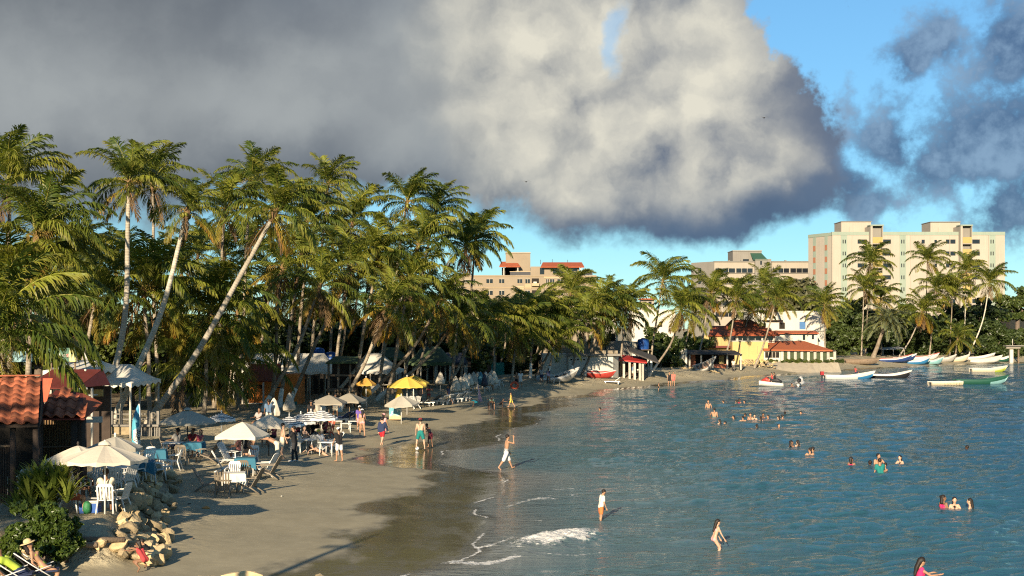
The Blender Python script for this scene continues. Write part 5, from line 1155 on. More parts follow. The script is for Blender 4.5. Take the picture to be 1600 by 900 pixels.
def table(m, cloth=None):
    t = thing('plastic_table', 'table', 'table'); MB().box(-.42, .42, -.42, .42, .69, .73).build('table_top', m, t)
    for a in (-.36, .36):
        for c in (-.36, .36): MB().tube([(a * .9, c * .9, .69), (a, c, 0)], [.035, .025], 6).build('leg', m, t)
    if cloth:
        n = 20; vs = []
        for k, (r_, z_) in enumerate(((.0, .745), (.42, .745), (.45, .70), (.47, .5), (.5, .42))):
            for i in range(n):
                a = 2 * math.pi * i / n + math.pi / 4; q = max(abs(math.cos(a)), abs(math.sin(a))); f = 1 / q if k < 3 else 1 / q * (1 + .08 * math.sin(i * 2.5)); zz = z_ - (.16 * (1 / q - 1) / .41 if k == 4 else 0); vs.append((r_ * f * math.cos(a), r_ * f * math.sin(a), zz))
        MB().add(vs, [(k * n + i, k * n + (i + 1) % n, (k + 1) * n + (i + 1) % n, (k + 1) * n + i) for k in range(4) for i in range(n)]).build('tablecloth', cloth, t)
    return t
def lounger(m, pad=None):
    t = thing('sun_lounger', 'lounger', 'sun lounger')
    MB().slab([(-.3, .95, .33), (-.3, -.2, .33), (.3, -.2, .33), (.3, .95, .33)], .05).build('bed', pad or m, t); MB().slab([(-.3, -.2, .335), (-.3, -.78, .78), (.3, -.78, .78), (.3, -.2, .335)], .05).build('backrest', pad or m, t)
    for s in (-1, 1):
        MB().box(s * .31 - .03, s * .31 + .03, -.75, .98, .24, .32).build('side_rail', m, t)
        for y in (-.6, .82): MB().box(s * .29 - .04, s * .29 + .04, y - .05, y + .05, 0, .24).build('leg', m, t)
    return t
CH_W = armchair(PLAST); CH_B = armchair(PLASTB); RE_W = recliner(PLAST); RE_B = recliner(PLASTB); TB = table(PLAST); TB_W = table(PLAST, TENTW); TB_B = table(PLAST, mat('blue_cloth', (.03, .13, .19), .8, .1)); LO = lounger(PLAST); LO_N = lounger(PLAST, mat('navy_mesh', (.02, .04, .12), .7, .1)); LO_G = lounger(PLAST, mat('grey_mesh', (.13, .13, .12), .7, .1))
PROTO = [CH_W, CH_B, RE_W, RE_B, TB, TB_W, TB_B, LO, LO_N, LO_G]
def put(pr, px, py, deg, label, group=None, sc=None):
    g = G(px, py); return dup(pr, g, R(deg), label, group, sc)
# front table on the sand
put(RE_B, 326, 768, -85, 'brown raked beach chair at the left of the front table, facing right')
put(RE_B, 348, 776, 8, 'brown slatted beach chair seen from behind at the front table')
put(RE_B, 388, 770, 80, 'brown raked beach chair at the right of the front table, facing left')
put(CH_W, 364, 757, 178, 'white plastic chair behind the front table')
put(TB_W, 366, 768, 10, 'small table with a white cloth at the front on the sand')
# blue table set
put(TB_B, 384, 742, 5, 'table with a blue cloth under the square cream parasol')
put(CH_B, 380, 752, 5, 'brown chair seen from behind at the blue table')
put(RE_W, 354, 740, -70, 'white raked chair left of the blue table')
put(RE_W, 362, 726, -110, 'white raked chair behind left of the blue table')
put(RE_W, 412, 744, 75, 'white raked chair right of the blue table, turned left')
put(CH_W, 393, 728, 170, 'white plastic chair behind the blue table')
put(RE_B, 418, 748, 80, 'dark raked chair at the right edge of the blue table set')
put(RE_W, 372, 716, 20, 'folded-looking white chair under the square cream parasol')
# chairs between banner and terrace
for i, (px, py, d, pr) in enumerate(((246, 750, -60, CH_W), (259, 745, -70, CH_W), (272, 735, 90, CH_W), (232, 758, 20, CH_W), (228, 735, 160, CH_W))):
    put(pr, px, py, d, ['white plastic chair on the sand just right of the blue banner', 'white plastic chair beside the first one right of the banner', 'white plastic chair standing farthest right of the banner', 'white plastic chair at the rubble wall below the banner', 'white plastic chair behind the blue banner table'][i])
put(TB_B, 243, 730, 10, 'blue clothed table behind the chairs by the banner'); put(TB_B, 222, 752, 10, 'blue clothed table at the foot of the banner')
# shaded tables under the grey parasol
put(TB, 270, 716, 0, 'dark shaded table under the palms left of the grey parasol pole'); put(TB_B, 303, 716, 0, 'table with dark blue cloth under the grey parasol'); put(CH_B, 284, 726, 0, 'brown chair seen from behind under the grey parasol'); put(CH_B, 262, 712, -90, 'dark chair at the left end of the shaded tables'); put(RE_B, 322, 722, 85, 'dark raked chair at the right of the shaded tables'); put(CH_B, 300, 704, 170, 'dark chair behind the shaded tables'); put(RE_B, 258, 724, -80, 'dark raked chair at the left of the shaded tables')
# on the terrace
for i, (px, py, d) in enumerate(((108, 801, -80), (166, 801, 8), (186, 799, 80), (120, 782, -150), (150, 770, 170), (176, 772, 30), (196, 768, 60), (188, 756, 10), (204, 758, 100), (30, 775, 60), (212, 750, -30), (160, 758, 90))):
    put(CH_W, px, py, d, ['white plastic chair of the woman at the terrace table', 'white plastic chair seen from behind below the front parasol', 'empty white plastic chair side-on beside the parasol pole', 'white plastic chair of the shaded woman on the terrace', 'white plastic chair behind the terrace drinkers', 'empty white chair right behind the seated man', 'empty white chair second behind the seated man', 'white chair farther back on the terrace', 'white chair at the wall end of the terrace', 'white plastic chair in the dark hut doorway', 'white chair near the foot of the banner', 'white chair at the back of the terrace near the reed wall'][i])
put(TB, 138, 792, 5, 'small table with bottles between the terrace drinkers'); put(TB, 182, 762, 5, 'empty white table at the back of the terrace'); put(TB, 205, 745, 5, 'white table by the banner at the back of the terrace')
# middle group
for i, (px, py, d, pr) in enumerate(((503, 708, -35, RE_W), (519, 704, 110, RE_W), (483, 708, 160, TB), (476, 702, -90, CH_W), (514, 712, -20, TB), (497, 696, 180, CH_B), (462, 708, 10, CH_W), (488, 690, 0, CH_B), (508, 690, 90, CH_B), (470, 686, 10, CH_W))):
    put(pr, px, py, d, ['white raked chair of the man in the yellow cap', 'white raked chair with dark bag beside the man in black', 'white plastic table beside the sunning woman', 'white chair of the sunning woman', 'white low table behind the man in black shirt', 'dark chair behind the man in the yellow cap', 'white chair beside the man in black trousers', 'dark chair under the striped parasols', 'dark chair under the right striped parasol', 'white chair under the left striped parasol'][i])
REDCH = recliner(mat('red_plastic', (.45, .06, .025), .5, .1)); PROTO.append(REDCH)
put(REDCH, 494, 684, 190, 'red beach chair under the right striped parasol'); put(REDCH, 512, 684, 170, 'red beach chair right of the striped parasol pole')
for i, px in enumerate((530, 538, 548)): put(LO_N, px, 661 - i, 75, ['blue sun lounger left of three by the taupe parasols', 'blue sun lounger in the middle of three by the taupe parasols', 'blue sun lounger right of three by the taupe parasols'][i])
for i, (px, py) in enumerate(((526, 672), (540, 676), (552, 672))): put(TB, px, py, 10, ['low bare table left below the blue loungers', 'low bare table in the middle below the blue loungers', 'low bare table right below the blue loungers'][i], sc=.8)
# lounger rows by the yellow parasols
for i, (px, py, d, pr) in enumerate(((640, 636, 40, CH_W), (648, 638, 30, RE_W), (634, 634, -20, TB), (664, 634, 60, LO_G), (676, 631, 60, LO_G), (686, 632, 60, LO), (694, 630, 60, LO), (702, 628, 60, LO), (709, 628, 60, LO), (716, 626, 60, LO), (722, 626, 60, LO), (728, 622, 100, CH_W))):
    put(pr, px, py, d, ['white chair just right of the picture board', 'white raked chair below the yellow parasols', 'white table right of the picture board', 'grey sun lounger at the left end of the row', 'grey sun lounger second in the row', 'white sun lounger third in the row', 'white sun lounger fourth in the row', 'white sun lounger fifth in the row', 'white sun lounger sixth in the row', 'white sun lounger seventh in the row', 'white sun lounger at the right end of the row', 'white chair right of the lounger row'][i])
for i, (px, py, d) in enumerate(((732, 611, 20), (738, 612, -40), (744, 611, 90), (762, 611, 60), (768, 610, -60), (729, 609, 140), (776, 608, 30), (772, 604, 0), (782, 604, 90), (750, 608, 10))): put(CH_W, px, py, d, 'white plastic chair, ' + ORD[sorted((732, 738, 744, 762, 768, 729, 776, 772, 782, 750)).index(px)] + ' from the left among the closed parasols', 'white chairs among the closed parasols')
put(LO, 958, 600, 80, 'white sun lounger alone on the sand before the white shed'); put(TB, 870, 601, 0, 'low table with red top before the white shed', sc=.9)
for p in PROTO:
    for ch in list(p.children): bpy.data.objects.remove(ch)
    bpy.data.objects.remove(p)
# picture board
g = G(617, 657); t = thing('picture_board', 'standing picture board with blue sea print under the grey parasol', 'sign', g)
pm = bpy.data.materials.new('board_print'); pm.use_nodes = True; nt = NT(pm.node_tree); p = nt.n('ShaderNodeBsdfPrincipled', {'Roughness': .4}); o_ = nt.n('ShaderNodeOutputMaterial')
co = nt.n('ShaderNodeTexCoord').outputs['Object']; sz = nt.n('ShaderNodeSeparateXYZ', {0: co}); nn = nt.noise(co, 3.5, 5, .6)
c = nt.mix(nt.step(nt.m('ADD', sz.outputs[2], nt.m('MULTIPLY', nn, .6)), .55, .75), (.60, .42, .18), (.08, .30, .38)); c = nt.mix(nt.step(nn, .55, .62), c, (.55, .60, .55)); c = nt.mix(nt.step(nn, .40, .34), c, (.02, .09, .12))
nt.set(p.inputs['Base Color'], c); nt.t.links.new(p.outputs[0], o_.inputs[0]); k = g.y / F
MB().box(-9 * k, 9 * k, -.03, .03, .08, 24 * k).build('panel', pm, t); MB().box(-9.6 * k, 9.6 * k, -.04, .05, .0, .07).build('foot', WOODD, t)
MB().tube([(-8 * k, .05, 0), (-8 * k, .4, 0), (-8 * k, .06, 20 * k)], .02, 5).build('stay', WOODD, t)
# sail banner
g = G(214, 733); t = thing('sail_banner', 'tall blue sail banner with white lettering beside the terrace chairs', 'banner', g); k = g.y / F
zz = lambda py: (733 - py) * k
nb = 14; vs = []
for i in range(nb + 1):
    s_ = i / nb; z = zz(722) + (zz(632) - zz(722)) * s_; left = -9.0 + 1.5 * s_ + 9.5 * max(0, (s_ - .55) / .45) ** 2.2; vs += [(left * k, .03 * math.sin(s_ * 5), z), (4.0 * k, 0, z + .001)]
bm = bpy.data.materials.new('banner_print'); bm.use_nodes = True; nt = NT(bm.node_tree); p = nt.n('ShaderNodeBsdfPrincipled', {'Roughness': .6}); o_ = nt.n('ShaderNodeOutputMaterial'); co = nt.n('ShaderNodeTexCoord').outputs['Object']; sz = nt.n('ShaderNodeSeparateXYZ', {0: co}).outputs[2]
c = nt.mix(nt.step(sz, zz(705), zz(690)), (.02, .06, .10), (.08, .33, .42)); c = nt.mix(nt.step(sz, zz(668), zz(640)), c, (.05, .25, .40)); nt.set(p.inputs['Base Color'], c); nt.t.links.new(p.outputs[0], o_.inputs[0])
o = MB().add(vs, [(2 * i, 2 * i + 1, 2 * i + 3, 2 * i + 2) for i in range(nb)], 0, True).build('sail', bm, t); md = o.modifiers.new('thick', 'SOLIDIFY'); md.thickness = .01
MB().tube([(4.4 * k, 0, -.2), (4.4 * k, 0, zz(640)), (3.2 * k, 0, zz(631))], .025, 6).build('mast', METAL, t)
MB().slab([(-5.5 * k, -.025, zz(688)), (3.6 * k, -.025, zz(697)), (3.6 * k, -.025, zz(666)), (-5.5 * k, -.025, zz(673))], .008).build('white_panel', PLAST, t)
text('light', 11.5 * k, mat('black_print', (.01, .012, .015), .6, .1), t, (.2 * k, -.04, zz(681)), (R(90), R(-72), 0), ext=.003, shear=.15)
# flags and pale cloths
for px, pf, pt, lab in ((526, 575, 541, 'white folded flag between the blue tank and the white tent'), (130, 600, 533, 'white folded flag above the tents at left'), (747, 640, 600, 'tall feather flag pole with pink cloth at the lounger row')):
    g = at(px, pf, {526: 120, 130: 74, 747: 117}[px]); g.z = TZ(g.x, g.y); t = thing('flag', lab, 'flag', g); zt = at(px, pt, g.y).z - g.z
    MB().tube([(0, 0, -.2), (0, 0, zt)], .03, 6).build('pole', METAL, t)
    o = MB().add([(0, 0, zt), (.05, .05, zt - .3), (.42, .1, zt - 1.7), (.30, .0, zt - 1.9), (.02, 0, zt - 1.75)], [(0, 1, 2, 3, 4)]).build('cloth', TENTW if px < 700 else mat('pink_cloth', (.5, .3, .34), .8, .3, 5), t); md = o.modifiers.new('thick', 'SOLIDIFY'); md.thickness = .03

# ---- rubble wall, loose rocks, timbers, shrubs
def rock_mesh(seed):
    rs_ = random.Random(seed); bm = bmesh.new(); bmesh.ops.create_icosphere(bm, subdivisions=2, radius=.5)
    planes = [(Vector((rs_.gauss(0, 1), rs_.gauss(0, 1), rs_.gauss(0, 1))).normalized(), rs_.uniform(.22, .38)) for _ in range(14)]
    for v in bm.verts:
        for n, d in planes:
            e = v.co.dot(n) - d
            if e > 0: v.co -= n * e * .95
        v.co += v.co.normalized() * mnoise.noise(v.co * 3 + Vector((seed, 0, 0))) * .035
    me = bpy.data.meshes.new('stone'); bm.to_mesh(me); bm.free(); me.materials.append(STONE if seed % 3 else STONE_L); return me
ROCKS = [rock_mesh(s) for s in range(9)]
def rock(parent, p, s, rs_, name='stone', pale=None):
    o = bpy.data.objects.new(name, ROCKS[rs_.randrange(9)]); COL.objects.link(o); o.parent = parent; o.location = p; o.scale = (s * rs_.uniform(.85, 1.4), s * rs_.uniform(.8, 1.25), s * rs_.uniform(.6, .95)); o.rotation_euler = (rs_.uniform(-.5, .5), rs_.uniform(-.5, .5), rs_.uniform(0, 6.28)); return o
rs_ = random.Random(5); base = Vector((-11, 45, 0)); W = thing('rubble_wall', 'tumbled wall of rough yellowish stones along the terrace edge', 'stone wall', base)
for i in range(150):
    s_ = rs_.random(); y = 37.6 + 17 * s_ ** 1.15; e = -11.15 - (y - 40) * .19; lay = rs_.random(); x = e + .75 - 1.5 * lay + rs_.uniform(-.2, .2) + (.3 if y < 42 else 0)
    sz = rs_.uniform(.34, .70) * (1.15 if y < 43 else .9); z = TZ(x, y) + .10 + .25 * (1 - abs(lay - .55)) * rs_.random(); rock(W, Vector((x, y, z)) - base, sz, rs_)
for i in range(34):
    x = -17.5 + 6.2 * rs_.random(); y = 37.5 + rs_.uniform(-.5, .35); rock(W, Vector((x, y, TZ(x, y) + .12)) - base, rs_.uniform(.35, .62), rs_)
for i, (px, py, s_, lab) in enumerate(((378, 918, 1.5, 'yellow boulder cut off by the bottom edge of the picture'), (322, 912, .7, 'small brown rock left of the yellow boulder at the bottom'), (502, 908, .55, 'small dark rock at the bottom edge by the water'), (300, 912, .4, 'smallest brown rock at the bottom edge'))):
    g = G(px, py); o = rock(None, g + Vector((0, 0, .1 * s_)), s_, random.Random(i + 40), 'beach_rock'); tag(o, lab, 'rock'); o.scale.z *= .8
    if i == 0: o.data = ROCKS[3]; o.scale = (1.6, .8, .75); o.rotation_euler = (0, 0, .2)
g = at(1178, 570, 207); sw = thing('stone_wall', 'rough dry stone wall below the yellow shore house', 'stone wall', (g.x, g.y - 4.6, 0))
for i in range(60):
    x = rs_.uniform(-2.6, 2.5); o = rock(sw, Vector((x, rs_.uniform(-.3, .1), 0.75 + rs_.uniform(0, 1.15))), rs_.uniform(.35, .6), rs_)
g = at(1078, 583, 186); sw = thing('rock_heap', 'low heap of reddish stones under the old grey boat', 'stones', (g.x, g.y, 0))
for i in range(36): x = rs_.uniform(-3.2, 4.0); rock(sw, Vector((x, rs_.uniform(-.6, .5), TZ(g.x + x, g.y) + rs_.uniform(0, .2))), rs_.uniform(.25, .55), rs_)
for i, (px, py, L_, a) in enumerate(((60, 858, 3.2, .05), (40, 850, 2.6, -.04), (140, 850, 1.9, .1))):
    g = G(px, py); t = tag(MB().tube([(-L_ / 2, 0, .1), (-L_ / 6, .02, .12), (L_ / 2, 0, .1)], [.085, .09, .08], 8).build('timber_log', WOOD, None, g, a), ['long timber log edging the terrace step beside the shrub', 'upper timber log at the left of the terrace step', 'short timber log at the terrace step right of the shrub'][i], 'log')
# shrubs
def strap_mesh(seed, L=.9):
    rs2 = random.Random(seed); mb = MB()
    for k in range(34):
        az = k * 2.4; e0 = R(rs2.uniform(35, 82)); l = L * rs2.uniform(.75, 1.15); p = Vector((0, 0, 0)); q = []; w = .032
        for i in range(5):
            e = e0 - R(55) * (i / 4) ** 1.6; d = Vector((math.cos(e) * math.cos(az), math.cos(e) * math.sin(az), math.sin(e))); sd2 = Vector((-math.sin(az), math.cos(az), 0)); ww = w * (1, 1.25, 1.1, .75, .05)[i]; q += [p - sd2 * ww, p + sd2 * ww]; p = p + d * l / 4
        mb.add(q, [(2 * i, 2 * i + 1, 2 * i + 3, 2 * i + 2) for i in range(4)], 0, True)
    me = mb.mesh('leaf_rosette'); return me
LF_Y = leaf_material('leaf_strap', (.075, .115, .02), (.20, .235, .045), (.26, .26, .06), .3, .4, .4); LF_B = leaf_material('leaf_round', (.045, .075, .013), (.12, .16, .022), (.17, .19, .03), .3, .35, .4)
SME = [strap_mesh(s) for s in (1, 2, 3)]
t = thing('strap_leaf_plant', 'spiky strap-leaved plant beside the terrace behind the round shrub', 'plant', G(66, 805))
for i in range(16):
    o = bpy.data.objects.new('leaf_rosette', SME[i % 3]); COL.objects.link(o); o.parent = t; a = i * 2.4; r_ = .22 * math.sqrt(i); o.location = (r_ * math.cos(a), r_ * math.sin(a) * .7, .25 + .32 * (i % 3) - .015 * i); o.scale = (1.05,) * 3; o.rotation_euler = (0, 0, i)
for m_ in SME: m_.materials.append(LF_Y)
def shrub(px, py, w, h, label, seed, n=120, leaf=.085):
    g = G(px, py); t = thing('round_leaf_shrub', label, 'shrub', g); me, cl = leaf_cloud('foliage', seed, n, 60, (w / 2 / .95, w / 2 * .75, h * .5), leaf, .9, .3); o = link('foliage', me, t, LF_B); o.location = (0, 0, h * .52)
    mb = MB()
    for k in range(7): c_ = cl[k * 11 % len(cl)]; mb.tube([(0, 0, -.1), (c_[0] * .4, c_[1] * .4, h * .3), (c_[0], c_[1], c_[2] + h * .5)], [.04, .025, .01], 5)
    mb.build('stems', BARK, t); return t
shrub(70, 884, 1.75, 1.75, 'big round-leaved green shrub at the left below the terrace', 21, 170)
shrub(104, 878, 1.0, 1.15, 'lower right bulge of shrub beside the sunbathing woman', 22, 80)
shrub(8, 896, .9, .85, 'small round-leaved shrub in the bottom left corner', 23, 60)
# cooler, bag, bottles
g = G(141, 801); t = thing('cool_box', 'blue cool box with white lid under the terrace table', 'cool box', g); MB().box(-.28, .28, -.18, .18, 0, .3).build('box', BLUE_T, t); MB().box(-.29, .29, -.19, .19, .302, .37).build('lid', PLAST, t); MB().tube([(-.29, 0, .3), (-.31, -.02, .44), (.31, -.02, .44), (.29, 0, .3)], .015, 5).build('handle', PLAST, t)
g = G(136, 796); g.z += .735; 
for i in range(5):
    mb = MB().lathe([(.0, 0), (.035, 0), (.035, .15), (.013, .2), (.013, .26), (0, .26)], 8); o = mb.build('bottle', mat('green_glass', (.02, .10, .03), .15, .1, spec=.6) if i % 2 else mat('brown_glass', (.09, .03, .01), .15, .1, spec=.6), None, g + Vector((-.2 + .1 * i, -.15 + .08 * (i % 3), .0))); tag(o, ['leftmost bottle on the terrace drinkers table', 'second bottle from left on the terrace drinkers table', 'middle bottle on the terrace drinkers table', 'fourth bottle on the terrace drinkers table', 'rightmost bottle on the terrace drinkers table'][i], 'bottle')
g = G(136, 802); t = tag(MB().lathe([(.0, 0), (.10, .0), (.13, .14), (.11, .3), (.04, .36), (0, .36)], 10).build('green_bag', mat('green_bag', (.03, .16, .06), .5, .2, 6, .5, 12), None, g), 'bright green plastic bag hanging at the terrace table', 'bag')
# white baluster fence behind the leaning palms
b = Bld('garden_fence', 'grey stone and picket fence behind the blue banner', 'fence', 195, 74)
b.box('stone_base', STONE, 140, 212, 668, None, .3, .7); b.box('coping', GREYC, 138, 246, 664, 667, .2, .8); b.box('rail', GREYC, 140, 245, 655, 656.6, .44, .52); b.box('rail', GREYC, 140, 245, 647, 648.6, .44, .52)
for i in range(14): b.box('picket', GREYC, 212 + 2.6 * i, 213.4 + 2.6 * i, 667.2, None, .4, .5)
for i in range(8): MB().box(b.x(142 + 14.5 * i) - .07, b.x(142 + 14.5 * i) + .07, .38, .55, b.z(664), b.z(643)).build('post', GREYC, b.t)
# off to the left and behind the camera: the palms and pole whose shade lies over the terrace and the near sand
for i, (x, y, h) in enumerate(((-24.2, 11, 8.6), (-24.4, 16, 9.4), (-27, 17, 7.8))):
    palm((x + .6, y, TZ(x, y) + h), (x, y, TZ(x, y)), ['coconut palm outside the frame whose shade falls on the terrace', 'second coconut palm outside the frame shading the rubble wall', 'third coconut palm outside the frame shading the hut roof'][i], fronds=26, nuts=0, seed=70 + i)
t = thing('wooden_mast', 'tall wooden mast outside the frame casting the long shadow on the sand', 'pole', (-11.3, 19.2, TZ(-11.3, 19.2))); MB().tube([(0, 0, -.5), (.05, 0, 5), (.15, 0, 8.1)], [.17, .15, .08], 10).build('mast', WOOD, t); MB().box(-.5, .6, -.05, .05, 7.2, 7.32).build('cross_arm', WOOD, t)

for i, (px, py, c_, sz, lab) in enumerate(((322, 795, (.55, .25, .08), .22, 'orange scrap of rubbish lying on the front sand'), (296, 788, (.05, .04, .03), .1, 'small dark coconut husk on the front sand'), (440, 776, (.6, .58, .5), .09, 'tiny pale cup on the sand right of the front table'), (556, 712, (.05, .04, .035), .12, 'small dark husk on the sand right of the man in black'), (620, 690, (.10, .07, .05), .1, 'small brown husk left of the ball players'), (300, 842, (.14, .10, .07), .1, 'brown husk on the sand beside the rubble wall'))):
    g = G(px, py); o = bpy.data.objects.new('rubbish_scrap' if i in (0, 2) else 'coconut_husk', ROCKS[i]); COL.objects.link(o); o.location = g + Vector((0, 0, sz * .2)); o.scale = (sz * 1.8, sz * 1.2, sz * .6); o.rotation_euler = (0, 0, i)
    o.material_slots[0].link = 'OBJECT'; o.material_slots[0].material = mat('litter_%d' % i, c_, .8, .2); tag(o, lab, 'husk' if 'husk' in lab else 'rubbish'); o['kind'] = 'thing'

# ------------------------------------------------------------------ boats and water scooters
def paint(name, c, dirt=.0): return mat('paint_' + name, c, .5, .07, 1.5, streak=.35, dirt=tuple(x * .5 for x in c), spec=.4)
BW = paint('white', (.56, .54, .49)); BC = paint('cream', (.54, .47, .33)); BN = paint('navy', (.02, .05, .16)); BB = paint('blue', (.03, .17, .34)); BT = paint('teal', (.20, .38, .38)); BG = paint('green', (.015, .075, .05)); BK = paint('black', (.02, .02, .022)); BR = paint('red', (.35, .04, .03)); BY = paint('lime', (.36, .42, .05)); BGr = paint('grey', (.34, .32, .28)); IN = paint('inside', (.36, .24, .17)); MOT = mat('motor', (.30, .025, .03), .4, .1)
def boat(label, loc, L, rz=0.0, top=BW, low=BB, gun=BW, inside=IN, bow=.7, beam=1.6, motor=False, tilt=0.0, pitch=0.0, sub=.22, box=False, name='fishing_boat', bow_col=None, thw=4):
    """open boat, bow towards local +x"""
    t = thing(name, label, 'boat', loc, rz); t.rotation_euler = (tilt, pitch, rz); N = 18
    def sec(s):
        if box: half = beam / 2 * (1 - .25 * s ** 4); sheer = .5 + .08 * s ** 3; keel = .02 + .22 * max(0, s - .8) * 2
        else: half = beam / 2 * (.72 + .28 * math.sin(min(s / .5, 1) * math.pi / 2)) * (1 - max(0, (s - .5) / .5) ** 2.1) + .015; sheer = .62 + .10 * (1 - s) ** 2 + bow * .95 * max(0, (s - .35) / .65) ** 2.3; keel = .0 + .75 * bow * max(0, (s - .72) / .28) ** 2.2
        return half, sheer, keel
    prof = [(0.0, 0.0), (.55, .10), (.84, .34), (.95, .62), (1.0, .80), (1.03, 1.0)]; n = len(prof); vs = []; vi = []
    for i in range(N + 1):
        s = i / N; h, sh, ke = sec(s); x = -L / 2 + L * s + (0 if box else .35 * max(0, s - .8) * 5 * .0)
        ring = []
        for sg in (1, -1):
            for f, g_ in (prof if sg == 1 else prof[1:]): ring.append((x + (0 if box else .5 * g_ * max(0, (s - .8) / .2)), sg * h * f, ke + (sh - ke) * g_))
        right = ring[:n]; left = ring[n:]; row = list(reversed(left)) + right; vs += row
    m = 2 * n - 1; fs = []; mi = []
    for i in range(N):
        for j in range(m - 1):
            fs.append((i * m + j, i * m + j + 1, (i + 1) * m + j + 1, (i + 1) * m + j)); d = abs(j + .5 - (n - 1)); mi.append(2 if (bow_col and i > N * .62 and d < 3.2) else (1 if d < 4 else 0))
    fs.append(tuple(range(m))); mi.append(0); fs.append(tuple(N * m + k for k in range(m - 1, -1, -1))); mi.append(0)
    mb = MB(); mb.v = vs; mb.f = [list(f) for f in fs]; mb.m = mi; mb.sm = [True] * len(fs); o = mb.build('hull', [top, low, bow_col or low], t)
    md = o.modifiers.new('thick', 'SOLIDIFY'); md.thickness = .05; md.offset = 1
    for sg in (1, -1):
        pts = []
        for i in range(N + 1): s = i / N; h, sh, ke = sec(s); pts.append((-L / 2 + L * s + (0 if box else .5 * max(0, (s - .8) / .2)), sg * h * 1.03, sh + .02))
        MB().tube(pts, .045, 5).build('gunwale', gun, t)
    a, b_ = (sec(.5)[0] * .86, .3); fl = []
    for i in range(1, N - 2): s = i / N; h, sh, ke = sec(s); fl += [(-L / 2 + L * s, h * .86, ke + .28), (-L / 2 + L * s, -h * .86, ke + .28)]
    MB().add(fl, [(2 * i, 2 * i + 1, 2 * i + 3, 2 * i + 2) for i in range(len(fl) // 2 - 1)]).build('floor', inside, t)
    for k in range(thw): s = .12 + .62 * k / max(thw - 1, 1); h, sh, ke = sec(s); x = -L / 2 + L * s; MB().box(x - .12, x + .12, -h * .97, h * .97, sh - .2, sh - .14).build('thwart', inside, t)
    if motor:
        x = -L / 2 - .15; MB().box(x - .32, x + .1, -.2, .2, .75, 1.2).build('motor_cowl', MOT, t); MB().box(x - .2, x - .02, -.07, .07, -.35, .75).build('motor_leg', BK, t); MB().tube([(x + .1, 0, 1.0), (x + .6, 0, 1.05)], .03, 5).build('tiller', BK, t)
    return t
def boat_px(label, px0, px1, pyw, on_land=False, **kw):
    pc = (px0 + px1) / 2; g = G(pc, pyw)
    if not on_land: g.z = -kw.get('sub', .22)
    L = (px1 - px0) * g.y / F / math.cos(kw.get('rz', 0)); kw['L'] = L * .93; return boat(label, g, **kw)
boat_px('white open boat with red inside and blue bow flank, red motor at the stern', 1284, 1366, 592, top=BW, low=BW, bow_col=BB, inside=BR, motor=True, rz=.06)
boat_px('white open boat with black bottom moored behind the red-lined one', 1356, 1422, 590.5, top=BW, low=BK, rz=-.03)
boat_px('cream boat with lime green bow flank moored nearest the far sand', 1514, 1572, 581, top=BC, low=BC, bow_col=BY, bow=.6, inside=BC)
boat_px('dark green open boat with long rising bow', 1488, 1574, 599.5, top=BG, low=BG, bow_col=BT, inside=BT, gun=BG, bow=.7)
t = boat_px('small box-shaped cream punt with lettering on its side', 1450, 1505, 602, top=BC, low=BC, gun=BW, box=True, beam=1.4, sub=.12, name='punt', thw=2)
text('GENURA', .42, mat('faded_print', (.36, .29, .16), .7, .2), t, (.55, -.742, .28), (R(90), 0, 0), sp=1.25)
beached = [(1372, 1424, 566, BW, BN, BR, 'navy boat with red gunwale, leftmost on the far sand'), (1396, 1430, 564.5, BW, BN, BW, 'second navy boat drawn up behind the leftmost'), (1424, 1466, 563, BW, BW, BR, 'white boat with red rim behind the bright blue one'), (1414, 1452, 569.5, BW, BB, BW, 'bright blue and white boat at the front of the far sand'), (1444, 1472, 569.5, BT, BT, BW, 'pale teal boat right of the bright blue one'), (1466, 1492, 565.5, BGr, BGr, BW, 'grey boat with raised bow between teal and cream boats'), (1479, 1513, 565.5, BC, BC, BW, 'cream boat with raised bow in the middle of the far sand'), (1504, 1554, 563.5, BW, BGr, BW, 'long white boat behind the front cream one at right'), (1514, 1564, 567, BC, BW, BW, 'long cream boat at the front right of the far sand'), (1552, 1579, 565.5, BW, BG, BW, 'white and dark green boat, rightmost on the far sand')]
for i, (a, c, py, tp, lo, gu, lab) in enumerate(beached): boat_px(lab, a, c, py, True, top=tp, low=lo, gun=gu, bow=.72, rz=(-.10 + .05 * (i % 4)), tilt=R(4), pitch=R(-3), beam=1.35)
boat_px('white boat with high bow drawn up left of the white shed', 838, 902, 597, True, top=BW, low=BGr, bow=.8, rz=.2, tilt=R(10), pitch=R(-5), inside=BK)
boat_px('red and white boat lying by the white shed wall', 916, 958, 590, True, top=BR, low=BR, bow=.25, beam=1.1, rz=-.1, tilt=R(12))
t = boat_px('old grey weathered boat propped on the stones by the shack', 1083, 1116, 579, True, top=BGr, low=mat('old_paint', (.20, .20, .19), .9, .3, 4, dirt=(.4, .38, .34)), bow=1.3, rz=.1, tilt=R(28), pitch=R(-10))
boat_px('overturned-looking dark log boat under the trees left of the navy boats', 1318, 1372, 569, True, top=WOOD, low=WOOD, gun=WOOD, bow=.4, tilt=R(10), thw=2)
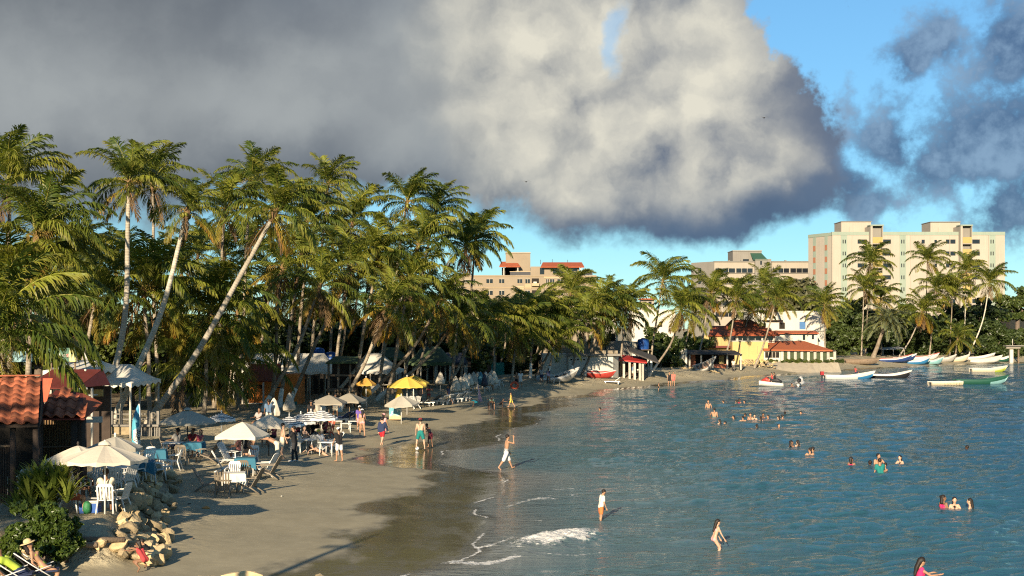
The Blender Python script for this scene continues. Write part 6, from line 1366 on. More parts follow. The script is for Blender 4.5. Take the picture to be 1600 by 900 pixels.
def scooter(loc, label, hullm, seatm, rz):
    t = thing('water_scooter', label, 'water scooter', loc, rz); mb = MB(); N = 10; vs = []
    for i in range(N + 1):
        s = i / N; h = .55 * (math.sin(min(1, s * 1.9 + .25) * math.pi / 2)) * (1 - max(0, (s - .55) / .45) ** 2); zt = .35 + .3 * s; vs += [(-1.4 + 2.8 * s, -h, .2 + .15 * s), (-1.4 + 2.8 * s, -h * .8, zt), (-1.4 + 2.8 * s, h * .8, zt), (-1.4 + 2.8 * s, h, .2 + .15 * s), (-1.4 + 2.8 * s, 0, -.15 + .3 * max(0, s - .7))]
    fs = [(i * 5 + j, i * 5 + (j + 1) % 5, (i + 1) * 5 + (j + 1) % 5, (i + 1) * 5 + j) for i in range(N) for j in range(5)] + [(0, 1, 2, 3, 4), tuple(N * 5 + k for k in (4, 3, 2, 1, 0))]
    mb.add(vs, fs, 0, True); mb.build('hull', BW, t); MB().tube([(-1.2, 0, .52), (-.7, 0, .72), (.0, 0, .70), (.3, 0, .62)], [.14, .2, .18, .1], 8).build('seat', seatm, t)
    MB().tube([(.2, 0, .5), (.55, 0, .82), (1.1, 0, .62)], [.26, .28, .12], 8).build('cowl', hullm, t); MB().tube([(.35, -.38, 1.02), (.42, 0, .95), (.35, .38, 1.02)], .03, 6).build('handlebar', BK, t); return t
g = G(1205, 604); g.z = .02; scooter(g, 'red and white water scooter carrying riders near the far sand', BR, BK, R(160))
g = G(1250, 603); g.z = .02; scooter(g, 'white water scooter right of the red one', BW, BK, R(70))

# ------------------------------------------------------------------ people
SK = {k: mat('skin_' + k, c, .55, .05, 6, spec=.35) for k, c in {'tan': (.35, .195, .115), 'fair': (.46, .29, .195), 'brown': (.20, .105, .06), 'dark': (.10, .05, .03)}.items()}
HAIR = {k: mat('hair_' + k, c, .6, .2, 20) for k, c in {'black': (.016, .012, .010), 'brown': (.05, .03, .018), 'grey': (.25, .24, .22)}.items()}
CL = {}
def cloth(c):
    if c not in CL: CL[c] = mat('cloth_%d' % len(CL), c, .85, .06, 8, .15, 30)
    return CL[c]
WHT, BLK, NAV, RED, TEA, CRM, PNK, HOT, YEL, CYA, ORA, PUR, LIM, BLU = (.60, .58, .55), (.014, .014, .016), (.022, .032, .075), (.42, .02, .03), (.012, .16, .145), (.60, .53, .40), (.62, .30, .30), (.62, .03, .13), (.60, .46, .07), (.03, .33, .40), (.58, .16, .05), (.13, .08, .30), (.34, .44, .05), (.05, .22, .38)
TMP = bpy.data.scenes.new('workbench'); VL = TMP.view_layers[0]
def shell(mb, voxel, name, smooth=3):
    """fuse overlapping volumes into one continuous surface"""
    me = mb.mesh('tmp'); o = bpy.data.objects.new('tmp', me); TMP.collection.objects.link(o)
    md = o.modifiers.new('r', 'REMESH'); md.mode = 'VOXEL'; md.voxel_size = voxel; md.use_smooth_shade = True
    if smooth: s_ = o.modifiers.new('s', 'SMOOTH'); s_.factor = .5; s_.iterations = smooth
    VL.update(); r = bpy.data.meshes.new_from_object(o.evaluated_get(VL.depsgraph)); r.name = name
    bpy.data.objects.remove(o); bpy.data.meshes.remove(me); return r
def rotx(v, a): return Vector((v[0], v[1] * math.cos(a) - v[2] * math.sin(a), v[1] * math.sin(a) + v[2] * math.cos(a)))
def person_parts(h=1.7, pose=None, wear=(), hair='short', hat=None, fem=False):
    """joints for a pose, then skin, clothes and hair as meshes; the figure faces +y, feet on z=0"""
    P_ = dict(lean=4, hl=4, hr=-4, kl=4, kr=4, ab=5, al=(5, 8, 12), ar=(5, 8, 12), head=0, turn=0, twist=0, drop=None); P_.update(pose or {})
    J = {}; pel = Vector((0, 0, .53)); ln = R(P_['lean']); up = rotx((0, 0, 1), -ln); fw = rotx((0, 1, 0), -ln); tw = R(P_['twist']); side = Vector((math.cos(tw), math.sin(tw), 0))
    J['pel'] = pel; J['belly'] = pel + up * .10; J['chest'] = pel + up * .205; J['neck'] = pel + up * .295; sw = .098 if fem else .112
    hd = R(P_['head']); hup = rotx((0, 0, 1), -(ln + hd)); hf = rotx((0, 1, 0), -(ln + hd)); tn = R(P_['turn']); hf = (hf * math.cos(tn) + Vector((1, 0, 0)) * math.sin(tn)).normalized(); J['head'] = J['neck'] + up * .028 + hup * .075; J['hf'] = hf; J['hup'] = hup
    for s, k in ((-1, 'l'), (1, 'r')):
        hip = pel + Vector((s * .05, 0, -.015)); th = R(P_['h' + k]); kn = R(P_['k' + k]); ab = R(P_['ab']) * s
        d = Vector((math.sin(ab), math.sin(th) * math.cos(ab), -math.cos(th) * math.cos(ab))); J['hip' + k] = hip; J['knee' + k] = hip + d * .235
        t2 = th - kn; d2 = Vector((math.sin(ab) * .4, math.sin(t2), -math.cos(t2))).normalized(); J['ank' + k] = J['knee' + k] + d2 * .235; t3 = t2 + math.pi / 2; J['toe' + k] = J['ank' + k] + Vector((s * .015, math.sin(t3) * .095, -math.cos(t3) * .095 - .012))
        a, b_, e = (R(v) for v in P_['a' + k]); sh = pel + up * .278 + side * s * sw; J['sh' + k] = sh
        base_ = ln * .5; d = Vector((s * math.sin(b_), math.sin(a + base_) * math.cos(b_), -math.cos(a + base_) * math.cos(b_))); el = sh + d * .165; a2 = a + base_ + e; d2 = Vector((s * math.sin(b_) * .35 - s * .12 * math.sin(e), math.sin(a2), -math.cos(a2))).normalized(); J['el' + k] = el; J['wr' + k] = el + d2 * .14; J['hd' + k] = d2; J['hand' + k] = el + d2 * .185
    lo = min(J[k].z for k in ('ankl', 'ankr', 'toel', 'toer')) - .022
    if P_['drop'] is not None: lo = pel.z - P_['drop'] / h
    for k in J:
        if k not in ('hf', 'hup') and not k.startswith('hd'): J[k] = (J[k] - Vector((0, 0, lo))) * h
    S = h; c_ = lambda mb, a, b_, r0, r1: mb.cone(J[a], J[b_], r0 * S, r1 * S)
    body = MB(); X = side
    def torso(mb, e, top=True, hips=True):
        w = .9 if fem else 1.0
        for s in (-1, 1):
            mb.cone(J['belly'] + X * s * .035 * S, J['chest'] + X * s * .05 * S * w, (.048 * w + e) * S, (.055 * w + e) * S)
            if hips: mb.cone(J['pel'] + X * s * .042 * S + Vector((0, -.008, .0)) * S, J['belly'] + X * s * .03 * S, (.058 if fem else .052) * S + e * S, (.046 * w + e) * S)
            if top: mb.cone(J['chest'] + X * s * .05 * S * w, J['sh' + 'lr'[s > 0]] - X * s * .02 * S, (.052 * w + e) * S, (.036 + e) * S)
            if top and fem: mb.ell(J['chest'] + X * s * .042 * S + fw * .045 * S + up * .005 * S, (.034 + e) * S)
    torso(body, 0); c_(body, 'neck', 'head', .031, .032)
    H = J['head']; body.ell(H + hup * .012 * S, (.050 * S, .058 * S, .064 * S), 12, 9, 0, Matrix.Identity(3)); body.ell(H + hf * .022 * S - hup * .03 * S, (.036 * S, .036 * S, .036 * S)); body.ell(H + hf * .062 * S - hup * .008 * S, (.010 * S, .014 * S, .016 * S), 6, 5)
    hs = hf.cross(hup).normalized()
    for s in (-1, 1): body.ell(H + hs * s * .052 * S, (.009 * S, .014 * S, .019 * S), 6, 5)
    for k in 'lr':
        c_(body, 'hip' + k, 'knee' + k, .053 if fem else .050, .035); c_(body, 'knee' + k, 'ank' + k, .034, .020); mid = J['knee' + k].lerp(J['ank' + k], .3); body.ell(mid + Vector((0, -.01 * S, 0)), .036 * S); c_(body, 'ank' + k, 'toe' + k, .023, .017); c_(body, 'sh' + k, 'el' + k, .029 if not fem else .025, .022); c_(body, 'el' + k, 'wr' + k, .022, .0155); c_(body, 'wr' + k, 'hand' + k, .017, .019)
    out = [('body', 'skin', shell(body, .0155 * S, 'body', 2))]
    # fingers, joined to the skin mesh
    fm = MB()
    for k, s in (('l', -1), ('r', 1)):
        d = J['hd' + k]; q = d.cross(Vector((0, 0, 1))); q = q.normalized() if q.length > .1 else Vector((0, 1, 0)); nrm = d.cross(q).normalized()
        if abs(d.z) > .8: q = Vector((0, 1, 0)); nrm = d.cross(q).normalized()
        p0 = J['hand' + k]
        for i, l in enumerate((.042, .05, .047, .036)):
            o_ = p0 + q * (i - 1.5) * .0105 * S; m1 = o_ + d * l * .5 * S; m2 = m1 + (d * .8 - nrm * .5 * s).normalized() * l * .5 * S; fm.tube([o_ - d * .008 * S, m1, m2], [.0062 * S, .0058 * S, .0042 * S], 5)
        tb = J['wr' + k] + d * .02 * S; m1 = tb + (q * 1.0 + d * .7).normalized() * .026 * S; fm.tube([tb, m1, m1 + (d + q * .3).normalized() * .02 * S], [.0085 * S, .007 * S, .005 * S], 5)
    out.append(('fingers', 'skin', fm.mesh('fingers')))
    for w in wear:
        kind, col = w; mb = MB(); vx = .02
        if kind in ('shorts', 'long_shorts', 'trunks', 'trousers'):
            f = {'trunks': .38, 'shorts': .62, 'long_shorts': .95, 'trousers': 1.0}[kind]
            for s in (-1, 1): mb.cone(J['pel'] + X * s * .042 * S - Vector((0, .006 * S, 0)), J['belly'] + X * s * .03 * S - up * .03 * S, .064 * S, .058 * S)
            for k in 'lr':
                e = J['hip' + k].lerp(J['knee' + k], f); mb.cone(J['hip' + k], e, .064 * S, (.056 if f < 1 else .045) * S)
                if kind == 'trousers': mb.cone(J['knee' + k], J['ank' + k], .045 * S, .034 * S)
        elif kind in ('shirt', 'long_shirt', 'tank'):
            torso(mb, .012)
            if kind != 'tank':
                for k in 'lr':
                    mb.cone(J['sh' + k], J['sh' + k].lerp(J['el' + k], .6 if kind == 'shirt' else 1), .040 * S, .037 * S)
                    if kind == 'long_shirt': mb.cone(J['el' + k], J['wr' + k], .034 * S, .026 * S)
            for s in (-1, 1): mb.cone(J['belly'] + X * s * .035 * S, J['pel'] + X * s * .04 * S + up * .01 * S, .062 * S, .066 * S)
        elif kind == 'bikini':
            for s in (-1, 1): mb.cone(J['pel'] + X * s * .042 * S - Vector((0, .008 * S, .008 * S)), J['pel'] + X * s * .03 * S + up * .035 * S, .0625 * S, .055 * S)
        elif kind == 'top':
            for s in (-1, 1): mb.cone(J['chest'] + X * s * .03 * S - up * .01 * S, J['chest'] + X * s * .046 * S + up * .012 * S, .053 * S, .055 * S)
        elif kind == 'swimsuit':
            torso(mb, .007); 
            for s in (-1, 1): mb.cone(J['pel'] + X * s * .042 * S - Vector((0, .008 * S, .01 * S)), J['belly'] + X * s * .03 * S, .0615 * S, .05 * S)
        elif kind == 'skirt':
            for s in (-1, 1): mb.cone(J['pel'] + X * s * .03 * S + up * .04 * S, J['pel'] + X * s * .045 * S - Vector((0, 0, .13 * S)), .06 * S, .075 * S)
        elif kind == 'shoes':
            for k in 'lr': mb.cone(J['ank' + k] - Vector((0, .012 * S, .004 * S)), J['toe' + k] + (J['toe' + k] - J['ank' + k]) * .15, .032 * S, .025 * S)
        out.append((kind, col, shell(mb, vx * S, kind, 2)))
    if hair:
        mb = MB(); mb.ell(H + hup * .022 * S - hf * .012 * S, (.057 * S, .062 * S, .062 * S), 12, 9)
        if hair != 'short':
            mb.cone(H - hf * .04 * S + hup * .01 * S, J['neck'] - fw * .05 * S + up * .0 * S, .045 * S, .04 * S)
            if hair == 'long': mb.cone(J['neck'] - fw * .05 * S, J['chest'] - fw * .07 * S - up * .03 * S, .04 * S, .025 * S)
            if hair == 'bun': mb.ell(H - hf * .07 * S + hup * .035 * S, .028 * S)
        out.append(('hair', 'hair', shell(mb, .016 * S, 'hair', 1)))
    if hat:
        mb = MB(); q = hup.to_track_quat('Z', 'Y').to_matrix(); c0 = H + hup * .035 * S
        if hat[0] == 'cap': mb.ell(c0, (.064 * S, .068 * S, .052 * S), 12, 8, 0, q); mb.ell(c0 + hf * .075 * S, (.045 * S, .05 * S, .008 * S), 10, 6, 0, q)
        else: mb.ell(c0 + hup * .02 * S, (.062 * S, .066 * S, .05 * S), 12, 8, 0, q); mb.ell(c0, (.125 * S, .125 * S, .012 * S), 16, 6, 0, q)
        out.append(('cap' if hat[0] == 'cap' else 'sun_hat', hat[1], mb.mesh('hat')))
    return out
def person(loc, rz, label, skin='tan', hairc='black', group=None, parts=None, rot=None, **kw):
    t = thing('person', label, 'person', loc, rz, group); parts = parts or person_parts(**kw); body = None
    if rot: t.rotation_euler = (*rot, rz)
    for nm, m, me in parts:
        mm = SK[skin] if m == 'skin' else HAIR[hairc] if m == 'hair' else cloth(m)
        if nm == 'fingers':                                        # fuse into the body mesh
            bm = bmesh.new(); bm.from_mesh(body.data); bm.from_mesh(me); bm.to_mesh(body.data); bm.free(); bpy.data.meshes.remove(me); continue
        me.materials.clear(); me.materials.append(mm); o = bpy.data.objects.new(nm, me); COL.objects.link(o); o.parent = t
        if nm == 'body': body = o
        for p_ in me.polygons: p_.use_smooth = True
    return t
def PP(px, py, deg, label, h=1.7, lift=0.0, **kw):
    g = G(px, py); g.z += lift; return person(g, R(deg), label, h=h, **kw)
WALK = dict(hl=24, hr=-20, kl=8, kr=18, al=(-18, 6, 15), ar=(18, 6, 18)); SIT = dict(hl=86, hr=86, kl=82, kr=86, lean=-6, al=(40, 8, 45), ar=(38, 8, 50), drop=.52, ab=8)
CR = dict(hl=118, hr=112, kl=125, kr=122, lean=42, al=(55, 10, 20), ar=(60, 10, 15), head=-20, ab=14)
PP(530, 722, 40, 'man in black shirt, white shorts and white cap standing with hand at face', 1.72, skin='tan', wear=(('shirt', BLK), ('shorts', WHT)), hat=('cap', WHT), pose=dict(ar=(55, 5, 120), al=(10, 5, 20)))
PP(434, 724, 80, 'shirtless man in cream shorts bending over the table', 1.75, skin='tan', wear=(('long_shorts', CRM),), pose=dict(lean=62, hl=-4, hr=6, al=(60, 5, 15), ar=(48, 8, 20), head=-25))
PP(441, 717, -70, 'shirtless dark haired man standing behind the bending man', 1.78, skin='fair', wear=(('shorts', CRM),))
PP(460, 722, 75, 'man in black tee, black trousers and white shoes', 1.76, skin='tan', wear=(('shirt', BLK), ('trousers', (.03, .03, .033)), ('shoes', WHT)), pose=dict(al=(30, 8, 70), ar=(5, 8, 12)))
PP(503, 711, -80, 'woman lying on the sand with knees bent in dark bikini', 1.65, skin='fair', fem=True, hair='long', wear=(('bikini', BLK), ('top', BLK)), pose=dict(lean=-68, hl=52, hr=58, kl=95, kr=92, al=(-60, 14, 40), ar=(-40, 10, 60), head=35, drop=.1), lift=.06)
PP(503, 706, -125, 'man in white tee and yellow cap sitting in a white beach chair', 1.7, skin='tan', wear=(('shirt', WHT), ('shorts', CRM)), hat=('cap', YEL), pose=dict(SIT, drop=.42, lean=-20))
PP(477, 703, -120, 'woman in swimsuit sunning on a white chair', 1.62, skin='fair', fem=True, hair='bun', wear=(('bikini', BLK), ('top', BLK)), pose=SIT)
PP(566, 683, 10, 'woman in pale pink bikini and white cap walking away', 1.66, skin='tan', fem=True, hair='long', wear=(('bikini', PNK), ('top', PNK)), hat=('cap', WHT), pose=dict(WALK, hl=10, hr=-8))
PP(562, 674, 10, 'person in purple top and white cap just ahead of the bikini walker', 1.62, skin='tan', wear=(('shirt', PUR), ('shorts', PNK)), hat=('cap', WHT), pose=WALK)
PP(597, 698, -25, 'youth in navy long sleeved shirt and red shorts walking', 1.68, skin='fair', wear=(('long_shirt', NAV), ('shorts', RED)), pose=WALK)
PP(599, 689, -30, 'woman in pink cap and pink top beside the navy shirted youth', 1.62, skin='tan', fem=True, hair='long', wear=(('tank', PNK), ('skirt', PNK)), hat=('cap', PNK), pose=dict(WALK, hl=8))
PP(657, 703, 5, 'shirtless man in teal shorts and red cap with legs apart over a ball', 1.76, skin='fair', wear=(('shorts', TEA),), hat=('cap', (.25, .03, .03)), pose=dict(ab=15, hl=3, hr=-3, lean=6, al=(5, 10, 15), ar=(5, 10, 15)))
PP(673, 700, 60, 'boy in dark red shorts leaning forward beside the ball player', 1.42, skin='brown', wear=(('shorts', (.12, .02, .03)),), pose=dict(lean=28, hl=18, hr=5, kl=25, kr=20, al=(30, 10, 20), ar=(25, 10, 30)))
g = G(652, 704); g.z += .11
t = thing('football', 'white football between the feet of the man in teal shorts', 'ball', g); MB().ell((0, 0, 0), .11, 14, 10).build('ball', PLAST, t)
for k in range(6): a = k * 1.05; MB().ell((.085 * math.cos(a), .085 * math.sin(a), .05 * (-1) ** k), .03, 6, 5).build('black_panel', BK, t)
PP(791, 733, -75, 'shirtless man in blue and white swim shorts walking ashore through shallow water', 1.76, skin='tan', wear=(('long_shorts', WHT), ('trunks', BLU)), pose=dict(hl=26, hr=-24, kl=6, kr=14, al=(5, 6, 20), ar=(70, 2, 110), lean=6), lift=-.06)
PP(939, 813, -75, 'boy in white and orange rash shirt and orange shorts standing in water', 1.32, skin='tan', wear=(('shirt', (.75, .62, .52)), ('shorts', ORA)), pose=dict(lean=8, head=18, al=(2, 4, 15), ar=(2, 4, 15)), lift=-.22)
PP(1116, 859, -75, 'girl in pink bikini with long dark hair wading bent-kneed', 1.30, skin='fair', fem=True, hair='long', wear=(('bikini', PNK), ('top', PNK)), pose=dict(lean=14, hl=48, hr=30, kl=60, kr=50, al=(12, 6, 10), ar=(16, 6, 10)), lift=-.32)
PP(1434, 930, -80, 'woman in hot pink sleeveless top with long wet hair at the bottom edge', 1.6, skin='tan', fem=True, hair='long', wear=(('tank', HOT), ('shorts', HOT)), pose=dict(lean=6, head=22, al=(45, 8, 50), ar=(52, 6, 40)), lift=-.62)
PP(799, 637, 75, 'child in a yellow outfit walking along the wet sand', 1.3, skin='tan', hair='long', wear=(('tank', YEL), ('shorts', YEL)), pose=WALK)
PP(745, 636, 95, 'child in cyan shirt crawling on the sand', 1.25, skin='tan', wear=(('shirt', CYA), ('shorts', CYA)), pose=dict(CR, lean=70, hl=95, kl=95, hr=80, kr=85, al=(70, 5, 5), ar=(60, 5, 10)))
PP(764, 642, -30, 'dark child bending down at the wet sand', 1.2, skin='dark', wear=(('shorts', BLK),), pose=dict(lean=75, hl=10, hr=0, al=(65, 5, 5), ar=(60, 5, 5)))
PP(771, 641, 160, 'child in mint shirt bending over the wet sand', 1.35, skin='brown', wear=(('shirt', (.25, .45, .36)),), pose=dict(lean=70, hl=8, hr=0, al=(75, 5, 5), ar=(60, 5, 5)))
PP(781, 636, -95, 'child in dark clothes crouched digging right of the mint shirt', 1.2, skin='brown', wear=(('shirt', (.10, .07, .06)), ('shorts', BLK)), pose=CR)
PP(807, 607, 170, 'woman in black skirt holding a red ring on the far sand', 1.6, skin='tan', fem=True, hair='long', wear=(('top', BLK), ('skirt', BLK)))
PP(813, 606, -160, 'man in white tee beside the woman with the red ring', 1.72, skin='tan', wear=(('shirt', WHT), ('shorts', WHT)))
g = G(804, 608); g.z += .35; t = thing('swim_ring', 'orange red swim ring beside the far couple', 'swim ring', g); mb = MB(); n = 18; mb.tube([(.32 * math.cos(2 * math.pi * i / n), .05, .32 * math.sin(2 * math.pi * i / n)) for i in range(n + 1)], .11, 8, cap=False); mb.build('ring', cloth((.5, .10, .05)), t)
PP(1046, 604, 185, 'person in dark swimwear standing at the far water edge', 1.68, skin='tan', wear=(('tank', BLK), ('trunks', BLK)), lift=-.02)
PP(1052, 604, 175, 'person in coral shirt standing at the far water edge', 1.7, skin='tan', wear=(('shirt', (.55, .14, .11)), ('trunks', (.5, .12, .1))), lift=-.02)
PP(1029, 611, -90, 'small child wading at the far water edge', 1.0, skin='tan', wear=(('trunks', BLK),), lift=-.1)
PP(670, 633, 15, 'woman in dark red bikini standing by the yellow parasols', 1.66, skin='brown', fem=True, hair='bun', wear=(('bikini', (.2, .02, .03)), ('top', (.2, .02, .03))), pose=dict(ar=(20, 45, 100)))
PP(656, 630, 0, 'person in a long black dress behind the loungers', 1.65, skin='tan', hair='long', wear=(('shirt', BLK), ('skirt', BLK), ('trousers', BLK)))
PP(701, 632, 60, 'person in navy shirt and pale shorts in front of the lounger row', 1.6, skin='brown', wear=(('shirt', NAV), ('shorts', CRM)), pose=WALK)
PP(857, 600, 30, 'person in dark clothes standing by the low red table', 1.62, skin='brown', wear=(('shirt', NAV), ('trousers', BLK)))
PP(846, 598, 180, 'person in grey shirt by the white painted palm foot', 1.68, skin='brown', wear=(('shirt', (.35, .34, .32)), ('shorts', NAV)))
PP(1146, 580, 170, 'person in pale shirt standing by the shack counter', 1.7, skin='brown', wear=(('shirt', CRM), ('trousers', (.12, .11, .1))))
PP(1157, 579, -170, 'person in dark clothes standing right of the shack', 1.72, skin='dark', wear=(('shirt', (.08, .08, .09)), ('trousers', BLK)))
# terrace and sunbathers
PP(166, 802, 20, 'man in cream tee and dark shorts sitting at the terrace table', 1.74, skin='brown', wear=(('shirt', CRM), ('shorts', (.05, .05, .06))), pose=dict(SIT, lean=10), hairc='brown')
PP(110, 802, -75, 'woman in white top sitting at the left of the terrace table', 1.64, skin='tan', fem=True, hair='long', wear=(('tank', WHT), ('shorts', (.3, .08, .04))), pose=SIT)
PP(124, 783, -130, 'woman in dark top sitting in the shade of the terrace', 1.62, skin='brown', fem=True, hair='long', wear=(('shirt', (.05, .03, .025)), ('shorts', BLK)), pose=SIT)
PP(68, 905, -75, 'woman in straw hat and lime bikini reclining below the shrub', 1.66, skin='tan', fem=True, hair='bun', wear=(('bikini', LIM), ('top', LIM)), hat=('sun', (.55, .42, .22)), pose=dict(lean=-38, hl=62, hr=70, kl=70, kr=80, al=(30, 8, 30), ar=(25, 8, 40), head=20, drop=.36))
PP(28, 910, -80, 'person in neon yellow shirt lying in a low chair at the bottom left corner', 1.7, skin='brown', wear=(('shirt', LIM), ('shorts', NAV)), hair='short', pose=dict(lean=-52, hl=58, hr=64, kl=60, kr=66, al=(20, 8, 30), ar=(15, 8, 50), head=20, drop=.34))
for px, py, lab in ((63, 905, 'low dark beach chair of the woman in the straw hat'), (22, 911, 'low dark beach chair of the person in neon yellow')):
    g = G(px, py); t = thing('beach_chair', lab, 'chair', g, R(-77))
    MB().slab([(-.26, .45, .26), (-.26, -.12, .22), (.26, -.12, .22), (.26, .45, .26)], .03).build('seat', cloth(NAV), t); MB().slab([(-.26, -.12, .22), (-.26, -.62, .72), (.26, -.62, .72), (.26, -.12, .22)], .03).build('backrest', cloth(BLK), t)
    for s in (-1, 1): MB().tube([(s * .28, .45, .0), (s * .28, -.15, .4), (s * .28, -.62, .74)], .016, 5).build('side_frame', METAL, t); MB().tube([(s * .28, .3, .4), (s * .28, -.2, .22), (s * .28, -.55, 0)], .016, 5).build('leg', METAL, t)
PP(226, 894, 60, 'girl in red swimsuit kneeling by the rocks', 1.2, skin='brown', fem=True, hair='bun', wear=(('swimsuit', (.42, .05, .05)),), pose=dict(CR, lean=35, hl=80, hr=100, kl=140, kr=140))
PP(238, 880, 95, 'boy in black shirt crouching against the rubble wall', 1.15, skin='tan', wear=(('shirt', BLK), ('shorts', BLK)), pose=CR)
PP(384, 730, -30, 'woman with bare back sitting at the blue table', 1.64, skin='tan', fem=True, hair='bun', wear=(('bikini', BLK), ('top', BLK)), pose=dict(SIT, lean=8))
PP(394, 722, 160, 'man sitting behind the blue table with head bent', 1.72, skin='tan', wear=(('shorts', NAV),), pose=dict(SIT, lean=14))
PP(372, 722, 120, 'woman with tied hair sitting under the square cream parasol', 1.62, skin='brown', fem=True, hair='bun', wear=(('tank', (.3, .12, .1)), ('shorts', BLK)), pose=SIT)
PP(492, 692, 170, 'person in the shade under the right striped parasol', 1.68, skin='brown', wear=(('shirt', BLK), ('shorts', NAV)), pose=SIT)
PP(300, 712, 150, 'person in red top sitting in the shade under the grey parasol', 1.66, skin='brown', wear=(('shirt', (.28, .03, .035)), ('shorts', BLK)), pose=SIT)
PP(486, 668, 200, 'man in black cap and shirt standing behind the striped parasols', 1.7, skin='brown', wear=(('shirt', BLK), ('trousers', NAV)), hat=('cap', BLK))
PP(404, 672, 150, 'person sitting by the orange bar ledge', 1.66, skin='brown', hair='long', wear=(('shirt', (.35, .3, .28)), ('shorts', BLK)), pose=SIT)
g = G(1337, 589); person(Vector((g.x, g.y, .15)), R(-80), 'person in red shirt sitting in the red-lined boat', 'brown', h=1.65, wear=(('shirt', (.4, .08, .07)), ('shorts', NAV)), pose=SIT)
for px, lab, c in ((1207, 'rider in red vest on the red water scooter', (.4, .05, .05)), (1211, 'rider in dark vest behind on the red water scooter', BLK)):
    g = G(px, 604); person(Vector((g.x, g.y + .0, .25)), R(70), lab, 'tan', h=1.65, wear=(('tank', c), ('shorts', BLK)), pose=dict(SIT, drop=.6, ab=22, lean=10))
# more of the crowd in the shade
EX_ = [(person_parts(h=1.68, pose=SIT, wear=(('shirt', (.3, .28, .25)), ('shorts', NAV))), 'brown'), (person_parts(h=1.62, pose=SIT, fem=True, hair='long', wear=(('tank', (.35, .06, .08)), ('shorts', BLK))), 'tan'), (person_parts(h=1.72, wear=(('shirt', (.10, .16, .24)), ('shorts', CRM))), 'brown')]
EX_ = [([(a, b, c) for a, b, c in k if a != 'fingers'], s_) for k, s_ in EX_]
for i, (px, py, d, k, lab) in enumerate(((456, 694, 150, 0, 'person in grey tee sitting under the left striped parasol'), (466, 690, -140, 1, 'woman in dark red top sitting under the left striped parasol'), (480, 688, 170, 0, 'person in grey tee sitting under the middle striped parasols'), (507, 688, 120, 1, 'woman in dark red top sitting under the right striped parasol'), (410, 698, -150, 0, 'person in grey tee sitting under the rear square parasol'), (428, 696, 130, 1, 'woman in dark red top sitting under the rear square parasol'), (276, 712, 60, 0, 'person in grey tee sitting at the shaded table under the palms'), (312, 714, 160, 1, 'woman in dark red top sitting right under the grey parasol'), (736, 611, 100, 0, 'person in grey tee sitting among the closed parasols'), (764, 610, -100, 1, 'woman in dark red top sitting among the closed parasols'), (420, 668, 30, 2, 'person in blue grey shirt standing before the orange bar'), (524, 655, 200, 2, 'person in blue grey shirt standing by the kiosk counter'), (645, 628, 160, 2, 'person in blue grey shirt standing under the yellow parasols'), (988, 591, 170, 2, 'person in blue grey shirt standing in the red eaved shelter'))):
    g = G(px, py); ps, sk = EX_[k]; t = thing('person', lab, 'person', g, R(d))
    for nm, m, me in ps:
        mm = SK[sk] if m == 'skin' else HAIR['black'] if m == 'hair' else cloth(m)
        if not me.materials: me.materials.append(mm)
        o = bpy.data.objects.new(nm, me); COL.objects.link(o); o.parent = t
# swimmers: a few figures repeated, each at its own depth
KINDS_ = []
for sp in (dict(h=1.7, hair='short', pose=dict(al=(60, 25, 20), ar=(50, 30, 25)), wear=(('trunks', NAV),)), dict(h=1.62, hair='long', fem=True, pose=dict(al=(20, 20, 40), ar=(30, 20, 30)), wear=(('bikini', BLK), ('top', BLK))), dict(h=1.68, hair='bun', fem=True, pose=dict(turn=40), wear=(('top', HOT), ('bikini', HOT))), dict(h=1.74, hair='short', pose=dict(turn=-35, al=(25, 30, 30)), wear=(('trunks', TEA),))):
    KINDS_.append(person_parts(**sp))
def fused(parts):
    r = []
    for nm, m, me in parts:
        if nm == 'fingers':
            bm = bmesh.new(); bm.from_mesh(r[0][2]); bm.from_mesh(me); bm.to_mesh(r[0][2]); bm.free()
        else: r.append((nm, m, me))
    return r
KINDS_ = [fused(k) for k in KINDS_]
SKS = ['tan', 'fair', 'brown', 'tan']
PROTOS = {}
def swimmer(px, py, vis, deg, label, kind, group=None, skin=None):
    """py is the water line, vis how much of the figure stands out of the sea"""
    Yw = H0 * F / (py - HY); x = (px - 800) / F * Yw; H_ = [1.7, 1.62, 1.68, 1.74][kind]; skin = skin or SKS[kind]
    t = thing('person', label, 'person', (x, Yw, vis - H_), R(deg), group)
    for nm, m, me in KINDS_[kind]:
        mm = SK[skin] if m == 'skin' else HAIR['black'] if m == 'hair' else cloth(m)
        o = bpy.data.objects.new(nm, me); COL.objects.link(o); o.parent = t
        if not me.materials: me.materials.append(mm)
        o.material_slots[0].link = 'OBJECT'; o.material_slots[0].material = mm
        if nm == 'body': me.polygons.foreach_set('use_smooth', [True] * len(me.polygons))
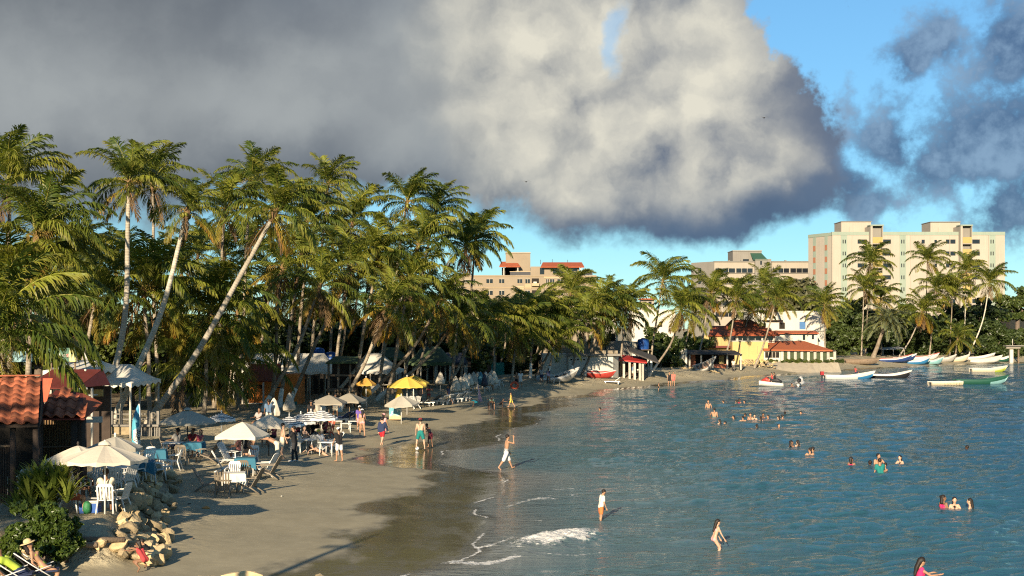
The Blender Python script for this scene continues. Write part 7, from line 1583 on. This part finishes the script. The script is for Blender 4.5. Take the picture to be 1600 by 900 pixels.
SW = [(1107, 640, .80, 150, 3, 'shirtless man standing waist deep, left of the swimmers'), (1116, 653, .75, -20, 3, 'pale figure with raised arms standing chest deep below the shirtless man'), (1131, 630, .28, 60, 0, 'lone swimmer head above the crowd, leftmost of the far four'), (1151, 630, .30, 30, 1, 'swimmer at the left of the far trio'), (1155, 629, .36, -40, 2, 'swimmer in the middle of the far trio'), (1164, 630, .26, 100, 0, 'swimmer at the right of the far trio'),
      (1147, 655, .28, 90, 0, 'swimmer alone at the left of the bathing crowd'), (1161, 658, .38, 0, 3, 'bather with bare shoulders at the left of the crowd'), (1165, 652, .3, 40, 0, 'bather behind the bare shouldered one'), (1173, 656, .50, 140, 3, 'bather standing tallest in the crowd'), (1179, 657, .45, 170, 1, 'long haired bather next to the tallest one'), (1189, 658, .34, 10, 1, 'long haired bather in mid crowd'), (1192, 653, .36, 200, 2, 'bather with pale cap hair in mid crowd'), (1201, 654, .28, 90, 0, 'bather right of mid crowd'),
      (1217, 656, .30, 60, 1, 'bather at the left of the right-hand trio'), (1222, 655, .34, -60, 0, 'bather in the middle of the right-hand trio'), (1227, 649, .30, 20, 2, 'bather at the right of the right-hand trio'), (1252, 649, .30, 120, 3, 'lone bather farthest right of the crowd'), (1125, 662, .32, 40, 1, 'near left bather below the crowd'), (1134, 662, .16, 90, 0, 'sunken head beside the near left bather'), (1183, 671, .34, 20, 1, 'bather below the middle of the crowd'), (1217, 671, .38, 170, 3, 'bather below the right of the crowd'),
      (1236, 698, .36, -60, 2, 'light haired bather of the pair below the crowd'), (1247, 697, .34, 30, 1, 'dark haired bather of the pair below the crowd'), (1266, 710, .36, 10, 3, 'man of the close pair nearer the camera'), (1271, 708, .34, 60, 0, 'second of the close pair nearer the camera'), (1330, 726, .38, -30, 2, 'bather alone left of the teal shirt group'), (1360, 727, .24, 10, 0, 'dark head left of the teal shirt'), (1372, 724, .5, 190, 3, 'bearded-looking man behind the teal shirt'), (1384, 734, .34, 100, 0, 'dark bather right of the teal shirt'), (1407, 726, .46, 130, 1, 'bather right of the teal shirt group facing left'),
      (1512, 702, .22, 40, 0, 'lone dark head far right in the water'), (1473, 794, .50, -60, 2, 'left of the three women talking in the water'), (1491, 795, .45, 175, 1, 'middle of the three women talking in the water'), (1517, 796, .42, 70, 1, 'right of the three women talking in the water'), (938, 641, .24, 60, 0, 'lone swimmer head near the left of the bay'), (1219, 604, .3, 60, 0, 'swimmer behind the red water scooter'), (1237, 603, .3, 200, 3, 'swimmer between the two water scooters')]
for px, py, vis, d, k, lab in SW: swimmer(px, py, vis, d, lab, k, 'bathers in the sea', 'dark' if 'dark' in lab and 'head' in lab else None)
Yw = H0 * F / (736 - HY); person(Vector(((1376 - 800) / F * Yw, Yw, -1.12)), R(10), 'bather in a teal shirt seen from behind in the water', 'tan', h=1.72, wear=(('shirt', TEA), ('trunks', NAV)), group='bathers in the sea', pose=dict(lean=10))
# two far birds
for px, py, lab in ((1194, 184, 'tiny dark bird gliding over the right of the big cloud'), (822, 284, 'tiny dark bird gliding below the bright cloud')):
    t = thing('bird', lab, 'bird', at(px, py, 170)); MB().ell((0, 0, 0), (.09, .26, .08), 8, 6).build('body', BK, t)
    for s in (-1, 1): MB().slab([(s * .05, .1, .02), (s * .32, .14, .12), (s * .62, -.02, .05), (s * .3, -.06, .10), (s * .05, -.1, .02)][::s], .015).build('wing', BK, t)
bpy.data.scenes.remove(TMP)
